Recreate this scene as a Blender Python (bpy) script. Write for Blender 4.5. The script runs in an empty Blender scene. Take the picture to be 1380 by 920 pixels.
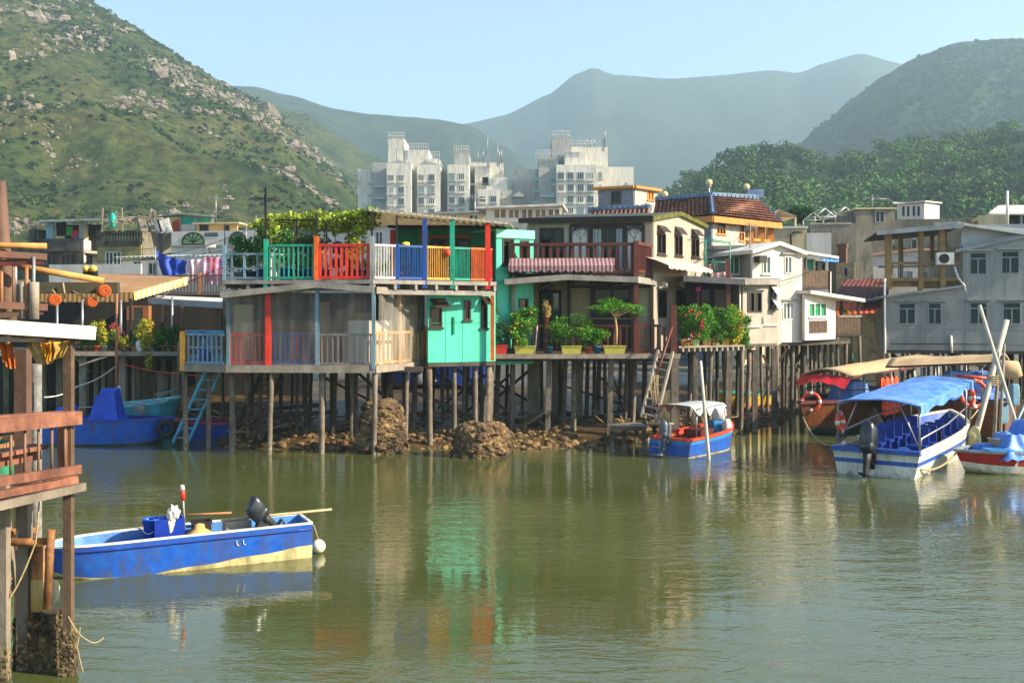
import bpy, math, random
import numpy as np
from mathutils import Vector, Matrix, noise
random.seed(7); np.random.seed(7)
scene = bpy.context.scene
COL = scene.collection
F, CX, CY, H = 1400.0, 690.0, 420.0, 4.6      # focal length in photo pixels, principal point, eye height (m)

def P(px, py, Y): return Vector(((px-CX)/F*Y, Y, H-(py-CY)/F*Y))
def XY(px, Y): return ((px-CX)/F*Y, Y)
def WP(px, py, z=0.0):
    Y = (H-z)*F/(py-CY); return Vector(((px-CX)/F*Y, Y, z))
def lin(h):
    h = h.lstrip('#'); o = []
    for i in (0, 2, 4):
        v = int(h[i:i+2], 16)/255; o.append(v/12.92 if v <= .04045 else ((v+.055)/1.055)**2.4)
    return o
U = random.uniform
WL = {}                                          # world location of every thing and part

# ------------------------------------------------------------------ planes
class PL:
    """vertical plane through two ground points; a = along, o = outward (to the viewer), z = up"""
    def __init__(s, a, b):
        s.p = Vector((a[0], a[1])); d = Vector((b[0], b[1]))-s.p
        s.w = d.length; s.u = d/s.w; s.n = Vector((s.u.y, -s.u.x))
    def a(s, px):
        dx, dy = (px-CX)/F, 1.0
        det = dx*(-s.u.y)-(-s.u.x)*dy
        t = (s.p.x*(-s.u.y)+s.u.x*s.p.y)/det
        return (Vector((dx*t, dy*t))-s.p).dot(s.u)
    def Y(s, px):
        return s.p.y+s.u.y*s.a(px)
    def z(s, px, py): return H-(py-CY)/F*s.Y(px)
    def pt(s, a, o, z):
        q = s.p+s.u*a+s.n*o; return Vector((q.x, q.y, z))
    def at(s, px, py, o=0.0): return s.pt(s.a(px), o, s.z(px, py))
    def rect(s, r):
        a0, a1 = s.a(r[0]), s.a(r[2]); m = (r[0]+r[2])/2
        return a0, a1, s.z(m, r[3]), s.z(m, r[1])
    def off(s, o):
        q = PL((0, 0), (1, 0)); q.p = s.p+s.n*o; q.u = s.u; q.n = s.n; q.w = s.w; return q
def PLpx(pa, Ya, pb, Yb): return PL(XY(pa, Ya), XY(pb, Yb))

# ------------------------------------------------------------------ mesh builder
class MB:
    def __init__(s, local=False):
        s.v = []; s.f = []; s.sm = []; s.mi = []; s.local = local; s.cm = 0
    def add(s, vs, fs, smooth=False, mi=None):
        b = len(s.v); s.v += [tuple(x) for x in vs]
        for f in fs:
            s.f.append(tuple(b+i for i in f)); s.sm.append(smooth); s.mi.append(s.cm if mi is None else mi)
        return s
    def q(s, *pts, mi=None): return s.add(pts, [tuple(range(len(pts)))], mi=mi)
    def hexa(s, c):                               # 8 corners, bottom ring then top ring
        return s.add(c, [(3, 2, 1, 0), (4, 5, 6, 7), (0, 1, 5, 4), (1, 2, 6, 5), (2, 3, 7, 6), (3, 0, 4, 7)])
    def box(s, x0, x1, y0, y1, z0, z1):
        return s.hexa([(x0, y0, z0), (x1, y0, z0), (x1, y1, z0), (x0, y1, z0), (x0, y0, z1), (x1, y0, z1), (x1, y1, z1), (x0, y1, z1)])
    def obox(s, c, sz, rz=0, rx=0, ry=0):
        R = Matrix.Rotation(rz, 3, 'Z') @ Matrix.Rotation(ry, 3, 'Y') @ Matrix.Rotation(rx, 3, 'X'); c = Vector(c)
        h = [x/2 for x in sz]
        return s.hexa([c+R @ Vector((i*h[0], j*h[1], k*h[2])) for k in (-1, 1) for i, j in ((-1, -1), (1, -1), (1, 1), (-1, 1))])
    def pbox(s, pl, a0, a1, o0, o1, z0, z1):
        return s.hexa([pl.pt(a, o, z) for z in (z0, z1) for a, o in ((a0, o1), (a1, o1), (a1, o0), (a0, o0))])
    def bar(s, p0, p1, w, h=None, w1=None):
        p0, p1 = Vector(p0), Vector(p1); h = h or w; k = (w1 or w)/w
        d = (p1-p0).normalized(); up = Vector((0, 0, 1)) if abs(d.z) < .95 else Vector((0, 1, 0))
        x = d.cross(up).normalized(); y = x.cross(d).normalized()
        r = lambda p, m: [p+x*(i*w/2*m)+y*(j*h/2*m) for i, j in ((-1, -1), (1, -1), (1, 1), (-1, 1))]
        return s.add(r(p0, 1)+r(p1, k), [(3, 2, 1, 0), (4, 5, 6, 7), (0, 1, 5, 4), (1, 2, 6, 5), (2, 3, 7, 6), (3, 0, 4, 7)])
    def tube(s, pts, r, n=8, caps=True):
        pts = [Vector(p) for p in pts]; m = len(pts)
        rs = r if isinstance(r, (list, tuple)) else [r]*m
        rings = []; x = None
        for i, p in enumerate(pts):
            d = (pts[min(i+1, m-1)]-pts[max(i-1, 0)])
            d = d.normalized() if d.length > 1e-9 else Vector((0, 0, 1))
            if x is None:
                up = Vector((0, 0, 1)) if abs(d.z) < .9 else Vector((1, 0, 0)); x = d.cross(up).normalized()
            else:
                x = (x-d*x.dot(d)).normalized()
            y = d.cross(x)
            rings.append([p+(x*math.cos(2*math.pi*k/n)+y*math.sin(2*math.pi*k/n))*rs[i] for k in range(n)])
        return s.loft(rings, closed=True, caps=caps, smooth=True)
    def loft(s, rings, closed=True, caps=False, smooth=True, mis=None):
        n = len(rings[0]); vs = [v for r in rings for v in r]; b = len(s.v); s.v += [tuple(x) for x in vs]
        for i in range(len(rings)-1):
            for k in range(n if closed else n-1):
                k2 = (k+1) % n
                s.f.append((b+i*n+k, b+i*n+k2, b+(i+1)*n+k2, b+(i+1)*n+k)); s.sm.append(smooth)
                s.mi.append(mis[k] if mis else s.cm)
        if caps:
            s.f.append(tuple(b+k for k in reversed(range(n)))); s.sm.append(False); s.mi.append(s.cm)
            s.f.append(tuple(b+(len(rings)-1)*n+k for k in range(n))); s.sm.append(False); s.mi.append(s.cm)
        return s
    def lathe(s, prof, c=(0, 0, 0), n=14, smooth=True):
        c = Vector(c)
        return s.loft([[c+Vector((r*math.cos(2*math.pi*k/n), r*math.sin(2*math.pi*k/n), z)) for k in range(n)] for r, z in prof], True, True, smooth)
    def prism(s, poly, ext):                      # planar polygon extruded along a vector
        e = Vector(ext); a = [Vector(p) for p in poly]; n = len(a)
        return s.add(a+[p+e for p in a], [tuple(range(n)), tuple(range(2*n-1, n-1, -1))]+[(i, i+n, (i+1) % n+n, (i+1) % n) for i in range(n)])
    def pprism(s, pl, poly, o0, o1):
        n = pl.n*(o0-o1); return s.prism([pl.pt(a, o1, z) for a, z in poly], (n.x, n.y, 0))
    def panel(s, pl, a0, a1, z0, z1, holes=(), th=.12):
        xs = sorted({a0, a1, *[h[0] for h in holes], *[h[1] for h in holes]}); zs = sorted({z0, z1, *[h[2] for h in holes], *[h[3] for h in holes]})
        xs = [x for x in xs if a0 <= x <= a1]; zs = [z for z in zs if z0 <= z <= z1]
        inh = lambda a, z: any(h[0] < a < h[1] and h[2] < z < h[3] for h in holes)
        for i in range(len(xs)-1):
            for j in range(len(zs)-1):
                if inh((xs[i]+xs[i+1])/2, (zs[j]+zs[j+1])/2): continue
                A, B, C, D = xs[i], xs[i+1], zs[j], zs[j+1]
                s.q(pl.pt(A, 0, C), pl.pt(B, 0, C), pl.pt(B, 0, D), pl.pt(A, 0, D)); s.q(pl.pt(A, -th, C), pl.pt(A, -th, D), pl.pt(B, -th, D), pl.pt(B, -th, C))
        for h, sg in [((a0, a1, z0, z1), 1)]+[(h, -1) for h in holes]:
            A, B, C, D = max(h[0], a0), min(h[1], a1), max(h[2], z0), min(h[3], z1)
            for (x, z), (x2, z2) in (((A, C), (B, C)), ((B, C), (B, D)), ((B, D), (A, D)), ((A, D), (A, C))):
                s.q(pl.pt(x, 0, z), pl.pt(x, -th, z), pl.pt(x2, -th, z2), pl.pt(x2, 0, z2))
        return s
    def blob(s, c, r, sub=2, amp=.2, freq=1.5, seed=0, flat=None):
        vs, fs = ico(sub); c = Vector(c); r = Vector(r) if not isinstance(r, (int, float)) else Vector((r, r, r)); out = []
        for v in vs:
            k = 1+amp*noise.noise(v*freq+Vector((seed*7.3, seed*3.1, seed*1.7)))+.5*amp*noise.noise(v*freq*2.7+Vector((seed, 5, 9)))
            p = Vector((v.x*r.x, v.y*r.y, v.z*r.z))*k
            if flat is not None and p.z < flat*r.z: p.z = flat*r.z
            out.append(c+p)
        return s.add(out, fs, smooth=True)
    def rbox(s, c, sz, rz=0, rx=0, ry=0, p=.35, sub=3, wob=.03):      # box with well rounded edges
        vs, fs = ico(sub); R = Matrix.Rotation(rz, 3, 'Z') @ Matrix.Rotation(ry, 3, 'Y') @ Matrix.Rotation(rx, 3, 'X'); c = Vector(c); out = []
        for v in vs:
            q = Vector([math.copysign(abs(x)**p, x) for x in v]); q = q/max(1, max(abs(x) for x in q))*(1+wob*noise.noise(v*2+c))
            out.append(c+R @ Vector((q.x*sz[0]/2, q.y*sz[1]/2, q.z*sz[2]/2)))
        return s.add(out, fs, True)
    def leaves(s, pts, size, asp=.5, mi=None, up=.3, jit=.35, nrm=None):
        pts = np.asarray(pts, float); n = len(pts)
        if n == 0: return s
        d = np.random.normal(size=(n, 3)); d[:, 2] = d[:, 2]*.7+up
        if nrm is not None: d = d*.45+nrm
        d /= np.linalg.norm(d, axis=1)[:, None]
        r = np.random.normal(size=(n, 3)); e = np.cross(d, r); e /= np.linalg.norm(e, axis=1)[:, None]+1e-9
        L = size*(1+np.random.uniform(-jit, jit, n))[:, None]
        f = np.cross(d, e) if nrm is not None else d
        nn = (d if nrm is not None else np.cross(d, e))*L*.12
        q = np.stack([pts-f*L*.5, pts+e*L*asp*.5+nn, pts+f*L*.5, pts-e*L*asp*.5+nn], 1).reshape(-1, 3)
        b = len(s.v); s.v += [tuple(x) for x in q.tolist()]
        m = s.cm if mi is None else mi
        for i in range(n):
            s.f.append((b+4*i, b+4*i+1, b+4*i+2, b+4*i+3)); s.sm.append(False); s.mi.append(m)
        return s
    def to(s, name, mats, parent=None, loc=None, label=None, cat=None, group=None, kind=None):
        v = np.array(s.v, float) if s.v else np.zeros((0, 3))
        if parent is not None: org = Vector((0, 0, 0)) if s.local else WL[parent]
        elif s.local: org = Vector((0, 0, 0))
        else:
            lo, hi = v.min(0), v.max(0)
            org = Vector(loc) if loc is not None else Vector(((lo[0]+hi[0])/2, (lo[1]+hi[1])/2, lo[2]))
        if not s.local: v = v-np.array(org)
        me = bpy.data.meshes.new(name); me.from_pydata(v.tolist(), [], s.f)
        mats = mats if isinstance(mats, (list, tuple)) else [mats]
        for m in mats: me.materials.append(m)
        me.polygons.foreach_set('use_smooth', s.sm)
        if len(mats) > 1: me.polygons.foreach_set('material_index', s.mi)
        me.update()
        o = bpy.data.objects.new(name, me); COL.objects.link(o)
        if parent is not None: o.parent = parent; WL[o] = org if not s.local else WL.get(parent)
        else: o.location = org; WL[o] = org
        if parent is not None and s.local and loc is not None: o.location = loc
        tag(o, label, cat, group, kind); return o
_ico = {}
def ico(sub):
    if sub in _ico: return _ico[sub]
    t = (1+5**.5)/2
    vs = [Vector(x).normalized() for x in ((-1, t, 0), (1, t, 0), (-1, -t, 0), (1, -t, 0), (0, -1, t), (0, 1, t), (0, -1, -t), (0, 1, -t), (t, 0, -1), (t, 0, 1), (-t, 0, -1), (-t, 0, 1))]
    fs = [(0, 11, 5), (0, 5, 1), (0, 1, 7), (0, 7, 10), (0, 10, 11), (1, 5, 9), (5, 11, 4), (11, 10, 2), (10, 7, 6), (7, 1, 8), (3, 9, 4), (3, 4, 2), (3, 2, 6), (3, 6, 8), (3, 8, 9), (4, 9, 5), (2, 4, 11), (6, 2, 10), (8, 6, 7), (9, 8, 1)]
    for _ in range(sub):
        c = {}; nf = []
        def mid(a, b):
            k = (min(a, b), max(a, b))
            if k not in c: vs.append(((vs[a]+vs[b])/2).normalized()); c[k] = len(vs)-1
            return c[k]
        for a, b, d in fs:
            x, y, z = mid(a, b), mid(b, d), mid(d, a); nf += [(a, x, z), (b, y, x), (d, z, y), (x, y, z)]
        fs = nf
    _ico[sub] = (vs, fs); return _ico[sub]
def tag(o, label=None, cat=None, group=None, kind=None):
    if label: o['label'] = label
    if cat: o['category'] = cat
    if group: o['group'] = group
    if kind: o['kind'] = kind
def T(name, label, cat, loc, group=None, rz=0):
    o = bpy.data.objects.new(name, None); COL.objects.link(o); o.location = loc; o.rotation_euler = (0, 0, rz)
    o.empty_display_size = .3; WL[o] = Vector(loc); tag(o, label, cat, group); return o
def dup(root, loc, rz=0, label=None, group=None, sc=None):
    r = root.copy(); COL.objects.link(r); r.location = loc; r.rotation_euler = (0, 0, rz)
    if sc: r.scale = (sc, sc, sc)
    if label: r['label'] = label
    if group: r['group'] = group
    WL[r] = Vector(loc)
    for ch in list(root.children):
        c = ch.copy(); COL.objects.link(c); c.parent = r
        for g in list(ch.children):
            d = g.copy(); COL.objects.link(d); d.parent = c
    return r

# ------------------------------------------------------------------ materials
_M = {}
def M(name, col, rough=.7, var=.18, scale=2.0, stain=0, stcol='#3a352c', streak=.25, metal=0, bump=.0, bscale=14, spec=.4, hue=None, zs=1.0, tide=None, island=0, grain=None, trans=0, stripe=None, ss=1.6):
    """procedural surface: base colour with two noise layers, streaky stains, optional tide mark and stripes"""
    if name in _M: return _M[name]
    m = bpy.data.materials.new(name); m.use_nodes = True; nt = m.node_tree; N = nt.nodes; Lk = nt.links
    stain = min(1, stain*1.25); b = N['Principled BSDF']; b.inputs['Roughness'].default_value = rough; b.inputs['Metallic'].default_value = metal
    b.inputs['Specular IOR Level'].default_value = spec
    base = lin(col) if isinstance(col, str) else col
    tc = N.new('ShaderNodeTexCoord'); oi = N.new('ShaderNodeObjectInfo')
    ad = N.new('ShaderNodeVectorMath'); ad.operation = 'ADD'; sc_ = N.new('ShaderNodeVectorMath'); sc_.operation = 'SCALE'
    cb = N.new('ShaderNodeCombineXYZ'); Lk.new(oi.outputs['Random'], cb.inputs[0]); Lk.new(oi.outputs['Random'], cb.inputs[1])
    Lk.new(cb.outputs[0], sc_.inputs[0]); sc_.inputs['Scale'].default_value = 37
    Lk.new(tc.outputs['Object'], ad.inputs[0]); Lk.new(sc_.outputs[0], ad.inputs[1])
    def nz(scale, det=5, mp=(1, 1, 1), ro=.6):
        mpn = N.new('ShaderNodeMapping'); mpn.inputs['Scale'].default_value = mp; Lk.new(ad.outputs[0], mpn.inputs[0])
        n = N.new('ShaderNodeTexNoise'); n.inputs['Scale'].default_value = scale; n.inputs['Detail'].default_value = det; n.inputs['Roughness'].default_value = ro
        Lk.new(mpn.outputs[0], n.inputs['Vector']); return n.outputs['Fac']
    def ramp(fac, p0, p1, c0=(0, 0, 0), c1=(1, 1, 1)):
        r = N.new('ShaderNodeValToRGB'); e = r.color_ramp.elements; e[0].position = p0; e[1].position = p1
        e[0].color = (*c0, 1); e[1].color = (*c1, 1); Lk.new(fac, r.inputs[0]); return r.outputs['Color']
    def mix(f, a, bb, mode='MIX'):
        x = N.new('ShaderNodeMix'); x.data_type = 'RGBA'; x.blend_type = mode
        (Lk.new(f, x.inputs['Factor']) if not isinstance(f, (int, float)) else setattr(x.inputs['Factor'], 'default_value', f))
        for i, v in (('A', a), ('B', bb)):
            s = [q for q in x.inputs if q.name == i and q.type == 'RGBA'][0]
            if isinstance(v, (list, tuple)): s.default_value = (*v[:3], 1)
            else: Lk.new(v, s)
        return [q for q in x.outputs if q.type == 'RGBA'][0]
    lo = [max(0, x*(1-var)) for x in base]; hi = [min(1, x*(1+var)) for x in base]
    if hue: hi = lin(hue)
    c = ramp(nz(scale, 6, grain or (1, 1, zs)), .3, .7, lo, hi)
    if stripe:                                    # (axis, period m, colour, duty)
        sx = N.new('ShaderNodeSeparateXYZ'); Lk.new(tc.outputs['Object'], sx.inputs[0])
        mm = N.new('ShaderNodeMath'); mm.operation = 'MULTIPLY'; mm.inputs[1].default_value = 1/stripe[1]; Lk.new(sx.outputs[stripe[0]], mm.inputs[0])
        fr = N.new('ShaderNodeMath'); fr.operation = 'FRACT'; Lk.new(mm.outputs[0], fr.inputs[0])
        gt = N.new('ShaderNodeMath'); gt.operation = 'GREATER_THAN'; gt.inputs[1].default_value = stripe[3]; Lk.new(fr.outputs[0], gt.inputs[0])
        c = mix(gt.outputs[0], c, lin(stripe[2]))
    if stain:
        f = ramp(nz(ss, 8, (1, 1, streak), .7), .45, .66)
        k = N.new('ShaderNodeMath'); k.operation = 'MULTIPLY'; k.inputs[1].default_value = stain; Lk.new(f, k.inputs[0])
        c = mix(k.outputs[0], c, lin(stcol))
        f2 = ramp(nz(9, 8, (1, 1, streak*1.5), .75), .53, .66)
        k2 = N.new('ShaderNodeMath'); k2.operation = 'MULTIPLY'; k2.inputs[1].default_value = stain*.6; Lk.new(f2, k2.inputs[0])
        c = mix(k2.outputs[0], c, lin(stcol))
    if island:
        g = N.new('ShaderNodeNewGeometry'); hs = N.new('ShaderNodeHueSaturation')
        mr = N.new('ShaderNodeMapRange'); mr.inputs[3].default_value = 1-island; mr.inputs[4].default_value = 1+island
        Lk.new(g.outputs['Random Per Island'], mr.inputs[0]); Lk.new(mr.outputs[0], hs.inputs['Value'])
        mr2 = N.new('ShaderNodeMapRange'); mr2.inputs[3].default_value = .5-.04*island; mr2.inputs[4].default_value = .5+.03*island
        Lk.new(g.outputs['Random Per Island'], mr2.inputs[0]); Lk.new(mr2.outputs[0], hs.inputs['Hue'])
        Lk.new(c, hs.inputs['Color']); c = hs.outputs['Color']
    if tide:                                      # growth left by the tide below a height: (top z, colour, colour2)
        g = N.new('ShaderNodeNewGeometry'); sz = N.new('ShaderNodeSeparateXYZ'); Lk.new(g.outputs['Position'], sz.inputs[0])
        w = N.new('ShaderNodeMath'); w.operation = 'MULTIPLY_ADD'; w.inputs[1].default_value = 1.1; Lk.new(nz(5, 6), w.inputs[0]); Lk.new(sz.outputs['Z'], w.inputs[2])
        t0 = ramp(w.outputs[0], .0, 1.0)
        mr = N.new('ShaderNodeMapRange'); mr.inputs[1].default_value = tide[0]+.35; mr.inputs[2].default_value = tide[0]+.75; mr.inputs[3].default_value = 1; mr.inputs[4].default_value = 0
        Lk.new(w.outputs[0], mr.inputs[0])
        gc = ramp(nz(16, 6), .4, .6, lin(tide[1]), lin(tide[2]))
        c = mix(mr.outputs[0], c, gc)
    Lk.new(c, b.inputs['Base Color'])
    if trans:
        b.inputs['Subsurface Weight'].default_value = 0
        tr = N.new('ShaderNodeBsdfTranslucent'); Lk.new(c, tr.inputs['Color']); ms = N.new('ShaderNodeMixShader'); ms.inputs[0].default_value = trans
        Lk.new(b.outputs[0], ms.inputs[1]); Lk.new(tr.outputs[0], ms.inputs[2]); Lk.new(ms.outputs[0], N['Material Output'].inputs['Surface'])
    if bump:
        bp = N.new('ShaderNodeBump'); bp.inputs['Strength'].default_value = bump; bp.inputs['Distance'].default_value = .03
        Lk.new(nz(bscale, 6, grain or (1, 1, 1)), bp.inputs['Height']); Lk.new(bp.outputs[0], b.inputs['Normal'])
    _M[name] = m; return m

TIDE = (.35, '#4f4a3c', '#8f8670')
pile_m = M('pile_wood', '#75695a', .85, .4, 4, stain=.7, stcol='#3c372d', streak=.12, bump=.5, tide=TIDE)
pile_d = M('pile_dark', '#4f473b', .85, .3, 3, stain=.5, stcol='#26221c', streak=.12, bump=.5, tide=TIDE)
pile_c = M('pile_concrete', '#8a8471', .9, .22, 2, stain=.7, stcol='#57553f', streak=.3, bump=.4, tide=(.6, '#4a4636', '#6c6a4a'))
wood_g = M('grey_wood', '#8e8474', .85, .25, 3, stain=.4, stcol='#4a4238', streak=.6, bump=.4)
wood_d = M('dark_wood', '#2f241b', .8, .3, 4, stain=.3, bump=.3)
wood_r = M('red_brown_wood', '#5c2a1d', .55, .35, 4, stain=.5, stcol='#35170f', bump=.2)
wood_o = M('orange_wood', '#9c6a42', .6, .25, 3, stain=.4, stcol='#6e4426', streak=.4, bump=.3)
wood_b = M('brown_wood', '#60483a', .75, .3, 3, stain=.4, stcol='#3f2b1c', bump=.3)
steel = M('galvanised_steel', '#9a9c9b', .4, .15, 6, stain=.3, stcol='#6b5138', metal=.6)
white_p = M('white_paint', '#e2ded2', .6, .06, 2, stain=.35, stcol='#8d8574', streak=.2)
dark_p = M('black_metal', '#1d1b1a', .5, .2)
rope_m = M('rope', '#a8946a', .95, .25, 20)
glass_m = M('window_glass', '#0c1112', .12, .3, 1.5, spec=.3)
# ================================================================== camera, light, air
cam = bpy.data.cameras.new('camera'); cam.sensor_width = 36; cam.lens = F/1380*36; cam.shift_y = -40/1380
cam.clip_start = .5; cam.clip_end = 30000
co = bpy.data.objects.new('camera', cam); COL.objects.link(co); co.location = (0, 0, H); co.rotation_euler = (math.pi/2, 0, 0); scene.camera = co
SUN_AZ, SUN_EL = math.atan2(-.26, .965), math.radians(30)          # low afternoon sun from the right
sd = Vector((math.cos(SUN_AZ)*math.cos(SUN_EL), math.sin(SUN_AZ)*math.cos(SUN_EL), math.sin(SUN_EL)))
sl = bpy.data.lights.new('sun', 'SUN'); sl.energy = 5.0; sl.angle = math.radians(.5); sl.color = (1, .86, .66)
so = bpy.data.objects.new('sun', sl); COL.objects.link(so); so.rotation_euler = sd.to_track_quat('Z', 'Y').to_euler(); so.location = (60, 0, 60)
w = bpy.data.worlds.new('World'); scene.world = w; w.use_nodes = True; wn = w.node_tree.nodes
sky = wn.new('ShaderNodeTexSky'); sky.sky_type = 'NISHITA'; sky.sun_disc = False; sky.sun_elevation = SUN_EL
sky.sun_rotation = math.pi/2-SUN_AZ; sky.air_density = 1.0; sky.dust_density = .6; sky.ozone_density = 2.0
w.node_tree.links.new(sky.outputs[0], wn['Background'].inputs['Color']); wn['Background'].inputs['Strength'].default_value = .115
scene.view_settings.view_transform = 'Standard'; scene.view_settings.look = 'None'; scene.view_settings.exposure = 1.24; scene.view_settings.gamma = 1
scene.render.engine = 'CYCLES'; cy = scene.cycles
cy.use_denoising = True; cy.max_bounces = 7; cy.diffuse_bounces = 3; cy.glossy_bounces = 4; cy.transparent_max_bounces = 12; cy.transmission_bounces = 3
cy.volume_bounces = 1; cy.caustics_reflective = False; cy.caustics_refractive = False; cy.sample_clamp_indirect = 6

hm = bpy.data.materials.new('haze_air'); hm.use_nodes = True; hn = hm.node_tree; hn.nodes.remove(hn.nodes['Principled BSDF'])
pv = hn.nodes.new('ShaderNodeVolumePrincipled'); pv.inputs['Color'].default_value = (.60, .82, .96, 1); pv.inputs['Density'].default_value = 3.7e-4; pv.inputs['Anisotropy'].default_value = .2
hn.links.new(pv.outputs[0], hn.nodes['Material Output'].inputs['Volume'])
MB().box(-2600, 2600, -60, 3700, -9, 660).to('haze', hm, kind='stuff')

# ================================================================== water, ground, mud
wm = bpy.data.materials.new('harbour_water'); wm.use_nodes = True; nt = wm.node_tree; b = nt.nodes['Principled BSDF']
b.inputs['Roughness'].default_value = .035; b.inputs['IOR'].default_value = 1.6
tc = nt.nodes.new('ShaderNodeTexCoord')
def wnoise(mp, sc, det, dist=0):
    m = nt.nodes.new('ShaderNodeMapping'); m.inputs['Scale'].default_value = mp; m.inputs['Rotation'].default_value = (0, 0, .12)
    nt.links.new(tc.outputs['Object'], m.inputs[0]); n = nt.nodes.new('ShaderNodeTexNoise')
    n.inputs['Scale'].default_value = sc; n.inputs['Detail'].default_value = det; n.inputs['Distortion'].default_value = dist
    nt.links.new(m.outputs[0], n.inputs['Vector']); return n.outputs['Fac']
def wmath(op, a, c):
    n = nt.nodes.new('ShaderNodeMath'); n.operation = op
    for i, x in enumerate((a, c)):
        if isinstance(x, (int, float)): n.inputs[i].default_value = x
        else: nt.links.new(x, n.inputs[i])
    return n.outputs[0]
n1 = wnoise((.55, 1.5, 1), 1.9, 3, .5); n2 = wnoise((1, 2.2, 1), 6.5, 2, .4); n3 = wnoise((.12, .3, 1), .6, 3)
hgt = wmath('ADD', wmath('MULTIPLY', n1, 1.0), wmath('MULTIPLY', n2, .26))
amp = nt.nodes.new('ShaderNodeMapRange'); amp.inputs[1].default_value = .38; amp.inputs[2].default_value = .66; amp.inputs[3].default_value = .22; amp.inputs[4].default_value = 1.15
nt.links.new(n3, amp.inputs[0])
bp = nt.nodes.new('ShaderNodeBump'); bp.inputs['Distance'].default_value = .026; nt.links.new(hgt, bp.inputs['Height']); nt.links.new(amp.outputs[0], bp.inputs['Strength'])
nt.links.new(bp.outputs[0], b.inputs['Normal'])
r = nt.nodes.new('ShaderNodeValToRGB'); r.color_ramp.elements[0].position = .35; r.color_ramp.elements[1].position = .7
r.color_ramp.elements[0].color = (.058, .069, .020, 1); r.color_ramp.elements[1].color = (.076, .088, .028, 1); nt.links.new(n3, r.inputs[0]); nt.links.new(r.outputs[0], b.inputs['Base Color'])
MB().q((-260, -40, 0), (260, -40, 0), (260, 130, 0), (-260, 130, 0)).to('water', wm, kind='structure')

shore_px = [(-900, 62), (-300, 60), (60, 58), (150, 54), (235, 47), (262, 38.5), (310, 35.4), (380, 34.6), (460, 34.6), (520, 35.0), (600, 35.3), (690, 34.4), (760, 35.2), (830, 36.2), (880, 36.6), (930, 36.3), (975, 38.6), (1010, 40.6), (1048, 42.5), (1065, 45.5), (1085, 48), (1110, 47), (1160, 46.5), (1250, 46.5), (1400, 45), (2000, 44)]
def shore(px):
    for (a, ya), (b_, yb) in zip(shore_px, shore_px[1:]):
        if a <= px <= b_: return ya+(yb-ya)*(px-a)/(b_-a)
    return shore_px[0][1] if px < 0 else shore_px[-1][1]
def ground_z(x, y):
    px = CX+F*x/max(y, 5)
    d = y-shore(px)
    n = noise.noise(Vector((x*.35, y*.35, 0)))*.5+noise.noise(Vector((x*1.1, y*1.1, 4)))*.3+noise.noise(Vector((x*3.2, y*3.2, 8)))*.16
    if d < 0: return -.04+d*.12
    z = .05*min(d, 1.5)/1.5+.02*d+min(1, d/1.2)*(n*.24+.13)
    return z if y < 62 else z
def mudz(px, Y): x = (px-CX)/F*Y; return max(ground_z(x, Y), -1.2)
vs, fs = [], []
nx, ny = 330, 160
for j in range(ny+1):
    y = 31+(64-31)*(j/ny)**1.25
    for i in range(nx+1):
        x = -34+68*i/nx
        vs.append((x, y, ground_z(x, y)))
for j in range(ny):
    for i in range(nx):
        a = j*(nx+1)+i; fs.append((a, a+1, a+nx+2, a+nx+1))
mud_m = M('mud', '#3a3024', .4, .4, 1.3, stain=.8, stcol='#1f1a12', streak=1, bump=.9, bscale=9, hue='#6e5836', spec=.5)
g = MB(); g.add(vs, fs, True); g.to('mud_bank', mud_m, loc=(0, 40, 0), kind='structure')
# ground behind the village, one sheet reaching the horizon
gm = M('village_ground', '#5a5540', .95, .3, .4)
g = MB(); vs = []; fs = []; nx, ny = 60, 40
for j in range(ny+1):
    t = j/ny; y = 61+3500*t**3
    for i in range(nx+1):
        x = (i/nx*2-1)*(60+2300*t**1.5)
        vs.append((x, y, min(4, .1+.03*(y-61))))
for j in range(ny):
    for i in range(nx):
        a = j*(nx+1)+i; fs.append((a, a+1, a+nx+2, a+nx+1))
g.add(vs, fs, True); g.to('ground', gm, loc=(0, 100, 0), kind='structure')

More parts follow.
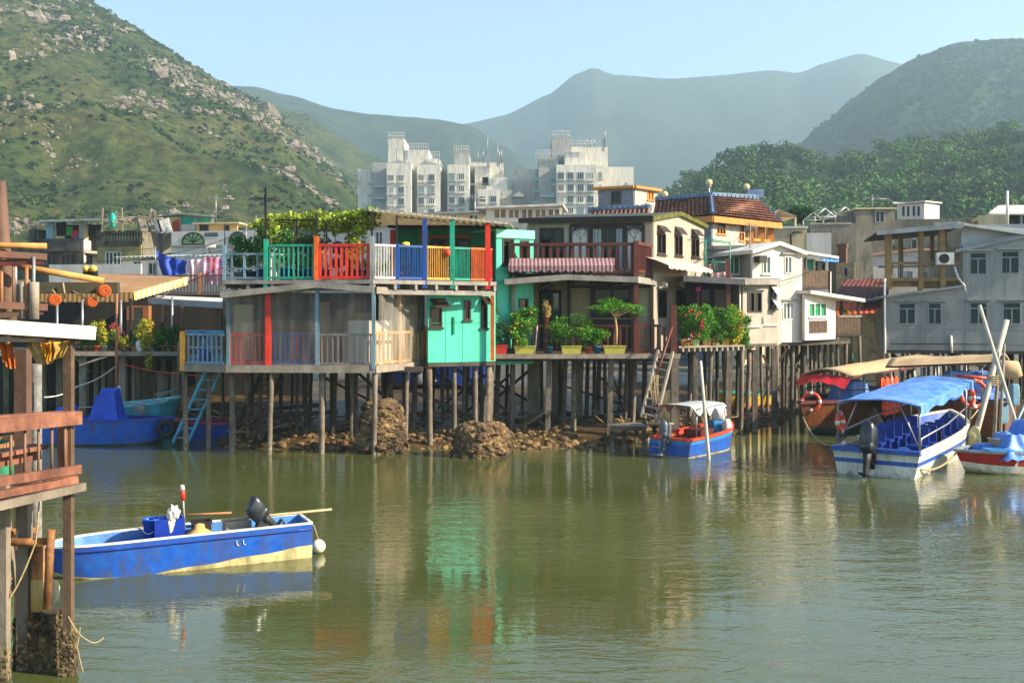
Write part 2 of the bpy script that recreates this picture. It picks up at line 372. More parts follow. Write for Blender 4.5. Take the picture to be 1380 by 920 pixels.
# ================================================================== hills
def hillmat(name, c1, c2, c3, sc):
    sc = sc
    m = bpy.data.materials.new(name); m.use_nodes = True; nt = m.node_tree; b = nt.nodes['Principled BSDF']; b.inputs['Roughness'].default_value = .95; b.inputs['Specular IOR Level'].default_value = .1
    tc = nt.nodes.new('ShaderNodeTexCoord')
    def nz(s, d):
        n = nt.nodes.new('ShaderNodeTexNoise'); n.inputs['Scale'].default_value = s; n.inputs['Detail'].default_value = d; n.inputs['Roughness'].default_value = .65
        nt.links.new(tc.outputs['Object'], n.inputs['Vector']); return n.outputs['Fac']
    r = nt.nodes.new('ShaderNodeValToRGB'); e = r.color_ramp.elements; e[0].position = .36; e[0].color = (*c1, 1); e[1].position = .66; e[1].color = (*c3, 1)
    k = e.new(.5); k.color = (*c2, 1); nt.links.new(nz(sc, 9), r.inputs[0])
    r2 = nt.nodes.new('ShaderNodeValToRGB'); r2.color_ramp.elements[0].position = .35; r2.color_ramp.elements[1].position = .65; r2.color_ramp.elements[0].color = (.35, .42, .38, 1); r2.color_ramp.elements[1].color = (1.35, 1.25, 1.05, 1)
    nt.links.new(nz(sc*9, 6), r2.inputs[0])
    mx = nt.nodes.new('ShaderNodeMix'); mx.data_type = 'RGBA'; mx.blend_type = 'MULTIPLY'; mx.inputs['Factor'].default_value = 1
    A = [q for q in mx.inputs if q.type == 'RGBA']; nt.links.new(r.outputs[0], A[0]); nt.links.new(r2.outputs[0], A[1])
    nt.links.new([q for q in mx.outputs if q.type == 'RGBA'][0], b.inputs['Base Color'])
    bp = nt.nodes.new('ShaderNodeBump'); bp.inputs['Strength'].default_value = 1; bp.inputs['Distance'].default_value = 2.2; nt.links.new(nz(sc*7, 8), bp.inputs['Height']); nt.links.new(bp.outputs[0], b.inputs['Normal'])
    return m
def lerp_pts(pts, x):
    if x <= pts[0][0]: return pts[0][1]
    for (a, ya), (b_, yb) in zip(pts, pts[1:]):
        if a <= x <= b_:
            t = (x-a)/(b_-a); t = t*t*(3-2*t)*.4+t*.6; return ya+(yb-ya)*t
    return pts[-1][1]
HILL = {}
def hill(name, pts, Yc, Yb, mat, amp, freq, nx=160, nt_=60, shp=1.0, crest=0.0, zb=3.0):
    """terrain rising from a foot at Yb to a crest at Yc (depths may vary along it), then falling away behind"""
    x0, x1 = pts[0][0], pts[-1][0]; g = MB(); vs = []; fs = []
    yc = (lambda px: Yc) if isinstance(Yc, (int, float)) else (lambda px: lerp_pts(Yc, px))
    def surf(px, t):
        pj = px; Y1 = yc(pj)
        zc = H-(lerp_pts(pts, px)-CY)/F*Y1; y = Yb+(Y1-Yb)*t; x = (px-CX)/F*y
        if t <= 1:
            z = zb+(zc-zb)*(t**shp)
            env = min(1, 5*t)*min(1, (1-t)*3+crest)
        else:
            z = zb+(zc-zb)*max(0, 1-(t-1)*1.1); env = .25
        v = Vector((x*freq, y*freq, z*freq*.5))
        n = abs(noise.noise(v))*-1.3+.5+noise.noise(v*2.3)*.5+noise.noise(v*5.1)*.25+noise.noise(v*11)*.14+noise.noise(v*26)*.09
        return Vector((x, y, z+amp*n*env))
    for j in range(nt_+1):
        t = 1.7*j/nt_
        for i in range(nx+1): vs.append(surf(x0+(x1-x0)*i/nx, t))
    for j in range(nt_):
        for i in range(nx):
            a = j*(nx+1)+i; fs.append((a, a+1, a+nx+2, a+nx+1))
    g.add(vs, fs, True); HILL[name] = surf
    return g.to(name, mat, loc=((x0+x1)/2/F, Yc if isinstance(Yc, (int, float)) else Yb, 0), kind='structure')
hm_l = hillmat('scrub_hill', (.022, .045, .012), (.062, .084, .022), (.105, .10, .04), .03)
hm_r = hillmat('wooded_hill', (.018, .042, .014), (.035, .062, .02), (.06, .08, .03), .02)
hm_f = hillmat('far_hill', (.022, .04, .02), (.034, .052, .024), (.05, .06, .028), .006)
hill('rocky_hill', [(-700, -420), (-300, -190), (-60, -75), (100, -8), (122, 2), (181, 34), (211, 56), (258, 88), (301, 112), (340, 133), (362, 142), (400, 176), (445, 224), (482, 266), (520, 300), (570, 335), (680, 385), (820, 425)], [(-700, 760), (362, 620), (820, 360)], 190, hm_l, 12, .012, 330, 150, 1.0, .15)
hill('hill_spur', [(180, 190), (260, 160), (340, 143), (362, 139), (414, 153), (460, 182), (512, 214), (560, 262), (620, 300), (720, 360), (850, 425)], 900, 520, hm_l, 8, .01, 100, 40, 1.0, .2)
hill('hill_ridge', [(-100, 100), (200, 108), (310, 113), (345, 114), (390, 125), (450, 142), (500, 150), (545, 155), (590, 158), (632, 166), (680, 195), (760, 265), (900, 400)], 1500, 900, hm_f, 30, .006, 120, 40, 1.0, .03)
hill('mountain_ridge', [(200, 330), (400, 240), (500, 200), (580, 180), (632, 163), (680, 153), (740, 125), (775, 97), (800, 87), (825, 97), (905, 103), (960, 99), (1040, 92), (1075, 96), (1110, 82), (1160, 68), (1215, 82), (1300, 110), (1500, 150), (1900, 260)], 2250, 1350, hm_f, 46, .0035, 160, 40, 1.0, .02)
hill('wooded_hill', [(860, 380), (1000, 262), (1070, 198), (1110, 165), (1150, 132), (1190, 102), (1230, 78), (1290, 56), (1350, 51), (1400, 52), (1520, 40), (1750, 70), (2100, 160)], 1150, 520, hm_r, 16, .007, 140, 50, 1.0, .15)
hill('knoll', [(760, 420), (850, 330), (900, 275), (930, 250), (960, 227), (1000, 206), (1020, 200), (1060, 201), (1090, 217), (1120, 222), (1160, 212), (1180, 199), (1220, 200), (1260, 196), (1330, 184), (1380, 176), (1600, 150), (1900, 200)], 430, 170, hm_r, 4, .02, 120, 40, 1.0, .3)

# scrub and boulders on the rocky hill; woods on the right-hand hills
rock_m = M('granite', '#8b8070', .9, .3, .5, stain=.7, stcol='#5e5347', streak=.5, bump=.6, bscale=2, island=.25)
scrub_m = M('scrub_leaf', '#2c4616', .9, .35, .05, island=.45, spec=.1, hue='#4a5c1f')
g = MB(); s2 = MB(); cnt = 0
surf = HILL['rocky_hill']; rng = random.Random(3)
while cnt < 5200:
    px = rng.uniform(-30, 520); t = rng.uniform(.04, 1.0)
    p = surf(px, t); d = .8*noise.noise(Vector((p.x*.012, p.y*.011, 3)))+.8*noise.noise(Vector((p.x*.045, p.y*.045, 9)))+(t-.6)*.25-max(0, t-.82)*2.2
    if d < rng.uniform(.02, .5): continue
    r = min(5, .62*math.exp(rng.gauss(0, .65)))*(.35+.65*t); cnt += 1
    vs_, fs_ = ico(1); rz = Vector((rng.uniform(.6, 1.5), rng.uniform(.7, 1.4), rng.uniform(.5, 1.2)))*r; o_ = rng.random()*99
    g.add([p+Vector((v.x*rz.x, v.y*rz.y, v.z*rz.z))*(1+.75*noise.noise(v*1.6+Vector((o_, 0, 0)))) for v in vs_], fs_, False)
g.to('boulders', rock_m, loc=(-200, 500, 60), kind='stuff')
pts = []; nrs = []
for nm, n, pr in (('rocky_hill', 9000, (-40, 560)), ('hill_spur', 900, (240, 620))):
    for _ in range(n):
        px = rng.uniform(*pr); t = min(1.02, rng.uniform(.0, 1.04)); p = HILL[nm](px, t)
        d = noise.noise(Vector((p.x*.018, p.y*.018, 31)))+.5*noise.noise(Vector((p.x*.06, p.y*.06, 2)))
        if d < rng.uniform(-.3, .4): continue
        r = rng.uniform(.5, 1.7)*(1.7 if rng.random() < .08 else 1)*(.4+.7*t)
        a = np.random.normal(size=(16, 3)); a /= np.linalg.norm(a, axis=1)[:, None]; a[:, 2] = np.abs(a[:, 2])
        nrs.append(a+np.array([0, 0, .4])); pts.append(a*np.array([r*1.15, r*1.15, r*.9])*np.random.uniform(.6, 1, (16, 1))+np.array(p))
s2.leaves(np.concatenate(pts), 1.25, .85, up=.3, nrm=np.concatenate(nrs)); s2.to('scrub', scrub_m, loc=(-150, 450, 60), kind='stuff')
leafA = M('wood_leaf', '#2c5220', .8, .5, .03, island=.55, spec=.15, hue='#66883a')
def woods(name, nm, n, pr, tr, R, per, sz, leafA):
    pts = []; nrs = []
    for _ in range(n):
        px = rng.uniform(*pr); t = rng.uniform(*tr); p = HILL[nm](px, t); r = rng.uniform(*R)
        k = max(3, int(per/26))
        for _k in range(k):                       # each crown is several clumps
            c = np.array(p)+np.array([rng.gauss(0, .45)*r, rng.gauss(0, .45)*r, r*rng.uniform(.3, 1.15)])
            q = np.random.normal(size=(26, 3)); q /= np.linalg.norm(q, axis=1)[:, None]
            nrs.append(q+np.array([0, 0, .35])); pts.append(c+q*r*rng.uniform(.35, .6)*np.array([1, 1, .8])*np.random.uniform(.75, 1.05, (26, 1)))
    g = MB(); g.leaves(np.concatenate(pts), sz, .8, up=.2, nrm=np.concatenate(nrs)); g.to(name, leafA, loc=(0, HILL[nm](pr[0], tr[0]).y, 20), kind='stuff')
woods('forest', 'knoll', 800, (830, 1560), (.02, 1.01), (1.6, 4.6), 190, 1.0, leafA)
woods('hill_woods', 'wooded_hill', 2600, (1000, 1560), (.1, .96), (2.0, 3.8), 52, 2.4, M('hill_leaf', '#2a4c20', .8, .3, .03, island=.45, spec=.1, hue='#48632c'))
# ================================================================== helpers for houses
conc = M('concrete_wall', '#a89f8e', .85, .14, 1.2, stain=.4, stcol='#6d6557', streak=.22, bump=.15)
conc_w = M('white_wall', '#cbc6bb', .8, .08, 1.2, stain=.35, stcol='#96907f', streak=.18, bump=.1)
conc_g = M('weathered_concrete', '#7d7767', .9, .22, .5, stain=.8, stcol='#4a463b', streak=.25, bump=.2)
conc_d = M('sooty_concrete', '#5d584e', .9, .3, .8, stain=.9, stcol='#2a2824', streak=.3)
blue_w = M('pale_blue_wall', '#96978f', .8, .1, 1.0, stain=.5, stcol='#6f7270', streak=.2)
cream_w = M('cream_wall', '#c9b88f', .85, .12, .8, stain=.4, stcol='#8b7c5c', streak=.2)
olive_w = M('olive_wall', '#8f8a52', .85, .12, .8, stain=.3, streak=.2)
green_p = M('mint_green_wall', '#4ac4a2', .55, .12, 1.5, stain=.4, stcol='#1f8468', streak=.12)
green_d = M('deep_green_wall', '#12805f', .6, .15, 1.5, stain=.35, stcol='#0b4c3a', streak=.15)
sheet_m = M('weathered_sheet', '#8f8a80', .75, .2, 2.5, stain=.5, stcol='#4f483d', streak=.5)
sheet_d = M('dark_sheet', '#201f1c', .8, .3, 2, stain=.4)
tin_w = M('white_tin_roof', '#d5d1c6', .55, .08, 1.5, stain=.4, stcol='#7d735f', streak=.8)
tin_g = M('grey_tin_roof', '#8f9799', .55, .12, 1.5, stain=.45, stcol='#5a554b', streak=.8)
curt_teal = M('teal_curtain', '#1d8f7c', .8, .25, 6, stripe=(0, .11, '#0f5f58', .5))
curt_green = M('green_curtain', '#14935a', .8, .2, 6, stripe=(0, .13, '#0b6a48', .5))
curt_pale = M('pale_curtain', '#8fb0ad', .8, .2, 5, stripe=(0, .1, '#48807c', .45))
curt_dim = M('dim_pane', '#0d3330', .3, .4, 2, spec=.25)
frame_w = M('white_frame', '#cfccc3', .5, .06, 4, stain=.2)
frame_g = M('grey_frame', '#8f9795', .5, .06, 4, stain=.2)
frame_d = M('brown_frame', '#2f2119', .5, .2, 5)
COLR = {k: M('paint_'+k, v, .5, .18, 6, stain=.42, stcol='#3a2c22', streak=.3) for k, v in dict(red='#d8331a', orange='#e0641c', yellow='#e3a23a', teal='#1a9f7e', blue='#1c4f9c', white='#ded9cc', steelblue='#6f8fa0', skyblue='#4fa9cf', gray='#8e9392', rust='#a3452a').items()}

def window(par, pl, r, fm=None, pm=None, cols=2, tr=None, fw=.055, out=.025, dep=.09, hood=None, sill=True, mf=None):
    a0, a1, z0, z1 = r; fm = fm or frame_d; pm = pm or glass_m; m = MB()
    m.pbox(pl, a0, a1, -dep, out, z0, z0+fw); m.pbox(pl, a0, a1, -dep, out, z1-fw, z1)
    m.pbox(pl, a0, a0+fw, -dep, out, z0+fw, z1-fw); m.pbox(pl, a1-fw, a1, -dep, out, z0+fw, z1-fw)
    zt = z1-fw
    if tr: zt = z0+(z1-z0)*tr; m.pbox(pl, a0+fw, a1-fw, -dep, out-.01, zt-fw/2, zt+fw/2); zt -= fw/2
    for k in range(1, cols):
        a = a0+(a1-a0)*k/cols; m.pbox(pl, a-fw*.6, a+fw*.6, -dep, out-.012, z0+fw, zt)
    w = m.to('window', fm, par)
    MB().q(pl.pt(a0+fw, -dep*.6, z0+fw), pl.pt(a1-fw, -dep*.6, z0+fw), pl.pt(a1-fw, -dep*.6, z1-fw), pl.pt(a0+fw, -dep*.6, z1-fw)).to('pane', pm, w)
    if hood: MB().pbox(pl, a0-.16, a1+.16, .002, hood, z1+.06, z1+.13).to('hood', sheet_m if mf is None else mf, w)
    elif sill: MB().pbox(pl, a0-.05, a1+.05, .002, .07, z0-.06, z0-.005).to('sill', mf or fm, w)
    return w
def wall(par, pl, a0, a1, z0, z1, mat, wins=(), th=.12, gable=None, name='wall'):
    """wins: list of (pixel rect, dict). gable: list of (a,z) above z1"""
    hs = []; spec = []
    for r, kw in wins:
        q = pl.rect(r); hs.append(q); spec.append((q, kw))
    m = MB(); m.panel(pl, a0, a1, z0, z1, hs, th)
    if gable: m.pprism(pl, gable, -th, 0)
    o = m.to(name, mat, par)
    for q, kw in spec:
        if kw is not None: window(par, pl, q, **kw)
    return o
def boxshell(par, pl, w, dep, z0, z1, mat, front=(), right=(), pr=None, th=.12, sides='flrb', gl=None, gr=None, gf=None):
    """four walls on a plane's line; returns (front, right) planes"""
    A = pl.pt(0, 0, 0); B = pl.pt(w, 0, 0); n = -pl.n
    C = (B.x+n.x*dep, B.y+n.y*dep); D = (A.x+n.x*dep, A.y+n.y*dep)
    R = pr or PL((B.x, B.y), C)
    if 'f' in sides: wall(par, pl, 0, w, z0, z1, mat, front, th, gf)
    if 'r' in sides: wall(par, R, th+.002, R.w, z0, z1, mat, right, th, gr)
    Bk = PL(C, D); Lf = PL(D, (A.x, A.y))
    if 'b' in sides: wall(par, Bk, .002, Bk.w, z0, z1, mat)
    if 'l' in sides: wall(par, Lf, th+.002, Lf.w-th-.002, z0, z1, mat, (), th, gl)
    return pl, R
def slab(par, pts, th, mat, name='roof', over=None):
    """a sheet through 3D points, thickened downwards"""
    return MB().prism([Vector(p) for p in pts], (0, 0, -th)).to(name, mat, par)
def corrug(par, p00, p10, p01, p11, mat, name='roof', pitch=.18, amp=.025, th=.012):
    """corrugated sheet between front edge p00-p10 and back edge p01-p11"""
    p00, p10, p01, p11 = map(Vector, (p00, p10, p01, p11)); n = max(4, int((p10-p00).length/pitch*2)); m = MB(); vs = []
    for k in range(n+1):
        t = k/n; dz = Vector((0, 0, amp if k % 2 else -amp))
        a, b_ = p00.lerp(p10, t)+dz, p01.lerp(p11, t)+dz; vs += [a, b_, a-Vector((0, 0, th)), b_-Vector((0, 0, th))]
    fs = []
    for k in range(n):
        i, j = 4*k, 4*k+4; fs += [(i, j, j+1, i+1), (i+2, i+3, j+3, j+2), (i, i+2, j+2, j), (i+1, j+1, j+3, i+3)]
    fs += [(0, 1, 3, 2), (4*n, 4*n+2, 4*n+3, 4*n+1)]
    m.add(vs, fs); return m.to(name, mat, par)
def railing(par, p0, p1, h, mat, n=8, bw=.05, rw=.07, low=.08, name='railing', top=True, mid=None, ends=False):
    p0, p1 = Vector(p0), Vector(p1); m = MB(); up = Vector((0, 0, 1))
    m.bar(p0+up*low, p1+up*low, rw*.8, rw); m.bar(p0+up*h, p1+up*h, rw, rw)
    if mid: m.bar(p0+up*h*mid, p1+up*h*mid, rw*.8, rw*.8)
    for k in range(n):
        q = p0.lerp(p1, (k+.5)/n); j = U(-.012, .012); m.bar(q+up*(low+.03), q+up*(h-.03)+Vector((j, 0, 0)), bw*U(.85, 1.1), bw*.7)
    return m.to(name, mat, par)
def post(par, p, z0, z1, w, mat, name='post', tilt=0, rnd=False):
    p = Vector(p); a = Vector((p.x, p.y, z0)); b_ = Vector((p.x+tilt, p.y, z1)); m = MB()
    (m.tube([a, b_], w/2, 8) if rnd else m.bar(a, b_, w)); return m.to(name, mat, par)
def stilt(par, px, Y, zt, r=.1, mat=None, tilt=None, sq=False, zb=None, name='stilt'):
    x, y = XY(px, Y); z = zb if zb is not None else mudz(px, Y)-.5
    m = MB(); tl = U(-.11, .11) if tilt is None else tilt
    r *= .84; k = [(t, r*(1+U(-.07, .07)+(.28*max(0, 1-t*4.5)))) for t in (0, .1, .2, .35, .55, .75, 1)]
    if sq: m.bar((x+tl, y, z), (x, y, zt), r*2)
    else: m.tube([(x+tl*(1-t)+U(-.012, .012), y+U(-.012, .012), z+(zt-z)*t) for t, _ in k], [q for _, q in k], 8)
    return m.to(name, mat or random.choice((pile_m, pile_m, pile_d)), par)
def brace(par, a, b_, w=.09, mat=None, name='brace'):
    return MB().bar(P(*a), P(*b_), w).to(name, mat or pile_d, par)
def awning(par, pl, a0, a1, zt, zb, out, mat, scal=.12, n=18, name='awning', flat=0.0):
    """sloping striped cloth fixed to a wall line with a scalloped valance"""
    m = MB(); vs = []; k = n*4
    for i in range(k+1):
        a = a0+(a1-a0)*i/k; s = abs(math.sin(math.pi*i/4)); dz = scal*(.65+.35*s)
        vs += [pl.pt(a, .02, zt), pl.pt(a, out*.5, (zt+zb)/2+.03+flat), pl.pt(a, out, zb), pl.pt(a, out+.01, zb-dz)]
    for i in range(k):
        for j in range(3): m.f.append((4*i+j, 4*i+4+j, 4*i+5+j, 4*i+1+j)); m.sm.append(False); m.mi.append(0)
    m.v = [tuple(v) for v in vs]
    for e in (0, 4*k): m.f.append((e, e+1, e+2)); m.sm.append(False); m.mi.append(0)
    return m.to(name, mat, par)

# ================================================================== A. the many-coloured stilt house
plastic = bpy.data.materials.new('plastic_sheet'); plastic.use_nodes = True
def mkplastic(m, col, tr, tl):
    nt = m.node_tree; b = nt.nodes['Principled BSDF']; b.inputs['Roughness'].default_value = .35
    tc = nt.nodes.new('ShaderNodeTexCoord'); mp = nt.nodes.new('ShaderNodeMapping'); mp.inputs['Scale'].default_value = (3, 3, .35); nt.links.new(tc.outputs['Object'], mp.inputs[0])
    n = nt.nodes.new('ShaderNodeTexNoise'); n.inputs['Scale'].default_value = 1.2; n.inputs['Detail'].default_value = 6; nt.links.new(mp.outputs[0], n.inputs['Vector'])
    r = nt.nodes.new('ShaderNodeValToRGB'); r.color_ramp.elements[0].position = .35; r.color_ramp.elements[1].position = .68
    r.color_ramp.elements[0].color = (*[x*.6 for x in col], 1); r.color_ramp.elements[1].color = (*col, 1); nt.links.new(n.outputs['Fac'], r.inputs[0]); nt.links.new(r.outputs[0], b.inputs['Base Color'])
    t = nt.nodes.new('ShaderNodeBsdfTransparent'); l = nt.nodes.new('ShaderNodeBsdfTranslucent'); nt.links.new(r.outputs[0], l.inputs['Color'])
    m1 = nt.nodes.new('ShaderNodeMixShader'); m1.inputs[0].default_value = tl; m2 = nt.nodes.new('ShaderNodeMixShader')
    mr = nt.nodes.new('ShaderNodeMapRange'); mr.inputs[1].default_value = .35; mr.inputs[2].default_value = .7; mr.inputs[3].default_value = tr+.18; mr.inputs[4].default_value = tr-.12; nt.links.new(n.outputs['Fac'], mr.inputs[0]); nt.links.new(mr.outputs[0], m2.inputs[0])
    nt.links.new(b.outputs[0], m1.inputs[1]); nt.links.new(l.outputs[0], m1.inputs[2]); nt.links.new(m1.outputs[0], m2.inputs[1]); nt.links.new(t.outputs[0], m2.inputs[2])
    nt.links.new(m2.outputs[0], nt.nodes['Material Output'].inputs['Surface'])
mkplastic(plastic, (.22, .21, .19), .60, .25)
plastic_w = bpy.data.materials.new('sunlit_plastic_sheet'); plastic_w.use_nodes = True; mkplastic(plastic_w, (.66, .62, .54), .56, .4)  # paler copy for the porch's sunlit side; sunlight is put into the colour

A = T('stilt_house', 'two-storey stilt house with plastic-sheeted porch, mint green wall and many-coloured roof railings', 'house', P(470, 600, 35.5).xy.to_3d())
FZ, UZ = 2.86, 5.62
f0, f1, f2, f3 = (244, 34.3), (305, 33.6), (505, 33.3), (577, 36.6)
pf = PLpx(305, 33.6, 505, 33.3); pr_ = PLpx(505, 33.3, 577, 36.6); pg = PLpx(577, 35.4, 668, 36.5); pb = PLpx(244, 34.3, 305, 33.6)
XYZ = lambda p, z: Vector((*XY(*p), z))
MB().prism([XYZ(p, FZ) for p in ((244, 34.3), (305, 33.6), (505, 33.3), (577, 36.6), (577, 45), (250, 45))], (0, 0, -.1)).to('floor_deck', wood_g, A)
m = MB()
for pl in (pf, pr_, pb): m.pbox(pl, 0, pl.w, .004, .06, FZ-.22, FZ+.015)
m.to('deck_edge', wood_g, A)
for Y in (35, 37.4, 40, 43): MB().bar(P(250, 0, Y).xy.to_3d()+Vector((0, 0, FZ-.2)), P(570, 0, Y).xy.to_3d()+Vector((0, 0, FZ-.2)), .14, .18).to('joist', pile_d, A)
# plastic-sheeted porch
def sheet(pl, a0, a1, z0, z1, mat, o=0.0, fold=.025, fr=9):
    m = MB(); nx, nz = max(8, int((a1-a0)*fr)), 8; vs = []
    for i in range(nx+1):
        a = a0+(a1-a0)*i/nx
        for j in range(nz+1):
            t = j/nz; vs.append(pl.pt(a, o+fold*(1-.5*t)*noise.noise(Vector((a*4.3, t*1.1, 3+o*9)))*2.0, z0+(z1-z0)*t))
    m.add(vs, [(i*(nz+1)+j, (i+1)*(nz+1)+j, (i+1)*(nz+1)+j+1, i*(nz+1)+j+1) for i in range(nx) for j in range(nz)], True)
    return m.to('plastic_curtain', mat, A)
for a, b_ in ((306, 361), (363, 426), (428, 501)): sheet(pf, pf.a(a), pf.a(b_), FZ-.12, 5.36, plastic, .0)
for a, b_ in ((509, 545), (543, 573)): sheet(pr_, pr_.a(a), pr_.a(b_), FZ+.0, 5.26, plastic_w, .03, .06, 22)
railing(A, pf.pt(.05, -.14, FZ), pf.pt(pf.a(358), -.14, FZ), 1.0, COLR['red'], 8, .06, .08)
railing(A, pf.pt(pf.a(366), -.14, FZ), pf.pt(pf.a(425), -.14, FZ), 1.0, COLR['blue'], 9, .05)
railing(A, pf.pt(pf.a(429), -.14, FZ), pf.pt(pf.a(502), -.14, FZ), 1.0, COLR['gray'], 10, .05)
railing(A, pf.pt(pf.a(368), -1.9, FZ), pf.pt(pf.a(500), -1.7, FZ), 1.0, COLR['orange'], 16, .09)
railing(A, pr_.pt(.12, -.12, FZ), pr_.pt(pr_.w-.1, -.12, FZ), 1.05, COLR['yellow'], 13, .06, .08)
railing(A, pb.pt(.2, -.02, FZ), pb.pt(pb.w-.1, -.02, FZ), 1.0, COLR['steelblue'], 8, .06, .08)
railing(A, P(250, 0, 36.6).xy.to_3d()+Vector((0, 0, FZ)), P(302, 0, 36).xy.to_3d()+Vector((0, 0, FZ)), 1.05, COLR['skyblue'], 7, .06, .09)
railing(A, P(249, 0, 34.6).xy.to_3d()+Vector((0, 0, FZ)), P(251, 0, 36.5).xy.to_3d()+Vector((0, 0, FZ)), 1.0, COLR['orange'], 4, .13, .1)
post(A, pb.pt(.08, 0, 0), FZ-.2, FZ+1.1, .17, COLR['yellow'])
for px, c, w in ((307, 'steelblue', .1), (361, 'red', .17), (427, 'steelblue', .12)): post(A, pf.pt(pf.a(px), -.06, 0), FZ-.1, 5.35, w, COLR[c])
post(A, pf.pt(pf.w-.03, .02, 0), FZ-.1, 5.3, .11, COLR['steelblue']); post(A, pr_.pt(pr_.a(542), -.08, 0), FZ, 5.2, .1, COLR['yellow']); post(A, pr_.pt(pr_.w-.06, -.05, 0), FZ, FZ+1.25, .14, COLR['orange'])
# things seen dimly through the sheets: back wall of boards with openings
bw_ = PLpx(300, 38.5, 572, 39.0); wall(A, bw_, 0, bw_.w, FZ, 5.3, M('board_wall', '#8a775c', .9, .5, 1.1, stain=.8, stcol='#15110d', streak=.1), name='back_wall')
m = MB()
for a0, a1, z1 in ((.5, 1.2, 2.0), (3.4, 4.0, 2.1), (4.9, 5.5, 1.7), (6.4, 7.2, 2.0)): MB().pbox(bw_, a0, a1, .05, .5, FZ+.001, FZ+z1).to('cupboard', cream_w, A)
m = MB(); m.pbox(pr_, .8, 2.3, -1.5, -.7, FZ+.01, FZ+1.45); m.to('cool_box', white_p, A)
# lower roof: fascia with a flattened gable
zs_ = [(297, 394, 33.2), (425, 380, 33.1), (504, 386, 33.0)]
m = MB()
for a, b_ in zip(zs_, zs_[1:]):
    p, q = P(*a), P(*b_); m.bar(p-Vector((0, 0, .09)), q-Vector((0, 0, .09)), .06, .19)
m.to('fascia', sheet_m, A)
p0, p1, p2 = (P(*a) for a in zs_); bk = Vector((0, 5.2, 0))
slab(A, [p0-Vector((0, 0, .02)), p1-Vector((0, 0, .02)), p1+bk-Vector((0, 0, .02)), p0+bk+Vector((1, 0, .25))], .04, sheet_d); slab(A, [p1-Vector((0, 0, .02)), p2-Vector((0, 0, .02)), p2+bk, p1+bk-Vector((0, 0, .02))], .04, sheet_d)
m = MB(); m.pbox(pr_, -.05, pr_.w+.1, .05, .11, 5.18, 5.40); m.to('fascia', wood_g, A)
# upper deck
U0 = PLpx(300, 33.9, 502, 33.4); U1 = PLpx(502, 33.4, 668, 35.9)
MB().prism([XYZ(p, UZ) for p in ((300, 33.9), (502, 33.4), (668, 35.9), (668, 46), (330, 46))], (0, 0, -.08)).to('upper_deck', wood_g, A)
m = MB()
for pl in (U0, U1):
    m.pbox(pl, 0, pl.w, .004, .05, UZ-.12, UZ+.01)
    k = int(pl.w/.72)
    for i in range(k+1): m.pbox(pl, pl.w*i/k*.98, pl.w*i/k*.98+.09, -1.2, .03, UZ-.3, UZ-.125)
m.pbox(U1, .05, U1.w, -.1, -.02, UZ-.46, UZ-.31)
m.to('deck_edge', sheet_m, A)
def uprail(pl, a, b_, c, n, h=1.13, **k): railing(A, pl.pt(pl.a(a), -.04, UZ), pl.pt(pl.a(b_), -.04, UZ), h, COLR[c], n, name='railing', **k)
railing(A, U0.pt(U0.a(303), -.04, UZ), U0.pt(U0.a(355), -.04, UZ), .86, COLR['steelblue'], 3, .07, .07, mid=.45)
uprail(U0, 360, 424, 'teal', 10); uprail(U0, 428, 499, 'red', 10, bw=.09, rw=.09)
uprail(U1, 505, 535, 'white', 8, bw=.04); uprail(U1, 537, 573, 'blue', 10, bw=.05); uprail(U1, 576, 609, 'yellow', 11, bw=.035); uprail(U1, 613, 634, 'teal', 10, bw=.03); uprail(U1, 635, 656, 'orange', 9, bw=.04)
railing(A, U1.pt(U1.a(657), -.04, UZ), U1.pt(U1.a(664), -.04, UZ), 1.13, COLR['red'], 3, .08)
def upost(pl, px, ytop, c, w, ybot=None, o=-.03):
    post(A, pl.pt(pl.a(px), o, 0), UZ-.25 if ybot is None else pl.z(px, ybot), pl.z(px, ytop), w, COLR[c] if c in COLR else c)
upost(U0, 358, 322, 'teal', .13); upost(U0, 426, 318, 'orange', .14); upost(U0, 501, 318, 'gray', .13)
upost(U0, 302, 330, 'steelblue', .1)
for px, y0, y1 in ((357.6, 252, 322), (425.5, 289, 318)): upost(U0, px, y0, dark_p, .06, y1)
upost(U1, 501.5, 282, dark_p, .06, 320, -.02); upost(U1, 535, 290, dark_p, .055, 330); upost(U1, 536, 328, 'blue', .12)
upost(U1, 573, 294, 'blue', .15); upost(U1, 610, 295, 'teal', .15); upost(U1, 658, 300, 'red', .17)
post(A, P(529, 0, 38).xy.to_3d(), UZ, 7.6, .16, COLR['red']); post(A, P(568, 0, 37.5).xy.to_3d(), UZ, 7.6, .12, wood_b)
# sheet canopy over the terrace
net_m = M('canopy_sheet', '#cfc6ae', .8, .15, 2, stain=.35, stcol='#7c705a', trans=.5)
corrug(A, P(497, 281.5, 33.3), P(688, 300, 36.0), P(419, 298, 42.0), P(700, 316, 44), net_m, 'canopy', .22, .03)
m = MB(); m.bar(P(497, 283, 33.35), P(688, 301.5, 36.05), .05, .07); m.bar(P(497, 283, 33.35), P(419, 299.5, 42.0), .05, .07)
m.bar(P(535, 291, 36), P(690, 306, 39), .06, .09)
m.to('canopy_frame', sheet_m, A)
m = MB()
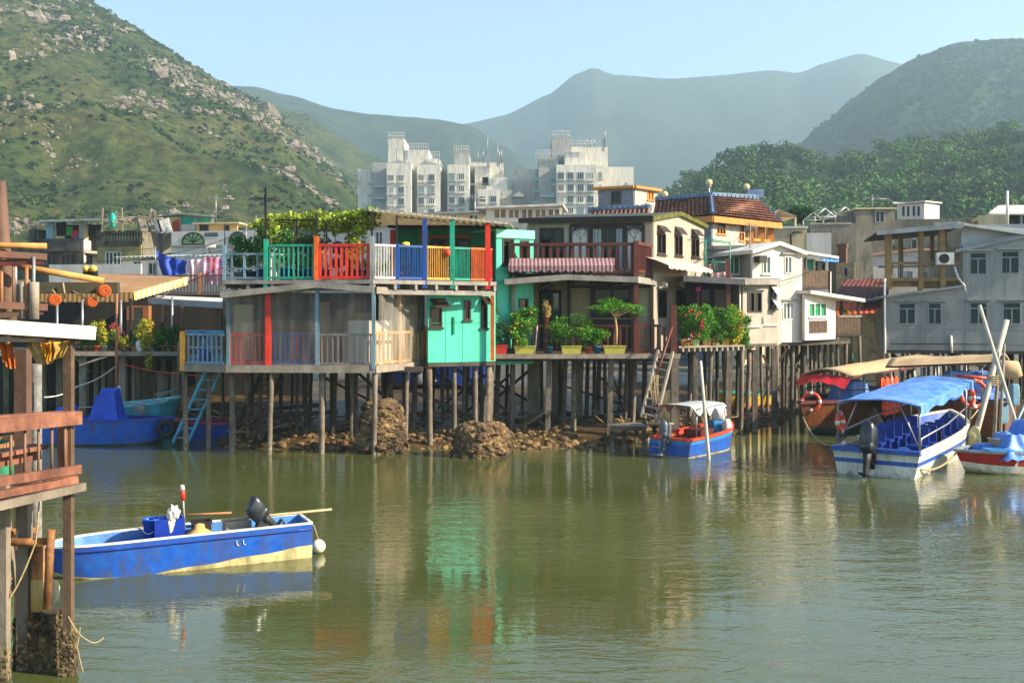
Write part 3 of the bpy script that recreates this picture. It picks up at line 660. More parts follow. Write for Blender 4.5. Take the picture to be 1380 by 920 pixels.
# green room on the terrace and the annex beside it
gr = PLpx(532, 39.2, 676, 38.6)
wall(A, gr, 0, gr.w, UZ, gr.z(600, 308), green_d, [((580, 322, 634, 374), dict(fm=frame_d, pm=glass_m, cols=3, fw=.07))], name='room_wall')
wall(A, PL(gr.pt(gr.w, 0, 0).xy, (gr.pt(gr.w, 0, 0).x+.4, 43)), .15, 3.5, UZ, gr.z(600, 308), green_d)
slab(A, [gr.pt(-.2, .25, gr.z(600, 306)+.08), gr.pt(gr.w+.1, .25, gr.z(600, 306)+.02), gr.pt(gr.w+.1, -4, gr.z(600, 306)+.25), gr.pt(-.2, -4, gr.z(600, 306)+.25)], .1, sheet_d)
MB().pbox(gr, gr.a(574), gr.a(636), .01, .05, gr.z(600, 321), gr.z(600, 317)).to('door_trim', COLR['rust'], A)
an = PLpx(669, 37.2, 719, 38.0)
wall(A, an, 0, an.w, 2.7, an.z(690, 311), green_p, [((677, 321, 693, 357), dict(fm=frame_d, cols=1, tr=.75)), ((701, 324, 713, 352), dict(fm=frame_d, cols=1)), ((699, 402, 712, 440), dict(fm=frame_d, cols=1))])
MB().pbox(an, -.03, an.w+.02, .004, .06, an.z(690, 321), an.z(690, 310)).to('cornice', M('pale_green_trim', '#7fd9b4', .6, .1), A)
slab(A, [an.pt(-.05, .05, an.z(690, 309.5)), an.pt(an.w, .05, an.z(690, 309.5)), an.pt(an.w, -5, an.z(690, 309.5)+.1), an.pt(-.05, -5, an.z(690, 309.5)+.1)], .06, green_p)
# lower green wall with its windows
zt = 5.34
wall(A, pg, 0, pg.w, 2.86, zt, green_p, [((579, 414, 596, 441), dict(fm=frame_d, cols=1)), ((625, 404, 634.5, 431), dict(fm=frame_d, cols=1, tr=.7)), ((648, 404, 657, 442), dict(fm=frame_d, cols=1, tr=.75))])
wall(A, PL((pg.p.x-.01, pg.p.y+3.2), (pg.p.x-.01, pg.p.y+.13)), 0, 3.0, 2.86, zt, green_d)
for nm, px0, px1, yt, yb, o in (('window_flap', 579, 599, 402, 413, .42), ('window_flap', 648, 658, 399, 409, .3)):
    a0, a1, z0, z1 = pg.rect((px0, yt, px1, yb)); m = MB(); m.prism([pg.pt(a0, .03, z1), pg.pt(a1, .03, z1), pg.pt(a1+.06, o, z0), pg.pt(a0+.06, o, z0)], (0, 0, -.04)); m.to(nm, frame_d, A)
m = MB(); 
for i in range(9):
    if i % 2 == 0: m.pbox(pg, pg.w*i/9, pg.w*(i+1)/9, .003, .05, zt-.01, zt+.13)
m.to('trim', COLR['rust'], A)
m = MB()
for i in range(9):
    if i % 2: m.pbox(pg, pg.w*i/9+.001, pg.w*(i+1)/9-.001, .003, .05, zt-.01, zt+.13)
m.to('trim', white_p, A)
post(A, pg.pt(pg.a(660), .22, 0), 2.9, pg.z(660, 398), .13, COLR['orange']); post(A, pg.pt(pg.a(611), .03, 0), pg.z(611, 450), pg.z(611, 427), .06, COLR['teal'])
MB().prism([pg.pt(0, 0, 2.84), pg.pt(pg.w, 0, 2.84), pg.pt(pg.w, -7, 2.84), pg.pt(0, -7, 2.84)], (0, 0, -.12)).to('floor_deck', pile_d, A)
m = MB()
for k in range(1, 4): m.pbox(pg, pg.w*k/4-.006, pg.w*k/4+.006, .001, .008, 2.87, zt-.02)
m.pbox(pg, 0, pg.w, .001, .007, 4.2, 4.215); m.to('sheet_seam', green_d, A)
# flue hose and water pipe
MB().tube([pr_.pt(pr_.w-.1, .1, 3.9), pr_.pt(pr_.w+.05, .18, 3.75), pr_.pt(pr_.w+.12, .18, 3.3), pr_.pt(pr_.w, .15, 3.0), pr_.pt(pr_.w-.15, .1, 3.05)], .025, 6).to('hose', COLR['yellow'], A)
# stilts
for px, Y, r in ((249, 34.5, .11), (281, 35.2, .1), (313, 34.0, .12), (366, 33.6, .1), (434, 33.7, .11), (506, 33.5, .1), (549, 35.2, .09), (578, 35.6, .12), (612, 36.2, .1), (640, 36.4, .1), (659, 36.6, .13)):
    stilt(A, px, Y, FZ-.1, r, pile_m)
for px, Y in ((300, 37), (332, 36.2), (352, 36), (400, 36.4), (410, 37.2), (452, 36.5), (480, 37.2), (475, 35.7), (527, 37), (560, 38), (596, 38.2), (626, 38.5), (648, 38.8), (310, 40), (340, 41), (378, 40.5), (420, 41), (447, 42), (468, 40.2), (497, 41.5), (520, 42), (545, 41), (572, 42), (603, 42.5), (630, 43), (660, 43), (684, 42.5), (360, 44), (395, 44), (437, 44.5), (515, 44.5), (585, 45), (640, 46)):
    stilt(A, px, Y, FZ-.12, U(.07, .13), random.choice((pile_m, pile_d, pile_d)))
for a, b_, w in (((520, 512, 37), (660, 640-70, 38.6), .12), ((580, 500, 40), (662, 545, 40), .1), ((662, 500, 41), (590, 550, 41), .1), ((616, 497, 39), (690, 560, 39.2), .11), ((690, 503, 42), (622, 560, 42), .1), ((640, 500, 43), (712, 540, 43), .1), ((712, 500, 43.5), (655, 548, 43), .1), ((480, 500, 38), (575, 585, 38), .1), ((430, 505, 43), (500, 540, 43), .09), ((440, 545, 40.5), (350, 552, 40), .14), ((455, 555, 38.5), (350, 560, 38), .16), ((530, 520, 44), (612, 520, 44), .12)):
    brace(A, a, b_, w)
# dark stair under the porch
m = MB(); s0, s1 = P(352, 506, 37.0), P(317, 578, 35.6)
for o in (0, .75): m.bar(s0+Vector((o, 0, 0)), s1+Vector((o, 0, 0)), .06, .2)
for k in range(8):
    q = s0.lerp(s1, (k+.5)/8); m.obox(q+Vector((.38, 0, 0)), (.75, .22, .04))
m.to('stair', pile_d, A)

# blue ladder under the small balcony
def ladder(name, label, p0, p1, w, mat, n, group=None, r=.035):
    p0, p1 = Vector(p0), Vector(p1); m = MB(); s = Vector((w/2, .02, 0))
    m.bar(p0-s, p1-s, r*2, r*2.6); m.bar(p0+s, p1+s, r*2, r*2.6)
    for k in range(n):
        q = p0.lerp(p1, (k+.5)/n); m.bar(q-s, q+s, r*1.5, r*1.2)
    return m.to(name, mat, label=label, cat='ladder')
lb = WP(279, 590, 0); ladder('ladder', 'slanting ladder with sky blue top under the small balcony of the plastic-sheeted house', (lb.x-.3, 35.8, .1), P(291, 492, 34.9), .5, COLR['skyblue'], 8)
# ================================================================== B. the concrete house with the red-brown balcony
B = T('stilt_house', 'two-storey concrete stilt house with red-brown balcony, striped awnings and mossy roof', 'house', XYZ((800, 39), 0))
bf = PLpx(711, 40.2, 879, 39.2); br = PLpx(879, 39.2, 949, 44.6)
DZ = 3.10; BZ = 5.98
ztop = bf.z(880, 294)
zt_f = ztop-.05
conc_l = M('sunny_concrete', '#a29a88', .85, .12, 1.2, stain=.38, stcol='#7d7361', streak=.2, bump=.15)
wall(B, bf, 0, bf.w, BZ, zt_f, conc, [((727, 307, 760, 360), dict(cols=2, fw=.09)), ((768, 301, 868, 362), None)])
a0, a1, z0, z1 = bf.rect((768, 301, 868, 362))
m = MB()                                          # the framed front of panels and sliding doors
for px in (769, 794, 843.5, 867): m.pbox(bf, bf.a(px)-.06, bf.a(px)+.06, -.1, .03, z0, z1-.12)
m.pbox(bf, a0, a1, -.1, .035, z1-.12, z1)
m.to('door_frame', frame_d, B)
pan_m = M('panel', '#cfcabd', .7, .05, 3)
ink = M('ink', '#38332d', .9, .2)
def tree_print(pl, pxm, ytop, ybot, par, seed, o):
    """thin branching tree motif set on a panel"""
    r_ = random.Random(seed); m = MB(); am = pl.a(pxm); zb, zt2 = pl.z(pxm, ybot), pl.z(pxm, ytop); h = zt2-zb
    def br_(a, z, ang, L, w, d):
        a2, z2 = a+math.sin(ang)*L, z+math.cos(ang)*L
        nx_, nz_ = math.cos(ang)*w/2, -math.sin(ang)*w/2
        m.q(pl.pt(a-nx_, o, z-nz_), pl.pt(a+nx_, o, z+nz_), pl.pt(a2+nx_*.7, o, z2+nz_*.7), pl.pt(a2-nx_*.7, o, z2-nz_*.7))
        if d:
            for k in range(3): br_(a2, z2, ang+(k-1)*.55+r_.uniform(-.2, .2), L*.66, w*.7, d-1)
        else:
            for k in range(2):
                c, e = a2+r_.uniform(-.05, .05), z2+r_.uniform(-.05, .05); m.q(pl.pt(c-.02, o+.001, e), pl.pt(c, o+.001, e-.02), pl.pt(c+.02, o+.001, e), pl.pt(c, o+.001, e+.02))
    br_(am, zb, 0, h*.40, .03, 4); return m.to('tree_motif', ink, par)
for p0_, p1_, pm, sd_ in ((770.5, 792.5, 782, 3), (845, 865.5, 855, 8)):
    q = MB(); q.pbox(bf, bf.a(p0_), bf.a(p1_), -.09, -.03, z0, z1-.12); q = q.to('panel', pan_m, B); tree_print(bf, pm, 306, 333, q, sd_, -.027)
drape = M('white_drape', '#aab2b0', .8, .1, 5, stripe=(0, .13, '#7d8886', .5))
for p0_, p1_ in ((796, 818.5), (819.5, 842)):
    aa0, aa1 = bf.a(p0_), bf.a(p1_); m = MB()
    for x0_, x1_, y0_, y1_ in ((aa0, aa1, z1-.2, z1-.12), (aa0, aa0+.07, z0, z1-.2), (aa1-.07, aa1, z0, z1-.2)): m.pbox(bf, x0_, x1_, -.09, -.02, y0_, y1_)
    d = m.to('sliding_door', frame_d, B); MB().q(bf.pt(aa0, -.07, z0), bf.pt(aa1, -.07, z0), bf.pt(aa1, -.07, z1-.2), bf.pt(aa0, -.07, z1-.2)).to('pane', glass_m, d)
    e0, e1 = (aa0+.08, aa0+.4) if p0_ < 800 else (aa1-.32, aa1-.08)
    MB().q(bf.pt(e0, -.068, z0), bf.pt(e1, -.068, z0), bf.pt(e1, -.068, z1-.2), bf.pt(e0, -.068, z1-.2)).to('drape', drape, d)
uw = [((x0, y0, x1, y1), dict(cols=2, fw=.07)) for x0, y0, x1, y1 in ((885.5, 314, 897, 343), (909, 317, 919.5, 345), (931.5, 319, 942, 347))]
gab = [(.0, ztop), (br.w, br.z(949, 305)), (br.w*.47, br.z(915, 289))]
lw = [((887, 391, 898, 428), dict(cols=2, fw=.07, hood=.12)), ((911, 391, 920.5, 432), dict(cols=2, fw=.07, hood=.12))]
wall(B, br, .14, br.w, BZ-.2, ztop-.12, conc_l, uw)
MB().pprism(br, [(0, ztop-.12), (br.w, ztop-.12), (br.w, br.z(949, 305)-.02), (br.w*.47, br.z(915, 288)), (.0, ztop-.02)], -.12, .001).to('gable', conc_l, B)
wall(B, br, .002, br.w, DZ, BZ-.2, conc_l, lw, name='wall')
for x0, y0, x1, y1 in ((885.5, 304, 897, 314), (909, 306, 919.5, 317), (931.5, 309, 942, 319)):       # open top flaps
    a_0, a_1, z_0, z_1 = br.rect((x0, y0, x1, y1)); MB().prism([br.pt(a_0, .02, z_1), br.pt(a_1, .02, z_1), br.pt(a_1, .24, z_0+.06), br.pt(a_0, .24, z_0+.06)], (0, 0, -.035)).to('window_flap', frame_d, B)
for px in (894, 917):
    MB().pbox(br, br.a(px)-.12, br.a(px)+.12, .002, .16, br.z(px, 388), br.z(px, 379)).to('wall_lamp', white_p, B)
# roof with mossy verge
ridge_a = br.w*.47; moss = M('moss', '#3d4a1c', .95, .4, 5, bump=.8, hue='#6a6a2c')
pA, pB_, pC = br.pt(-.25, .12, ztop+.02), br.pt(ridge_a, .12, br.z(915, 287)+.02), br.pt(br.w+.15, .12, br.z(949, 304)+.02)
wv = bf.pt(-.35, 0, 0)-bf.pt(bf.w, 0, 0); wv.z = 0
dark_roof = M('roof_felt', '#39413b', .8, .25, 3, stain=.4)
for p, q in ((pA, pB_), (pB_, pC)):
    slab(B, [p, q, q+wv, p+wv], .07, dark_roof)
    MB().prism([p+Vector((.02, 0, .02)), q+Vector((.02, 0, .02)), q+wv*.06+Vector((0, 0, .02)), p+wv*.06+Vector((0, 0, .02))], (0, 0, -.16)).to('moss', moss, B)
m = MB(); m.bar(pA+Vector((0, -.05, -.05)), pA+wv+Vector((0, -.05, -.05)), .06, .2); m.to('fascia', sheet_d, B)
# balcony
bb = PLpx(687, 37.4, 857, 37.1); bs = PLpx(857, 37.1, 879, 38.9)
MB().prism([bb.pt(0, 0, BZ), bb.pt(bb.w, 0, BZ), bs.pt(bs.w, 0, BZ), bf.pt(0, .01, BZ), XYZ((690, 39.6), BZ)], (0, 0, -.14)).to('balcony_deck', wood_d, B)
n_b = 17
m = MB()
for k in range(n_b):
    a = bb.w*(k+.3)/n_b; m.pbox(bb, a, a+.11+U(-.01, .02), -.06, .0, BZ+.06, BZ+.98)
m.to('balustrade', wood_r, B)
m = MB(); m.pbox(bb, -.05, bb.w+.03, -.1, .03, BZ+.98, BZ+1.09); m.pbox(bb, 0, bb.w, -.08, .012, BZ+.01, BZ+.07); m.to('rail', wood_r, B)
railing(B, bs.pt(.03, -.03, BZ), bs.pt(bs.w, -.03, BZ), 1.08, wood_r, 8, .09, .1)
railing(B, bb.pt(.03, -.1, BZ), XYZ((690, 39.4), BZ), 1.08, wood_r, 7, .09, .1)
post(B, bb.pt(.03, 0, 0), BZ, BZ+1.15, .14, wood_d); post(B, bb.pt(bb.w, .03, 0), DZ, BZ+1.15, .17, wood_r)
for k in range(5):
    q = bb.pt(bb.w*(k+.5)/5, -.05, BZ-.25); MB().bar(q, q-Vector((bb.n.x, bb.n.y, 0))*2.3, .1, .16).to('joist', wood_d, B)
stripe_a = M('maroon_stripe', '#a58d8c', .8, .08, 4, stain=.3, stripe=(0, .14, '#70424c', .5)); pink = M('pink_awning', '#e3a08d', .8, .07, 2, stripe=(1, .34, '#efc4b0', .62))
awning(B, bb.off(.06), bb.a(687), bb.a(828), bb.z(760, 348), bb.z(760, 359), .55, stripe_a, .24, 13)
awning(B, br.off(.02), br.a(866), br.a(928), br.z(895, 349), br.z(895, 361), 1.0, pink, .14, 9)
# lower roof over the deck
lz = [(680, 376, 36.8), (765, 369.5, 36.7), (859, 373, 36.6)]; L0, L1, L2 = (P(*q) for q in lz)
m = MB()
for p, q in ((L0, L1), (L1, L2)): m.bar(p-Vector((0, 0, .1)), q-Vector((0, 0, .1)), .06, .2)
m.bar(L2-Vector((0, 0, .1)), P(884, 377, 38.9)-Vector((0, 0, .1)), .06, .22)
m.to('fascia', sheet_m, B)
bk = Vector((.2, 3.2, .0)); slab(B, [L0, L1, L1+bk, L0+bk], .05, sheet_m); slab(B, [L1, L2, L2+bk+Vector((.3, 0, 0)), L1+bk], .05, sheet_m)
# ground-floor front
lf = bf.off(-.0)
warm_w = M('stained_warm_wall', '#a39a7a', .8, .16, 1.0, stain=.35, stcol='#6f8a60', streak=.5)
wall(B, lf, 0, lf.w, DZ, BZ-.16, warm_w, [((726.5, 391, 757, 470), dict(cols=2, fw=.12, pm=M('green_glass', '#1c5a48', .1, .4, 1.5, spec=.8))), ((798, 387, 851, 426), dict(cols=2, fw=.1)), ((798, 430, 851, 470), None)])
a0, a1, z0, z1 = lf.rect((798, 430, 851, 470)); MB().pbox(lf, a0, a1, -.08, -.02, z0, z1).to('door_panel', frame_d, B)
for px, w_ in ((767, .12), (797, .07), (852, .07), (878.5, .12)): post(B, lf.pt(lf.a(px), .05, 0), DZ, BZ-.17, w_, frame_d)
MB().pbox(lf, lf.a(769), lf.a(878), .003, .06, lf.z(820, 388), lf.z(820, 385)).to('lintel', frame_d, B)
for c, r_ in ((739, .33), (823, .42)):            # wrought-iron fans over door and window
    m = MB(); ac = lf.a(c); zc = lf.z(c, 391 if c < 800 else 386); o = .35
    m.tube([lf.pt(ac+r_*math.cos(t), o, zc+r_*.72*math.sin(t)) for t in [math.pi*i/12 for i in range(13)]], .025, 6); m.bar(lf.pt(ac-r_, o, zc), lf.pt(ac+r_, o, zc), .03)
    for t in range(1, 6): m.tube([lf.pt(ac, o, zc), lf.pt(ac+r_*math.cos(math.pi*t/6), o, zc+r_*.72*math.sin(math.pi*t/6))], .015, 5)
    m.bar(lf.pt(ac-r_, 0, zc), lf.pt(ac-r_, o, zc), .03); m.bar(lf.pt(ac+r_, 0, zc), lf.pt(ac+r_, o, zc), .03)
    m.to('iron_fan', dark_p, B)
wall(B, PL((bf.p.x+.0, bf.p.y+4), (bf.p.x, bf.p.y+.13)), 0, 3.8, DZ, ztop-.1, warm_w)
post(B, XYZ((692, 37.4), 0), DZ, 5.9, .13, wood_g)
post(B, XYZ((857.5, 36.9), 0), BZ-.2, 5.5, .01, wood_r)
# lower deck with its rail
dk = PLpx(661, 36.7, 906, 36.9)
MB().prism([dk.pt(0, .15, DZ), dk.pt(dk.w+.2, .15, DZ), XYZ((926, 40), DZ), XYZ((926, 46), DZ), XYZ((700, 46), DZ), XYZ((668, 38), DZ)], (0, 0, -.08)).to('deck', wood_b, B)
m = MB(); m.pbox(dk, -.02, dk.w+.25, .152, .2, DZ-.15, DZ+.015); m.to('deck_edge', wood_g, B)
for Y in (37.2, 39, 41.5, 44): MB().bar(XYZ((668, Y), DZ-.17), XYZ((915, Y), DZ-.17), .14, .18).to('joist', pile_d, B)
m = MB(); m.bar(dk.pt(.1, -.3, DZ+1.0), dk.pt(dk.w-.35, -.3, DZ+1.0), .07, .09); m.bar(dk.pt(.1, -.3, DZ+.12), dk.pt(dk.w-.35, -.3, DZ+.12), .06, .08); m.to('rail', wood_r, B)
m = MB()
for k in range(28):
    a = dk.w*(k+.4)/28.6; m.pbox(dk, a, a+.075, -.32, -.26, DZ+.15, DZ+.97)
m.to('balustrade', wood_r, B)
for px, yt, w_ in ((737, 434, .13), (858, 383, .12), (881, 430, .13), (908.5, 411, .22)): post(B, dk.pt(dk.a(px), -.27 if px < 900 else -.1, 0), DZ-.3 if px > 900 else DZ, dk.z(px, yt), w_, wood_r)
for px, Y, r in ((662, 36.8, .13), (691, 38.4, .12), (740, 37.2, .11), (773, 38.2, .11), (824, 37.2, .11), (856, 39.0, .11), (909, 37.0, .16)): stilt(B, px, Y, DZ-.09, r, pile_m, sq=px in (740, 824, 909))
for px, Y, w_ in ((719, 40.8, .56), (748, 41.5, .3), (780, 41.0, .34), (900, 41.0, .85)): stilt(B, px, Y, DZ-.1, w_/2, pile_c, 0, True, name='pillar')
for px, Y in ((672, 41), (755, 43), (762, 40), (793, 43), (802, 40.5), (808, 44), (815, 41.5), (845, 41), (850, 43.5), (869, 42), (837, 45), (705, 44), (730, 45), (784, 46), (890, 44)): stilt(B, px, Y, DZ-.1, U(.07, .13))
for a, b_, w_ in (((826, 505, 42), (842, 560, 42), .05), ((840, 545, 43), (760, 520, 44), .07), ((800, 500, 44), (860, 555, 44), .08)): brace(B, a, b_, w_)

# ================================================================== C. low grey house with the flower shelf
Cc = T('stilt_house', 'low grey sheet-walled stilt house with dark porch behind the flower shelf', 'house', XYZ((980, 40), 0))
CZ = 3.36
cf = PLpx(924, 40.6, 1001, 39.8); cw = PLpx(1001, 39.8, 1047, 41.0); cz = cw.z(1020, 380)
grey_s = M('grey_board_wall', '#a29a8b', .8, .1, 1.5, stain=.4, stcol='#706757', streak=.15)
wall(Cc, cw, 0, cw.w, CZ-.1, cz, grey_s, [((1007, 393, 1026.5, 421), dict(cols=2, fw=.06, hood=.1))])
a0, a1, z0, z1 = cw.rect((1037, 384, 1045, 416)); wq = window(Cc, cw.off(.05), (a0, a1, z0, z1), frame_d, glass_m, 1, .5, dep=.03)
for yy0, yy1 in ((386, 399), (402, 415)):
    z0_, z1_ = cw.z(1041, yy1), cw.z(1041, yy0); MB().prism([cw.pt(a0, .09, z1_), cw.pt(a1, .09, z1_), cw.pt(a1+.12, .32, z0_), cw.pt(a0+.12, .32, z0_)], (0, 0, -.03)).to('window_flap', frame_g, Cc)
wall(Cc, PL(cw.pt(cw.w, 0, 0).xy, (cw.pt(cw.w, 0, 0).x+1.2, cw.pt(0, 0, 0).y+5)), .13, 4, CZ-.1, cz, grey_s)
wall(Cc, PL((cw.p.x-.0, cw.p.y+2.6), (cw.p.x, cw.p.y+.13)), 0, 2.4, CZ-.1, cz, grey_s)
cbk = PLpx(924, 42.0, 1003, 41.6)
wall(Cc, cbk, 0, cbk.w, CZ-.1, cz, frame_d, [((943, 388, 958, 450), dict(cols=1)), ((961, 388, 980, 450), dict(cols=1, pm=grey_s)), ((984, 388, 999, 450), dict(cols=1))])
MB().prism([XYZ((924, 40.2), CZ), XYZ((1001, 39.8), CZ), XYZ((1047, 41.0), CZ), XYZ((1055, 46), CZ), XYZ((924, 46), CZ)], (0, 0, -.12)).to('floor_deck', pile_d, Cc)
slab(Cc, [P(921, 371, 39.4), P(1004, 377, 39.0), P(1050, 377, 40.9), P(1052, 374, 45.5), P(921, 372, 45)], .06, sheet_m)
m = MB(); m.bar(P(921, 375, 39.38), P(1003, 380, 38.98), .07, .22); m.bar(P(1003, 380, 38.98), P(1050, 380, 40.88), .07, .2); m.to('fascia', sheet_m, Cc)
for px, Y, y0, w_ in ((981, 39.2, 349, .16), (940.5, 39.6, 392, .1), (999, 39.9, 380, .08)): post(Cc, XYZ((px, Y), 0), CZ, P(px, y0, Y).z, w_, wood_r)
m = MB(); m.tube([cw.pt(0.02, .05, cw.z(1003, 441)), cw.pt(cw.a(1024), .05, cw.z(1024, 440)), cw.pt(cw.a(1026), .05, cw.z(1026, 438)), cw.pt(cw.w, .05, cw.z(1047, 438))], .035, 7); m.tube([cw.pt(cw.a(1028), .05, cw.z(1028, 427)), cw.pt(cw.a(1028), .05, cw.z(1028, 438))], .03, 6); m.tube([cf.pt(cf.w-.1, .1, CZ+.1), cf.pt(cf.w-.1, .1, cz)], .035, 7); m.to('water_pipe', white_p, Cc)
sh = PLpx(915, 37.3, 1004, 39.0); SZ = sh.z(960, 465.5)
MB().prism([sh.pt(0, .0, SZ), sh.pt(sh.w, 0, SZ), XYZ((1004, 40.2), SZ), XYZ((915, 39.0), SZ)], (0, 0, -.06)).to('flower_shelf', wood_g, Cc)
for k in range(12): MB().pbox(sh, sh.w*(k+.3)/12, sh.w*(k+.3)/12+.08, -1, .1, SZ-.2, SZ-.065).to('joist', wood_g, Cc)
for px, Y, r in ((937, 38.2, .11), (958, 38.5, .1), (983, 38.6, .13), (1000, 39.3, .11), (1010, 40.6, .11), (1017, 40.0, .12), (1043, 41.4, .11)): stilt(Cc, px, Y, CZ-.22, r, pile_m, sq=px % 2 == 1)
for px, Y in ((930, 42), (950, 44), (966, 43), (975, 42), (995, 43), (1025, 44), (1035, 45), (1047, 44), (1060, 46), (960, 46)): stilt(Cc, px, Y, CZ-.2, U(.07, .13))
for a, b_, w_ in (((1028, 478, 43), (1052, 530, 43), .08), ((1060, 470, 44), (1030, 520, 44), .09), ((990, 480, 43), (1022, 530, 43), .08)): brace(Cc, a, b_, w_)
def jar(lbl, px, py, Y): pass

# ================================================================== D. white gabled house, its annex, and the grey block behind
D = T('stilt_house', 'white gabled two-storey stilt house with slatted balconies and teal curtains', 'house', XYZ((1060, 45), 0))
wf = PLpx(1014, 43.4, 1081, 44.4); we = wf.z(1015, 338)
wi = dict(fm=frame_w, pm=curt_pale, cols=2, fw=.05)
wall(D, wf, 0, wf.w, 3.3, we, conc_w, [((1027.5, 345, 1039, 369), wi), ((1057, 345, 1067.5, 369), dict(wi, hood=.1)), ((1055, 407, 1070, 431), dict(wi, cols=3, hood=.1))])
MB().pprism(wf, [(0, we), (wf.w, we), (wf.w/2, wf.z(1047, 328))], -.12, 0).to('gable', conc_w, D)
wr = PL(wf.pt(wf.w, 0, 0).xy, (wf.pt(wf.w, 0, 0).x+1.0, wf.pt(wf.w, 0, 0).y+5))
wall(D, wr, .13, wr.w, 3.3, we, conc_w)
wall(D, PL((wf.p.x, wf.p.y+5), (wf.p.x, wf.p.y+.13)), 0, 4.8, 3.3, we, blue_w)
rp = [wf.pt(-.12, .2, we+.03), wf.pt(wf.w/2, .2, wf.z(1047, 327)+.05), wf.pt(wf.w+.12, .2, we+.03)]
for p, q in zip(rp, rp[1:]): slab(D, [p, q, q-Vector((wf.n.x, wf.n.y, 0))*5.5, p-Vector((wf.n.x, wf.n.y, 0))*5.5], .16, tin_w)
MB().pbox(wf, wf.a(1016), wf.a(1026), .01, .4, wf.z(1020, 354), wf.z(1020, 345)).to('air_conditioner', dark_p, D)
MB().prism([XYZ((1014, 43.5), 3.3), XYZ((1081, 44.5), 3.3), XYZ((1146, 47), 3.3), XYZ((1146, 51), 3.3), XYZ((1014, 50), 3.3)], (0, 0, -.14)).to('floor_deck', pile_d, D)
# annex
x0_ = wf.pt(wf.w, .0, 0); af = PL((x0_.x+.02, x0_.y-.35), XY(1126, 46.0)); az0, az1 = af.z(1100, 458), af.z(1100, 397)
wall(D, af, 0, af.w, az0, az1, conc_w, [((1090, 408, 1113.5, 427), dict(fm=frame_w, pm=curt_green, cols=3, fw=.05, sill=True)), ((1090, 432, 1115, 449), None)])
a0, a1, z0, z1 = af.rect((1090, 432, 1115, 449)); slat = M('slat_wood', '#5c4a3a', .85, .35, 6, stain=.3, streak=.1)
m = MB()
for k in range(13): m.pbox(af, a0+(a1-a0)*(k+.1)/13, a0+(a1-a0)*(k+.85)/13, -.07, -.02, z0, z1)
m.pbox(af, a0, a1, -.1, -.075, z0, z1); m.to('slat_vent', slat, D)
wall(D, PL(af.pt(af.w, 0, 0).xy, (af.pt(af.w, 0, 0).x+.9, 50)), .13, 3.5, az0, az1, conc_w)
slab(D, [af.pt(-.05, .3, af.z(1080, 391)), P(1166, 402.5, 46.2), P(1166, 404, 50), af.pt(-.05, -4, af.z(1080, 391)+.05)], .14, tin_w)
# upper balcony
ub = PLpx(1080, 45.0, 1118, 46.2); uz = ub.z(1100, 386)
MB().prism([ub.pt(0, 0, uz), ub.pt(ub.w, 0, uz), ub.pt(ub.w+.4, -3, uz), ub.pt(.3, -3, uz)], (0, 0, -.12)).to('balcony_deck', wood_d, D)
m = MB()
for k in range(20): m.pbox(ub, ub.w*(k+.08)/20, ub.w*(k+.85)/20, -.03, .0, uz-.05, uz+.72+U(-.04, .04))
m.to('slat_railing', slat, D)
m = MB(); m.pbox(ub, 0, ub.w, -.09, -.035, uz+.5, uz+.58); m.to('rail', wood_d, D)
post(D, ub.pt(ub.w-.05, .02, 0), az1-.1, ub.z(1115, 345), .06, dark_p); MB().pbox(ub, ub.w-.04, ub.w+.01, .03, .08, az1, ub.z(1117, 366)).to('pipe', white_p, D)
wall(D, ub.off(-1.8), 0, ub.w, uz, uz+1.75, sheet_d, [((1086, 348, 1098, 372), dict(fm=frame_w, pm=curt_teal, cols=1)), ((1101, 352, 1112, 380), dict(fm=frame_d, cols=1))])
slab(D, [P(1074, 336.5, 44.6), P(1130.5, 345.5, 45.8), P(1130, 347, 50), P(1076, 340, 50)], .1, tin_w)
awning(D, ub.off(.1), ub.a(1099), ub.a(1120), ub.z(1110, 348.5), ub.z(1110, 350), .3, M('blue_awning', '#1f67b8', .7, .1, 3, stripe=(0, .2, '#3f8bd6', .5)), .12, 8)
# lower balcony
lb_ = PLpx(1127, 46.8, 1160, 47.4); lzz = lb_.z(1143, 449)
MB().prism([lb_.pt(0, 0, lzz), lb_.pt(lb_.w, 0, lzz), lb_.pt(lb_.w+.3, -3, lzz), lb_.pt(0, -3, lzz)], (0, 0, -.12)).to('balcony_deck', wood_d, D)
m = MB()
for k in range(17): m.pbox(lb_, lb_.w*(k+.08)/17, lb_.w*(k+.8)/17, -.03, .0, lzz-.02, lzz+.72)
m.to('slat_railing', slat, D)
m = MB(); m.pbox(lb_, -.02, lb_.w+.05, -.09, .03, lzz+.725, lzz+.82); m.to('rail', wood_g, D)
for px in (1135, 1158): post(D, lb_.pt(lb_.a(px), -.05, 0), lzz+.8, lb_.z(px, 402), .1, wood_d)
for px, Y in ((1128, 47), (1158, 47.6)): stilt(D, px, Y, lzz-.1, .1, pile_m)
for px, Y, r in ((1068, 45, .12), (1083, 46, .16), (1092, 47, .1), (1104, 46.5, .1), (1112, 48, .1), (1120, 47.2, .1), (1074, 48, .1), (1055, 45.6, .1), (1098, 49, .12), (1140, 49, .12), (1086, 50, .1)): stilt(D, px, Y, 3.2, r, pile_d if px % 2 else pile_m)
for a, b_, w_ in (((1062, 470, 45.6), (1078, 530, 45.6), .09), ((1083, 468, 46.5), (1060, 520, 46), .09), ((1066, 480, 47), (1095, 515, 47), .08)): brace(D, a, b_, w_)
E = T('house', 'grey-blue flat-roofed house behind the washing terrace, left of the white gable', 'house', XYZ((980, 47), 0))
ef = PLpx(944, 46.0, 1016, 45.4)
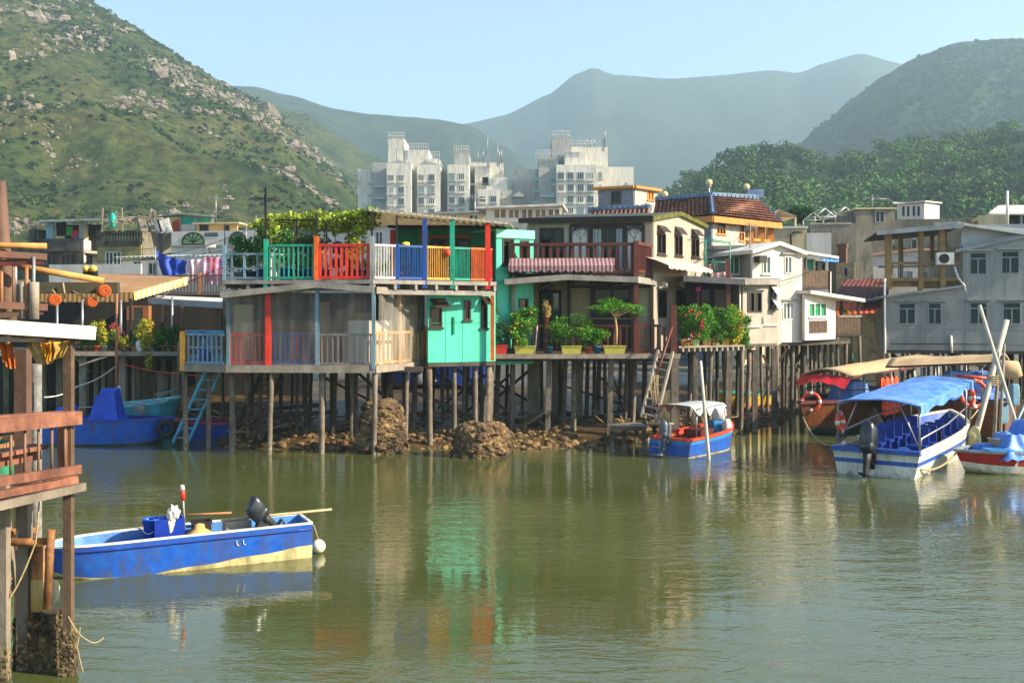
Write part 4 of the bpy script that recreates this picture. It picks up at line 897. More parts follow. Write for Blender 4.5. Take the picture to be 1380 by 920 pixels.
wall(E, ef, 0, ef.w, 3.0, ef.z(980, 334), blue_w, [((981, 346, 997, 370), dict(fm=frame_w, pm=curt_teal, cols=2)), ((952, 346, 962, 366), dict(fm=frame_w, pm=glass_m, cols=1))])
slab(E, [ef.pt(-.1, .15, ef.z(980, 331)), ef.pt(ef.w+.1, .15, ef.z(980, 331)), ef.pt(ef.w+.1, -5, ef.z(980, 331)+.2), ef.pt(-.1, -5, ef.z(980, 331)+.2)], .16, conc)
m = MB()                                          # green pipe trellis of the washing terrace
for p, q in (((951, 376, 43), (951, 322, 43)), ((984, 376, 43), (984, 326, 43)), ((951, 322, 43), (984, 326, 43)), ((951, 324, 44.5), (984, 328, 44.5)), ((951, 322, 43), (951, 324, 44.5)), ((984, 326, 43), (984, 328, 44.5)), ((951, 352, 43), (984, 354, 43))): m.tube([P(*p), P(*q)], .025, 6)
m.to('clothes_frame', COLR['teal'], label='teal pipe frame for drying clothes on the roof beside the white gabled house', cat='drying frame')

# ================================================================== E. large pale blue house on the right
G = T('stilt_house', 'large pale blue-grey stilt house with roofed terrace and paired windows on the right', 'house', XYZ((1290, 51), 0))
gl_ = PLpx(1194, 51.4, 1440, 49.6); zb_ = gl_.z(1290, 472)
wi = dict(fm=frame_g, pm=curt_dim, cols=2, tr=.72, fw=.05, hood=.2, mf=tin_g)
lowz = lambda px: gl_.z(px, 400-15*(px-1194)/106)
wall(G, gl_, 0, gl_.a(1298), zb_, gl_.z(1194, 401), blue_w, [((1211, 408, 1234, 437), wi), ((1250.5, 408, 1269, 437), wi)])
MB().pprism(gl_, [(0, gl_.z(1194, 401)), (gl_.a(1298), gl_.z(1194, 401)), (gl_.a(1298), gl_.z(1298, 386))], -.12, 0).to('gable', blue_w, G)
slab(G, [gl_.pt(-.25, .25, gl_.z(1192, 399)), gl_.pt(gl_.a(1298), .25, gl_.z(1298, 384)), gl_.pt(gl_.a(1298), -4, gl_.z(1298, 384)), gl_.pt(-.25, -4, gl_.z(1192, 399))], .1, tin_g)
a_s = gl_.a(1298)+.003
wall(G, gl_, a_s, gl_.w, zb_, gl_.z(1345, 332), blue_w, [((1306.5, 340, 1330, 370), wi), ((1349, 338, 1374, 369), wi), ((1306.5, 407, 1331, 437), wi), ((1351, 407, 1376, 437), wi), ((1400, 338, 1424, 369), wi)])
MB().pprism(gl_, [(a_s, gl_.z(1345, 332)), (gl_.w, gl_.z(1345, 332)), (gl_.w, gl_.z(1440, 302)), (a_s, gl_.z(1298, 330))], -.12, .0).to('gable', blue_w, G)
upm = M('pale_upper_wall', '#aeb6ba', .8, .06, 1, stain=.3, stcol='#969c9e', streak=.3)
MB().pprism(gl_.off(-.5), [(a_s, gl_.z(1298, 332)), (gl_.w, gl_.z(1440, 300)), (gl_.w, gl_.z(1440, 318)+.3), (a_s+.02, gl_.z(1298, 302))], -.1, 0).to('wall', upm, G)
m = MB(); q0, q1 = gl_.pt(a_s-.35, .12, gl_.z(1290, 336)), gl_.pt(gl_.w, .12, gl_.z(1440, 303)); m.prism([q0, q1, q1+Vector((0, .75, 0)), q0+Vector((0, .75, 0))], (0, 0, -.16)); m.to('eave', tin_g, G)
slab(G, [gl_.pt(a_s-.3, .2, gl_.z(1289, 299)), gl_.pt(gl_.w, .2, gl_.z(1440, 322)), gl_.pt(gl_.w, -6, gl_.z(1440, 320)), gl_.pt(a_s-.3, -6, gl_.z(1289, 300)+.5)], .14, tin_w)
wall(G, PL((gl_.pt(a_s, 0, 0).x, gl_.pt(a_s, 0, 0).y+5), (gl_.pt(a_s, 0, 0).x, gl_.pt(a_s, 0, 0).y+.125)), 0, 4.8, gl_.z(1298, 386), gl_.z(1298, 331), blue_w)
wall(G, PL((gl_.p.x, gl_.p.y+5), (gl_.p.x, gl_.p.y+.125)), 0, 4.8, zb_, gl_.z(1194, 401), blue_w)
MB().prism([gl_.pt(0, .0, zb_-.01), gl_.pt(gl_.w, 0, zb_-.01), gl_.pt(gl_.w, -6, zb_-.01), gl_.pt(0, -6, zb_-.01)], (0, 0, -.16)).to('floor_deck', pile_d, G)
MB().tube([gl_.pt(-.06, .06, mudz(1194, 51)), gl_.pt(-.06, .06, gl_.z(1194, 375))], .06, 8).to('drain_pipe', white_p, G)
MB().tube([gl_.pt(gl_.a(1282), .06, gl_.z(1282, 475)), gl_.pt(gl_.a(1281), .06, gl_.z(1281, 452))], .07, 8).to('drain_pipe', white_p, G)
m = MB()
for k in range(1, 9): m.pbox(gl_, gl_.w*k/9, gl_.w*k/9+.012, .001, .008, zb_+.01, gl_.z(1194, 403) if k < 4 else gl_.z(1345, 333))
m.pbox(gl_, .01, gl_.w, .001, .007, zb_+1.0, zb_+1.02); m.to('sheet_seam', M('seam_grey', '#7d8180', .8), G)
MB().tube([gl_.pt(.2, .04, zb_+.3), gl_.pt(gl_.a(1290), .04, zb_+.32), gl_.pt(gl_.w, .04, zb_+.28)], .018, 5).to('cable', dark_p, G)
# terrace
te = PLpx(1197, 51.6, 1297, 50.9); tz = te.z(1250, 377); wood_y = M('straw_wood', '#8a7144', .75, .25, 3, stain=.35, stcol='#4d3d22', streak=.3)
MB().prism([te.pt(0, 0, tz), te.pt(te.w, 0, tz), te.pt(te.w, -4.5, tz), te.pt(0, -4.5, tz)], (0, 0, -.1)).to('terrace_deck', wood_y, G)
m = MB(); m.pbox(te, -.1, te.w, .003, .09, tz-.06, tz+.1); m.pbox(te, .1, te.w, -.3, -.2, tz-.34, tz-.1); m.to('beam', wood_y, G)
for px, o, w_ in ((1197, 0, .26), (1241, 0, .2), (1269, 0, .26), (1225, -2.5, .2), (1273, -3.2, .16), (1290, -3, .14)): post(G, te.pt(te.a(px), o, 0), tz-.45 if o == 0 else tz, te.z(px, 306 if px > 1200 else 313)-.02, w_, wood_y)
for px in (1240, 1271): post(G, te.pt(te.a(px), .02, 0), tz-.6, tz, .2, wood_y)
MB().pbox(te, 0, te.w, .0, .08, te.z(1250, 355)-.05, te.z(1250, 355)+.09).to('rail', wood_y, G); MB().pbox(te, 0, te.w, -3.6, -3.5, te.z(1250, 355)-.05, te.z(1250, 355)+.05).to('back_rail', wood_y, G)
m = MB()
for k in range(34): m.pbox(te, te.w*k/34+.02, te.w*k/34+.04, .03, .045, tz+.1, te.z(1250, 355)-.05)
m.to('balustrade', frame_g, G)
slab(G, [te.pt(-.6, .5, te.z(1185, 313)), te.pt(te.w-.05, .5, te.z(1292, 303)), te.pt(te.w-.05, -4.6, te.z(1292, 306)), te.pt(-.6, -4.6, te.z(1185, 316))], .07, sheet_d)
m = MB(); m.pprism(te, [(-.62, te.z(1185, 318)), (te.w-.05, te.z(1292, 308)), (te.w-.05, te.z(1292, 301.5)), (-.62, te.z(1185, 312))], .51, .57); m.to('fascia', tin_g, G)
ac = T('air_conditioner', 'white outdoor air-conditioning unit on the terrace rail of the pale blue house', 'air conditioner', te.pt(te.a(1271), .1, te.z(1271, 357)))
a0, a1, z0, z1 = te.rect((1260, 341, 1283, 357)); MB().pbox(te, a0, a1, .12, .5, z0, z1).to('casing', white_p, ac)
m = MB(); q = te.pt((a0*.58+a1*.42), .505, (z0+z1)/2); m.tube([q, q+Vector((te.n.x, te.n.y, 0))*.02], .24, 16); m.to('fan_grille', dark_p, ac)
MB().tube([te.pt(te.a(1285), .2, te.z(1285, 360)), te.pt(te.a(1290), .3, te.z(1290, 375)), te.pt(te.a(1298), .3, te.z(1298, 385)), te.pt(te.a(1302), .2, te.z(1302, 402))], .05, 7).to('hose', white_p, ac)
for px in range(1200, 1440, 15): stilt(G, px+U(-4, 4), 51+U(0, .6), zb_-.16, U(.09, .14), random.choice((pile_m, pile_d)))
for k in range(22): stilt(G, 1197+k*11+U(-4, 4), 53+U(0, 3), zb_-.16, U(.08, .14), pile_d)
for a, b_ in (((1205, 478, 52), (1235, 510, 52)), ((1240, 478, 52.5), (1222, 505, 52)), ((1300, 478, 52), (1335, 505, 52)), ((1345, 478, 52), (1320, 505, 52))): brace(G, a, b_, .1)
# ================================================================== F. brick house with the glazed-tile roof
tile_o = M('orange_roof_tile', '#855740', .7, .35, 4, stain=.6, stcol='#4a2a1c', streak=1, island=.2)
tile_b = M('blue_glazed_tile', '#566f8c', .35, .25, 5, stain=.25, stcol='#8fa0b0', island=.2)
def brickmat(name, c1, c2, mortar, sc):
    m = bpy.data.materials.new(name); m.use_nodes = True; nt = m.node_tree; b = nt.nodes['Principled BSDF']; b.inputs['Roughness'].default_value = .9
    tc = nt.nodes.new('ShaderNodeTexCoord'); sx = nt.nodes.new('ShaderNodeSeparateXYZ'); cb = nt.nodes.new('ShaderNodeCombineXYZ'); ad = nt.nodes.new('ShaderNodeMath'); ad.operation = 'ADD'
    nt.links.new(tc.outputs['Object'], sx.inputs[0]); nt.links.new(sx.outputs['X'], ad.inputs[0]); nt.links.new(sx.outputs['Y'], ad.inputs[1]); nt.links.new(ad.outputs[0], cb.inputs[0]); nt.links.new(sx.outputs['Z'], cb.inputs[1])
    k = nt.nodes.new('ShaderNodeTexBrick'); k.inputs['Scale'].default_value = sc; k.inputs['Color1'].default_value = (*lin(c1), 1); k.inputs['Color2'].default_value = (*lin(c2), 1); k.inputs['Mortar'].default_value = (*lin(mortar), 1); k.inputs['Mortar Size'].default_value = .02
    nt.links.new(cb.outputs[0], k.inputs['Vector']); nt.links.new(k.outputs['Color'], b.inputs['Base Color']); return m
brick_g = brickmat('grey_brick', '#7b8084', '#5f666b', '#9aa0a2', 2.4); brick_l = brickmat('pale_stone_brick', '#cfc8b6', '#aaa392', '#8e887a', 1.6)
orange_f = M('orange_fascia', '#c9832f', .5, .12, 3, stain=.2)
T1 = T('brick_house', 'brick house with orange tiled roof, blue ridge and orange eaves behind the concrete house', 'house', XYZ((950, 62), 0))
tf = PLpx(800, 63.0, 959, 58.0); tr_ = PLpx(959, 58.0, 1026, 61.5); ez = tf.z(958, 296); tw = tr_.w
wall(T1, tf, 0, tf.w, 1.5, ez, brick_g)
wall(T1, tr_, .13, tr_.w*.66, 1.5, ez, brick_l, [((966, 300, 978, 316), dict(fm=orange_f, cols=3, tr=.5)), ((996, 302, 1003, 325), dict(fm=orange_f, cols=2, tr=.5))])
for px in (1013, 1027, 1040): post(T1, tr_.pt(tr_.a(px), -.1, 0), 8.0, tr_.z(px, 297), .36, orange_f)
m = MB(); m.pbox(tr_, tr_.w*.66, tr_.a(1042), -.3, .1, tr_.z(1028, 304), tr_.z(1028, 300)); m.pbox(tr_, tr_.w*.66, tr_.a(1042), -.2, .0, tr_.z(1028, 326), tr_.z(1028, 322)); m.to('porch_beam', orange_f, T1)
wall(T1, tr_.off(-2.2), tr_.w*.5, tr_.a(1045), 1.5, ez, brick_l, [((1018, 306, 1024, 326), dict(fm=orange_f, cols=1)), ((1031, 306, 1037, 326), dict(fm=orange_f, cols=1))])
wall(T1, tr_.off(-.6), tr_.w*.66, tr_.a(1042), 1.5, tr_.z(1028, 327), cream_w)
# roof: eave corners, ridge points
eL, eC, eR = tf.pt(tf.a(884), .5, ez+.1), tf.pt(tf.w+.35, .5, ez+.1), tr_.pt(tr_.a(1043), .5, ez+.1)
rL, rC, rR = P(884, 272, 63.4), P(958.5, 265.5, 60.3), P(1022, 269, 62.6)
for nm, (p, q, r2, r1) in (('roof', (eL, eC, rC, rL)), ('roof', (eC, eR, rR, rC))):
    n = int((q-p).length/.27); m = MB(); m.q(p, q, r2, r1)
    for k in range(n):                            # rolled tile courses from ridge to eave
        t = (k+.5)/n; a, b_ = p.lerp(q, t), r1.lerp(r2, t)
        for j in range(9):
            c0, c1 = a.lerp(b_, j/9), a.lerp(b_, (j+1.08)/9); m.tube([c0+Vector((0, 0, .10)), c1+Vector((0, 0, .03))], [.105, .085], 6, False)
    rf = m.to(nm, tile_o, T1)
lo0, lo1 = tf.pt(0, .7, tf.z(840, 293)), tf.pt(tf.a(884), .7, tf.z(884, 293)); up_ = Vector((.3, 1.6, .55)); m = MB(); m.q(lo0, lo1, lo1+up_, lo0+up_)
for k in range(14):
    q = lo0.lerp(lo1, (k+.5)/14); m.tube([q+up_+Vector((0, 0, .1)), q+Vector((0, 0, .04))], [.1, .085], 6, False)
m.to('roof', tile_o, T1); m = MB(); m.bar(lo0+up_+Vector((0, 0, .12)), lo1+up_+Vector((0, 0, .12)), .25, .3)
for k in range(11): m.obox(lo0.lerp(lo1, (k+.5)/11)+up_+Vector((0, -.05, .14)), (.14, .36, .34))
m.to('ridge_tile', tile_b, T1)
for p, q, r_ in ((rL, rC, .34), (rC, rR, .34), (eC+Vector((0, 0, .1)), rC, .16), (eR+Vector((0, 0, .1)), rR, .14)):
    m = MB(); d = q-p; n = int(d.length/.34)
    m.bar(p+Vector((0, 0, .1)), q+Vector((0, 0, .1)), r_*.6, r_)
    for k in range(n):
        c = p.lerp(q, (k+.5)/n); m.obox(c+Vector((0, 0, .06)), (.14, .3, r_*.8), rz=math.atan2(d.y, d.x))
    m.to('ridge_tile', tile_b, T1)
MB().obox(rR+Vector((-.2, 0, .35)), (1.0, .4, .5)).to('ridge_end', tile_b, T1)
m = MB(); m.bar(eL+Vector((0, 0, -.12)), eC+Vector((0, 0, -.12)), .14, .34); m.bar(eC+Vector((0, 0, -.12)), eR+Vector((0, 0, -.12)), .14, .34); m.to('fascia', orange_f, T1)
ph = PLpx(806, 63.5, 854, 62.6); phr = PLpx(854, 62.6, 886, 64.4); pz0, pz1 = ph.z(830, 296), ph.z(830, 255)
pe = T('rooftop_room', 'small grey brick rooftop room with an orange cornice beside the tiled roof', 'rooftop room', ph.pt(1, 0, pz0))
wall(pe, ph, 0, ph.w, pz0, pz1, brick_g, [((823.5, 257.5, 837, 273.5), dict(fm=wood_b, cols=2))])
wall(pe, phr, .13, phr.w, pz0, pz1, brick_l, [((872, 258, 881, 270), dict(fm=orange_f, cols=2, pm=orange_f))])
m = MB(); m.pbox(ph, -.3, ph.w+.05, -.1, .25, pz1, pz1+.16); m.pbox(phr, .0, phr.w+.2, -.1, .22, pz1+.002, pz1+.162); m.to('cornice', orange_f, pe)
MB().prism([ph.pt(-.2, 0, pz1+.1), ph.pt(ph.w, 0, pz1+.1), phr.pt(phr.w, -.0, pz1+.1), phr.pt(phr.w-2, -1, pz1+.1)], (0, 0, -.08)).to('roof', conc, pe)
lampm = M('globe_glass', '#d8c58f', .25, .05, 2)
for px, py, y0, Y, lb in ((896, 262, 282, 64.2, 'cream globe lamp on a pole over the tiled roof, beside the rooftop room'), (955.5, 246, 268, 60.8, 'cream globe lamp on a tall pole over the corner of the tiled roof'), (1006, 252, 270, 62.6, 'cream globe lamp on a pole at the right end of the tiled roof')):
    l = T('globe_lamp', lb, 'lamp', P(px, y0+4, Y), 'globe lamps on the tiled roof')
    m = MB(); m.tube([P(px, y0+4, Y), P(px, py+2, Y)], .06, 8); m.lathe([(.07, -.1), (.13, -.08), (.13, 0)], P(px, py+4, Y)); m.to('pole', steel, l)
    MB().blob(P(px, py, Y), .2, 2, 0).to('globe', lampm, l)

# ================================================================== G. concrete blocks and sheds behind, right side
K = T('concrete_house', 'big stained bare concrete house rising behind the white gabled house', 'house', XYZ((1170, 74), 0))
k1 = PLpx(1092, 74.5, 1154, 74.0); k2 = PLpx(1154, 74.0, 1206, 73.8); k3 = PLpx(1206, 73.8, 1330, 72.6)
wall(K, k1, 0, k1.w, 1, k1.z(1120, 301), conc_g); wall(K, k2, .003, k2.w, 1, k2.z(1180, 282), conc_g, [((1179.5, 284, 1192, 300), dict(fm=frame_g, cols=2, sill=False))])
wall(K, k3, .003, k3.w, 1, k3.z(1250, 295), conc_g, [((1228, 322, 1236, 336), dict(fm=frame_g, cols=1)), ((1262, 324, 1268, 336), dict(fm=frame_g, cols=1))])
wall(K, PL(k2.pt(k2.w, 0, 0).xy, (k2.pt(k2.w, 0, 0).x, 80)), .13, 6, k3.z(1250, 295)-1, k2.z(1180, 282), conc_g); wall(K, PL((k2.p.x, 80), (k2.p.x, k2.p.y+.13)), 0, 6, 6, k2.z(1180, 282), conc_g)
MB().pbox(k2, -.15, k2.w+.1, -6, .15, k2.z(1180, 282), k2.z(1180, 280)).to('roof_slab', cream_w, K)
for pl, yy in ((k1, 301), (k3, 295)): MB().pbox(pl, 0, pl.w, -7, -.13, pl.z(1150, yy)-.5, pl.z(1150, yy)-.3).to('roof_slab', conc_g, K)
MB().pbox(k1, .0, k1.w*.9, .002, .05, k1.z(1120, 302.5), k1.z(1120, 300)).to('coping', conc, K)
MB().pprism(k3, [(-3.2, 8.7), (-.9, k3.z(1195, 325)), (1.8, 8.7)], .004, .02).to('old_gable_mark', conc_d, K)
rb = PLpx(1209, 74.5, 1245, 73.9); rbr = PLpx(1245, 73.9, 1266, 76); z0, z1 = rb.z(1230, 298), rb.z(1230, 275)
R1 = T('rooftop_room', 'white rooftop room with four small dark windows on the concrete house', 'rooftop room', rb.pt(1, 0, z0))
wall(R1, rb, 0, rb.w, z0, z1, conc_w, [((x, 277, x+5, 292), dict(fm=frame_w, cols=1, fw=.04, sill=False)) for x in (1215, 1221.5, 1229, 1235.5)]); wall(R1, rbr, .13, rbr.w, z0, z1+.1, conc_w)
slab(R1, [rb.pt(-.15, .2, z1+.08), rb.pt(rb.w+.1, .2, z1+.2), rbr.pt(rbr.w, .2, z1+.3), rbr.pt(rbr.w-3.5, -2, z1+.2)], .09, tin_w)
def frame_shed(lbl, x0, x1, yt, ym, yb, Y, name='greenhouse_frame'):
    m = MB(); a = [P(x0, yb, Y), P(x0, ym, Y), P((x0+x1)/2, yt, Y), P(x1, ym, Y), P(x1, yb, Y)]; d = Vector((0, 3, 0))
    for o in (Vector((0, 0, 0)), d):
        for p, q in zip(a, a[1:]): m.tube([p+o, q+o], .05, 5)
        m.tube([a[1]+o, a[3]+o], .04, 5)
    for p in a[1:4]: m.tube([p, p+d], .05, 5)
    m.to(name, frame_w, label=lbl, cat='frame')
frame_shed('bare white gabled roof frame on the concrete house, left of its pair', 1098, 1126, 281, 292, 302, 76); frame_shed('bare white gabled roof frame on the concrete house, nearest the tower room', 1126, 1153, 279, 290, 301, 76.2)
Kc = T('house', 'cream flat-roofed house with a pale sheet canopy right of the tiled roof', 'house', XYZ((1060, 70), 0))
kc = PLpx(1036, 70, 1087, 69.6); wall(Kc, kc, 0, kc.w, 1, kc.z(1060, 308), cream_w, ()); MB().pbox(kc, -.1, kc.w+.1, -5, .12, kc.z(1060, 308), kc.z(1060, 305)).to('roof_slab', conc_w, Kc)
MB().tube([kc.pt(kc.a(1066), .05, kc.z(1066, 330)), kc.pt(kc.a(1065), .2, kc.z(1066, 317)), kc.pt(kc.a(1070), .2, kc.z(1066, 313)), kc.pt(kc.a(1083), .2, kc.z(1083, 313))], .06, 6).to('pipe', dark_p, Kc)
MB().pbox(kc, kc.w, kc.w+1.6, -3, .02, 5, kc.z(1095, 314)).to('parapet', conc_w, Kc)
m = MB(); c0, c1, c2 = P(1034, 292, 71), P(1050, 282, 71), P(1074, 291, 70.6)
cg = T('shed_canopy', 'small pale gabled canopy on posts on the cream house roof', 'canopy', P(1050, 308, 71))
for p, q in ((c0, c1), (c1, c2)): slab(cg, [p, q, q+Vector((0, 3.5, 0)), p+Vector((0, 3.5, 0))], .08, cream_w)
for p in (P(1036, 291, 71), P(1072, 291, 70.7)): post(cg, p, P(1040, 309, 71).z, p.z, .12, cream_w)
m = MB()
for k in range(5): m.bar(c1.lerp(c0, k/5)+Vector((0, .05, -.1)), P(1050, 292, 71), .05)
for k in range(5): m.bar(c1.lerp(c2, k/5)+Vector((0, .05, -.1)), P(1052, 292, 71), .05)
m.bar(P(1034, 292, 71), P(1074, 291.5, 70.6), .08); m.to('truss', wood_o, cg)
# red-brown sheet roof, ruin, white shed wall, stone lane wall
rust_m = M('rust_roof', '#6a2a1d', .8, .3, 1.2, stain=.6, stcol='#2e1714', streak=.8); rust_l = M('red_tile_roof', '#b2472a', .8, .3, 2, stain=.3, stcol='#6b2c1e')
L = T('shed', 'low house with dark red-brown sheet roof between the white and blue houses', 'house', XYZ((1160, 57), 0))
corrug(L, P(1112, 408, 53), P(1196, 406, 53), P(1140, 376.5, 60), P(1200, 375, 60), rust_m, 'roof', .3, .03)
corrug(L, P(1124, 425, 51.2), P(1180, 421, 51), P(1120, 406, 53.2), P(1196, 404, 53.2), rust_l, 'roof', .26, .03)
stone_w = M('stone_wall', '#b39f72', .95, .3, 2.2, stain=.6, stcol='#6e5f44', streak=1, bump=.6)
lw_ = PLpx(1150, 52.6, 1196, 52.2); wall(L, lw_, 0, lw_.w, .3, lw_.z(1180, 420), stone_w, [((1180, 415, 1192, 460), None)]); MB().pbox(lw_, lw_.a(1178), lw_.w, -1, -.6, .4, 4.2).to('dark_door', M('navy_door', '#16263c', .7, .2), L)
wall(L, PLpx(1116, 53.4, 1150, 53.2), 0, 1.2, .3, 4.6, stone_w)
m = MB()
for k in range(6): m.pbox(lw_, -1.6+k*.22, 1.0, .05+.0, 1.6-k*.24, .2+k*.25, .45+k*.25)
m.to('stone_step', stone_w, L)
slab(L, [P(1156, 408, 51.5), P(1197, 400, 51.5), P(1197, 398, 53), P(1156, 405, 53)], .06, dark_p)
post(L, P(1160.5, 408, 51.5).xy.to_3d(), .4, 5, .09, wood_d)
Rn = T('ruined_house', 'small ruined buff house with a broken chimney beside the red-brown roof', 'house', XYZ((1140, 63), 0))
rn = PLpx(1127, 62.5, 1152, 62.0); wall(Rn, rn, 0, rn.w, 1, rn.z(1140, 354), stone_w, [((1137, 360, 1143, 373), dict(fm=frame_g, cols=1))])
m = MB(); m.pbox(rn, .05, .55, -.6, -.1, rn.z(1120, 356), rn.z(1120, 333)); m.pbox(rn, .0, .6, -.65, -.05, rn.z(1120, 333), rn.z(1120, 329)); m.to('chimney', M('chimney_brick', '#6e4d38', .9, .3, 4, stain=.6), Rn)
wall(Rn, PLpx(1118, 62.8, 1127, 62.5), 0, .4, 1, rn.z(1120, 348), conc_d)
Wh = T('shed', 'white-walled shed with peach roof edge seen through the blue house terrace', 'house', XYZ((1230, 60), 0))
wh = PLpx(1177, 60.4, 1302, 59.6); wall(Wh, wh, 0, wh.w, 1, wh.z(1240, 345), conc_w, [((1199, 355, 1204, 369), dict(fm=frame_g, cols=1)), ((1294, 358, 1299, 371), dict(fm=frame_g, cols=1))])
MB().pprism(wh, [(0, wh.z(1177, 346)), (wh.w, wh.z(1302, 346)), (wh.w, wh.z(1302, 340)), (wh.a(1240), wh.z(1240, 335)), (0, wh.z(1177, 343))], -.12, 0.0).to('gable', conc_w, Wh)
m = MB(); m.bar(wh.pt(-.1, .05, wh.z(1177, 343)), wh.pt(wh.a(1240), .05, wh.z(1240, 335.5)), .2, .12); m.bar(wh.pt(wh.a(1240), .05, wh.z(1240, 335.5)), wh.pt(wh.w, .05, wh.z(1302, 340)), .2, .12); m.to('verge', M('peach_edge', '#c99778', .8), Wh)
Cr = T('house', 'cream-rendered flat roof house behind the right end of the blue house roof', 'house', XYZ((1330, 70), 0))
cr = PLpx(1318, 70, 1358, 69.5); wall(Cr, cr, 0, cr.w, 1, cr.z(1330, 290), cream_w)
MB().pbox(cr, 0, cr.w, -5, -.13, cr.z(1330, 290)-.3, cr.z(1330, 290)-.1).to('roof_slab', cream_w, Cr)
Sh = T('rooftop_shed', 'dark open rooftop shed under a pale sloping sheet at the right edge', 'shed', XYZ((1370, 76), 0)); shp = PLpx(1354, 76, 1460, 75.5)
wall(Sh, shp, 0, shp.w, 1, shp.z(1380, 303), conc, ()); wall(Sh, shp.off(-2), 0, shp.w, shp.z(1380, 303), shp.z(1380, 288), sheet_d, [((1362, 289, 1374, 302), dict(cols=2))])
slab(Sh, [P(1332, 287, 75.5), P(1470, 287, 75), P(1470, 276, 79), P(1346, 276.5, 79.5)], .12, tin_w)
for px in (1357, 1377, 1400): post(Sh, shp.pt(shp.a(px), -.1, 0), shp.z(px, 304), shp.z(px, 287), .14, frame_g)
def pole_thing(lbl, px, y0, y1, Y, r=.05, mat=None, name='pole', cat='pole', dx=0):
    return MB().tube([P(px, y0, Y), P(px+dx, y1, Y)], [r, r*.8], 7).to(name, mat or steel, label=lbl, cat=cat)
pole_thing('tall white pole in front of the cream house at the right', 1357.5, 306, 257, 69.2, .1, white_p)

# ================================================================== H. apartment blocks
flat_m = M('apartment_wall', '#d9d4c4', .85, .07, .12, stain=.5, stcol='#8f8d84', streak=.15)
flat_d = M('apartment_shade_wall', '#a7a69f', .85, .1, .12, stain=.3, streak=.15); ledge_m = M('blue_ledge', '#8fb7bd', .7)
def flats(lbl, Y, vols, wins, tops, loc):
    """vols: (px0, px1, ytop, setback, material); wins: (px list, rows of y, half width, half height, setback)"""
    fl = T('apartment_block', lbl, 'apartment block', loc, 'white apartment blocks below the hills')
    for px0, px1, yt, sb, mt in vols:
        a, b_ = P(px0, yt, Y+sb), P(px1, yt, Y+sb); m = MB()
        c = (b_.x-a.x)
        m.box(a.x, b_.x, Y+sb, Y+sb+12, 0, a.z); w_ = m.to('wall', mt, fl)
    wproto = None
    for pxs, ys, hw, hh, sb in wins:
        for px in pxs:
            for py in ys:
                p = P(px, py, Y+sb); W, Hh = hw/F*(Y+sb), hh/F*(Y+sb)
                m = MB(); m.box(p.x-W, p.x+W, p.y-.12, p.y-.02, p.z-Hh, p.z-Hh+.14); m.box(p.x-W, p.x+W, p.y-.12, p.y-.02, p.z+Hh-.14, p.z+Hh)
                for k in range(4): m.box(p.x-W+(2*W-.12)*k/3, p.x-W+(2*W-.12)*k/3+.12, p.y-.119, p.y-.021, p.z-Hh+.14, p.z+Hh-.14)
                m.box(p.x-W-.2, p.x+W+.2, p.y-.5, p.y-.0, p.z-Hh-.42, p.z-Hh-.2)
                wo = m.to('window', flat_m if random.random() < .6 else frame_g, fl)
                MB().q((p.x-W, p.y-.06, p.z-Hh), (p.x+W, p.y-.06, p.z-Hh), (p.x+W, p.y-.06, p.z+Hh), (p.x-W, p.y-.06, p.z+Hh)).to('pane', win_far if random.random() < .75 else win_far2, wo)
    for kind, *a in tops:
        if kind == 'aerial':
            px, y0, y1 = a; m = MB(); m.tube([P(px, y0, Y+5), P(px, y1, Y+5)], .13, 5)
            if y0-y1 > 25: m.box(P(px, y0, Y).x-.3, P(px, y0, Y).x+.3, Y+4.6, Y+5.4, P(px, y0-8, Y).z-1.5, P(px, y0-8, Y).z+1.5)
            m.to('aerial', steel, fl)
        elif kind == 'rail':
            px0, px1, y = a; m = MB(); p, q = P(px0, y, Y+2), P(px1, y, Y+2)
            for z in (.9, 1.7): m.bar(p+Vector((0, 0, z)), q+Vector((0, 0, z)), .12)
            n = max(2, int((px1-px0)/3))
            for k in range(n+1): m.bar(p.lerp(q, k/n), p.lerp(q, k/n)+Vector((0, 0, 1.8)), .1)
            m.to('roof_rail', frame_w, fl)
        elif kind == 'ledge':
            px0, px1, y, sb = a; p, q = P(px0, y, Y+sb), P(px1, y, Y+sb); MB().box(p.x, q.x, Y+sb-1.1, Y+sb-.05, p.z-.25, p.z+.25).to('ledge', ledge_m, fl)
        elif kind == 'gable':
            px0, px1, yb, yt, sb = a; p, q, r_ = P(px0, yb, Y+sb), P(px1, yb, Y+sb), P((px0+px1)/2, yt, Y+sb); MB().prism([p, q, r_], (0, 4, 0)).to('gable', flat_d, fl)
win_far = M('far_window', '#37434a', .35, .3, .5, spec=.25); win_far2 = M('far_window_curtain', '#8d9a98', .6, .2, .5)
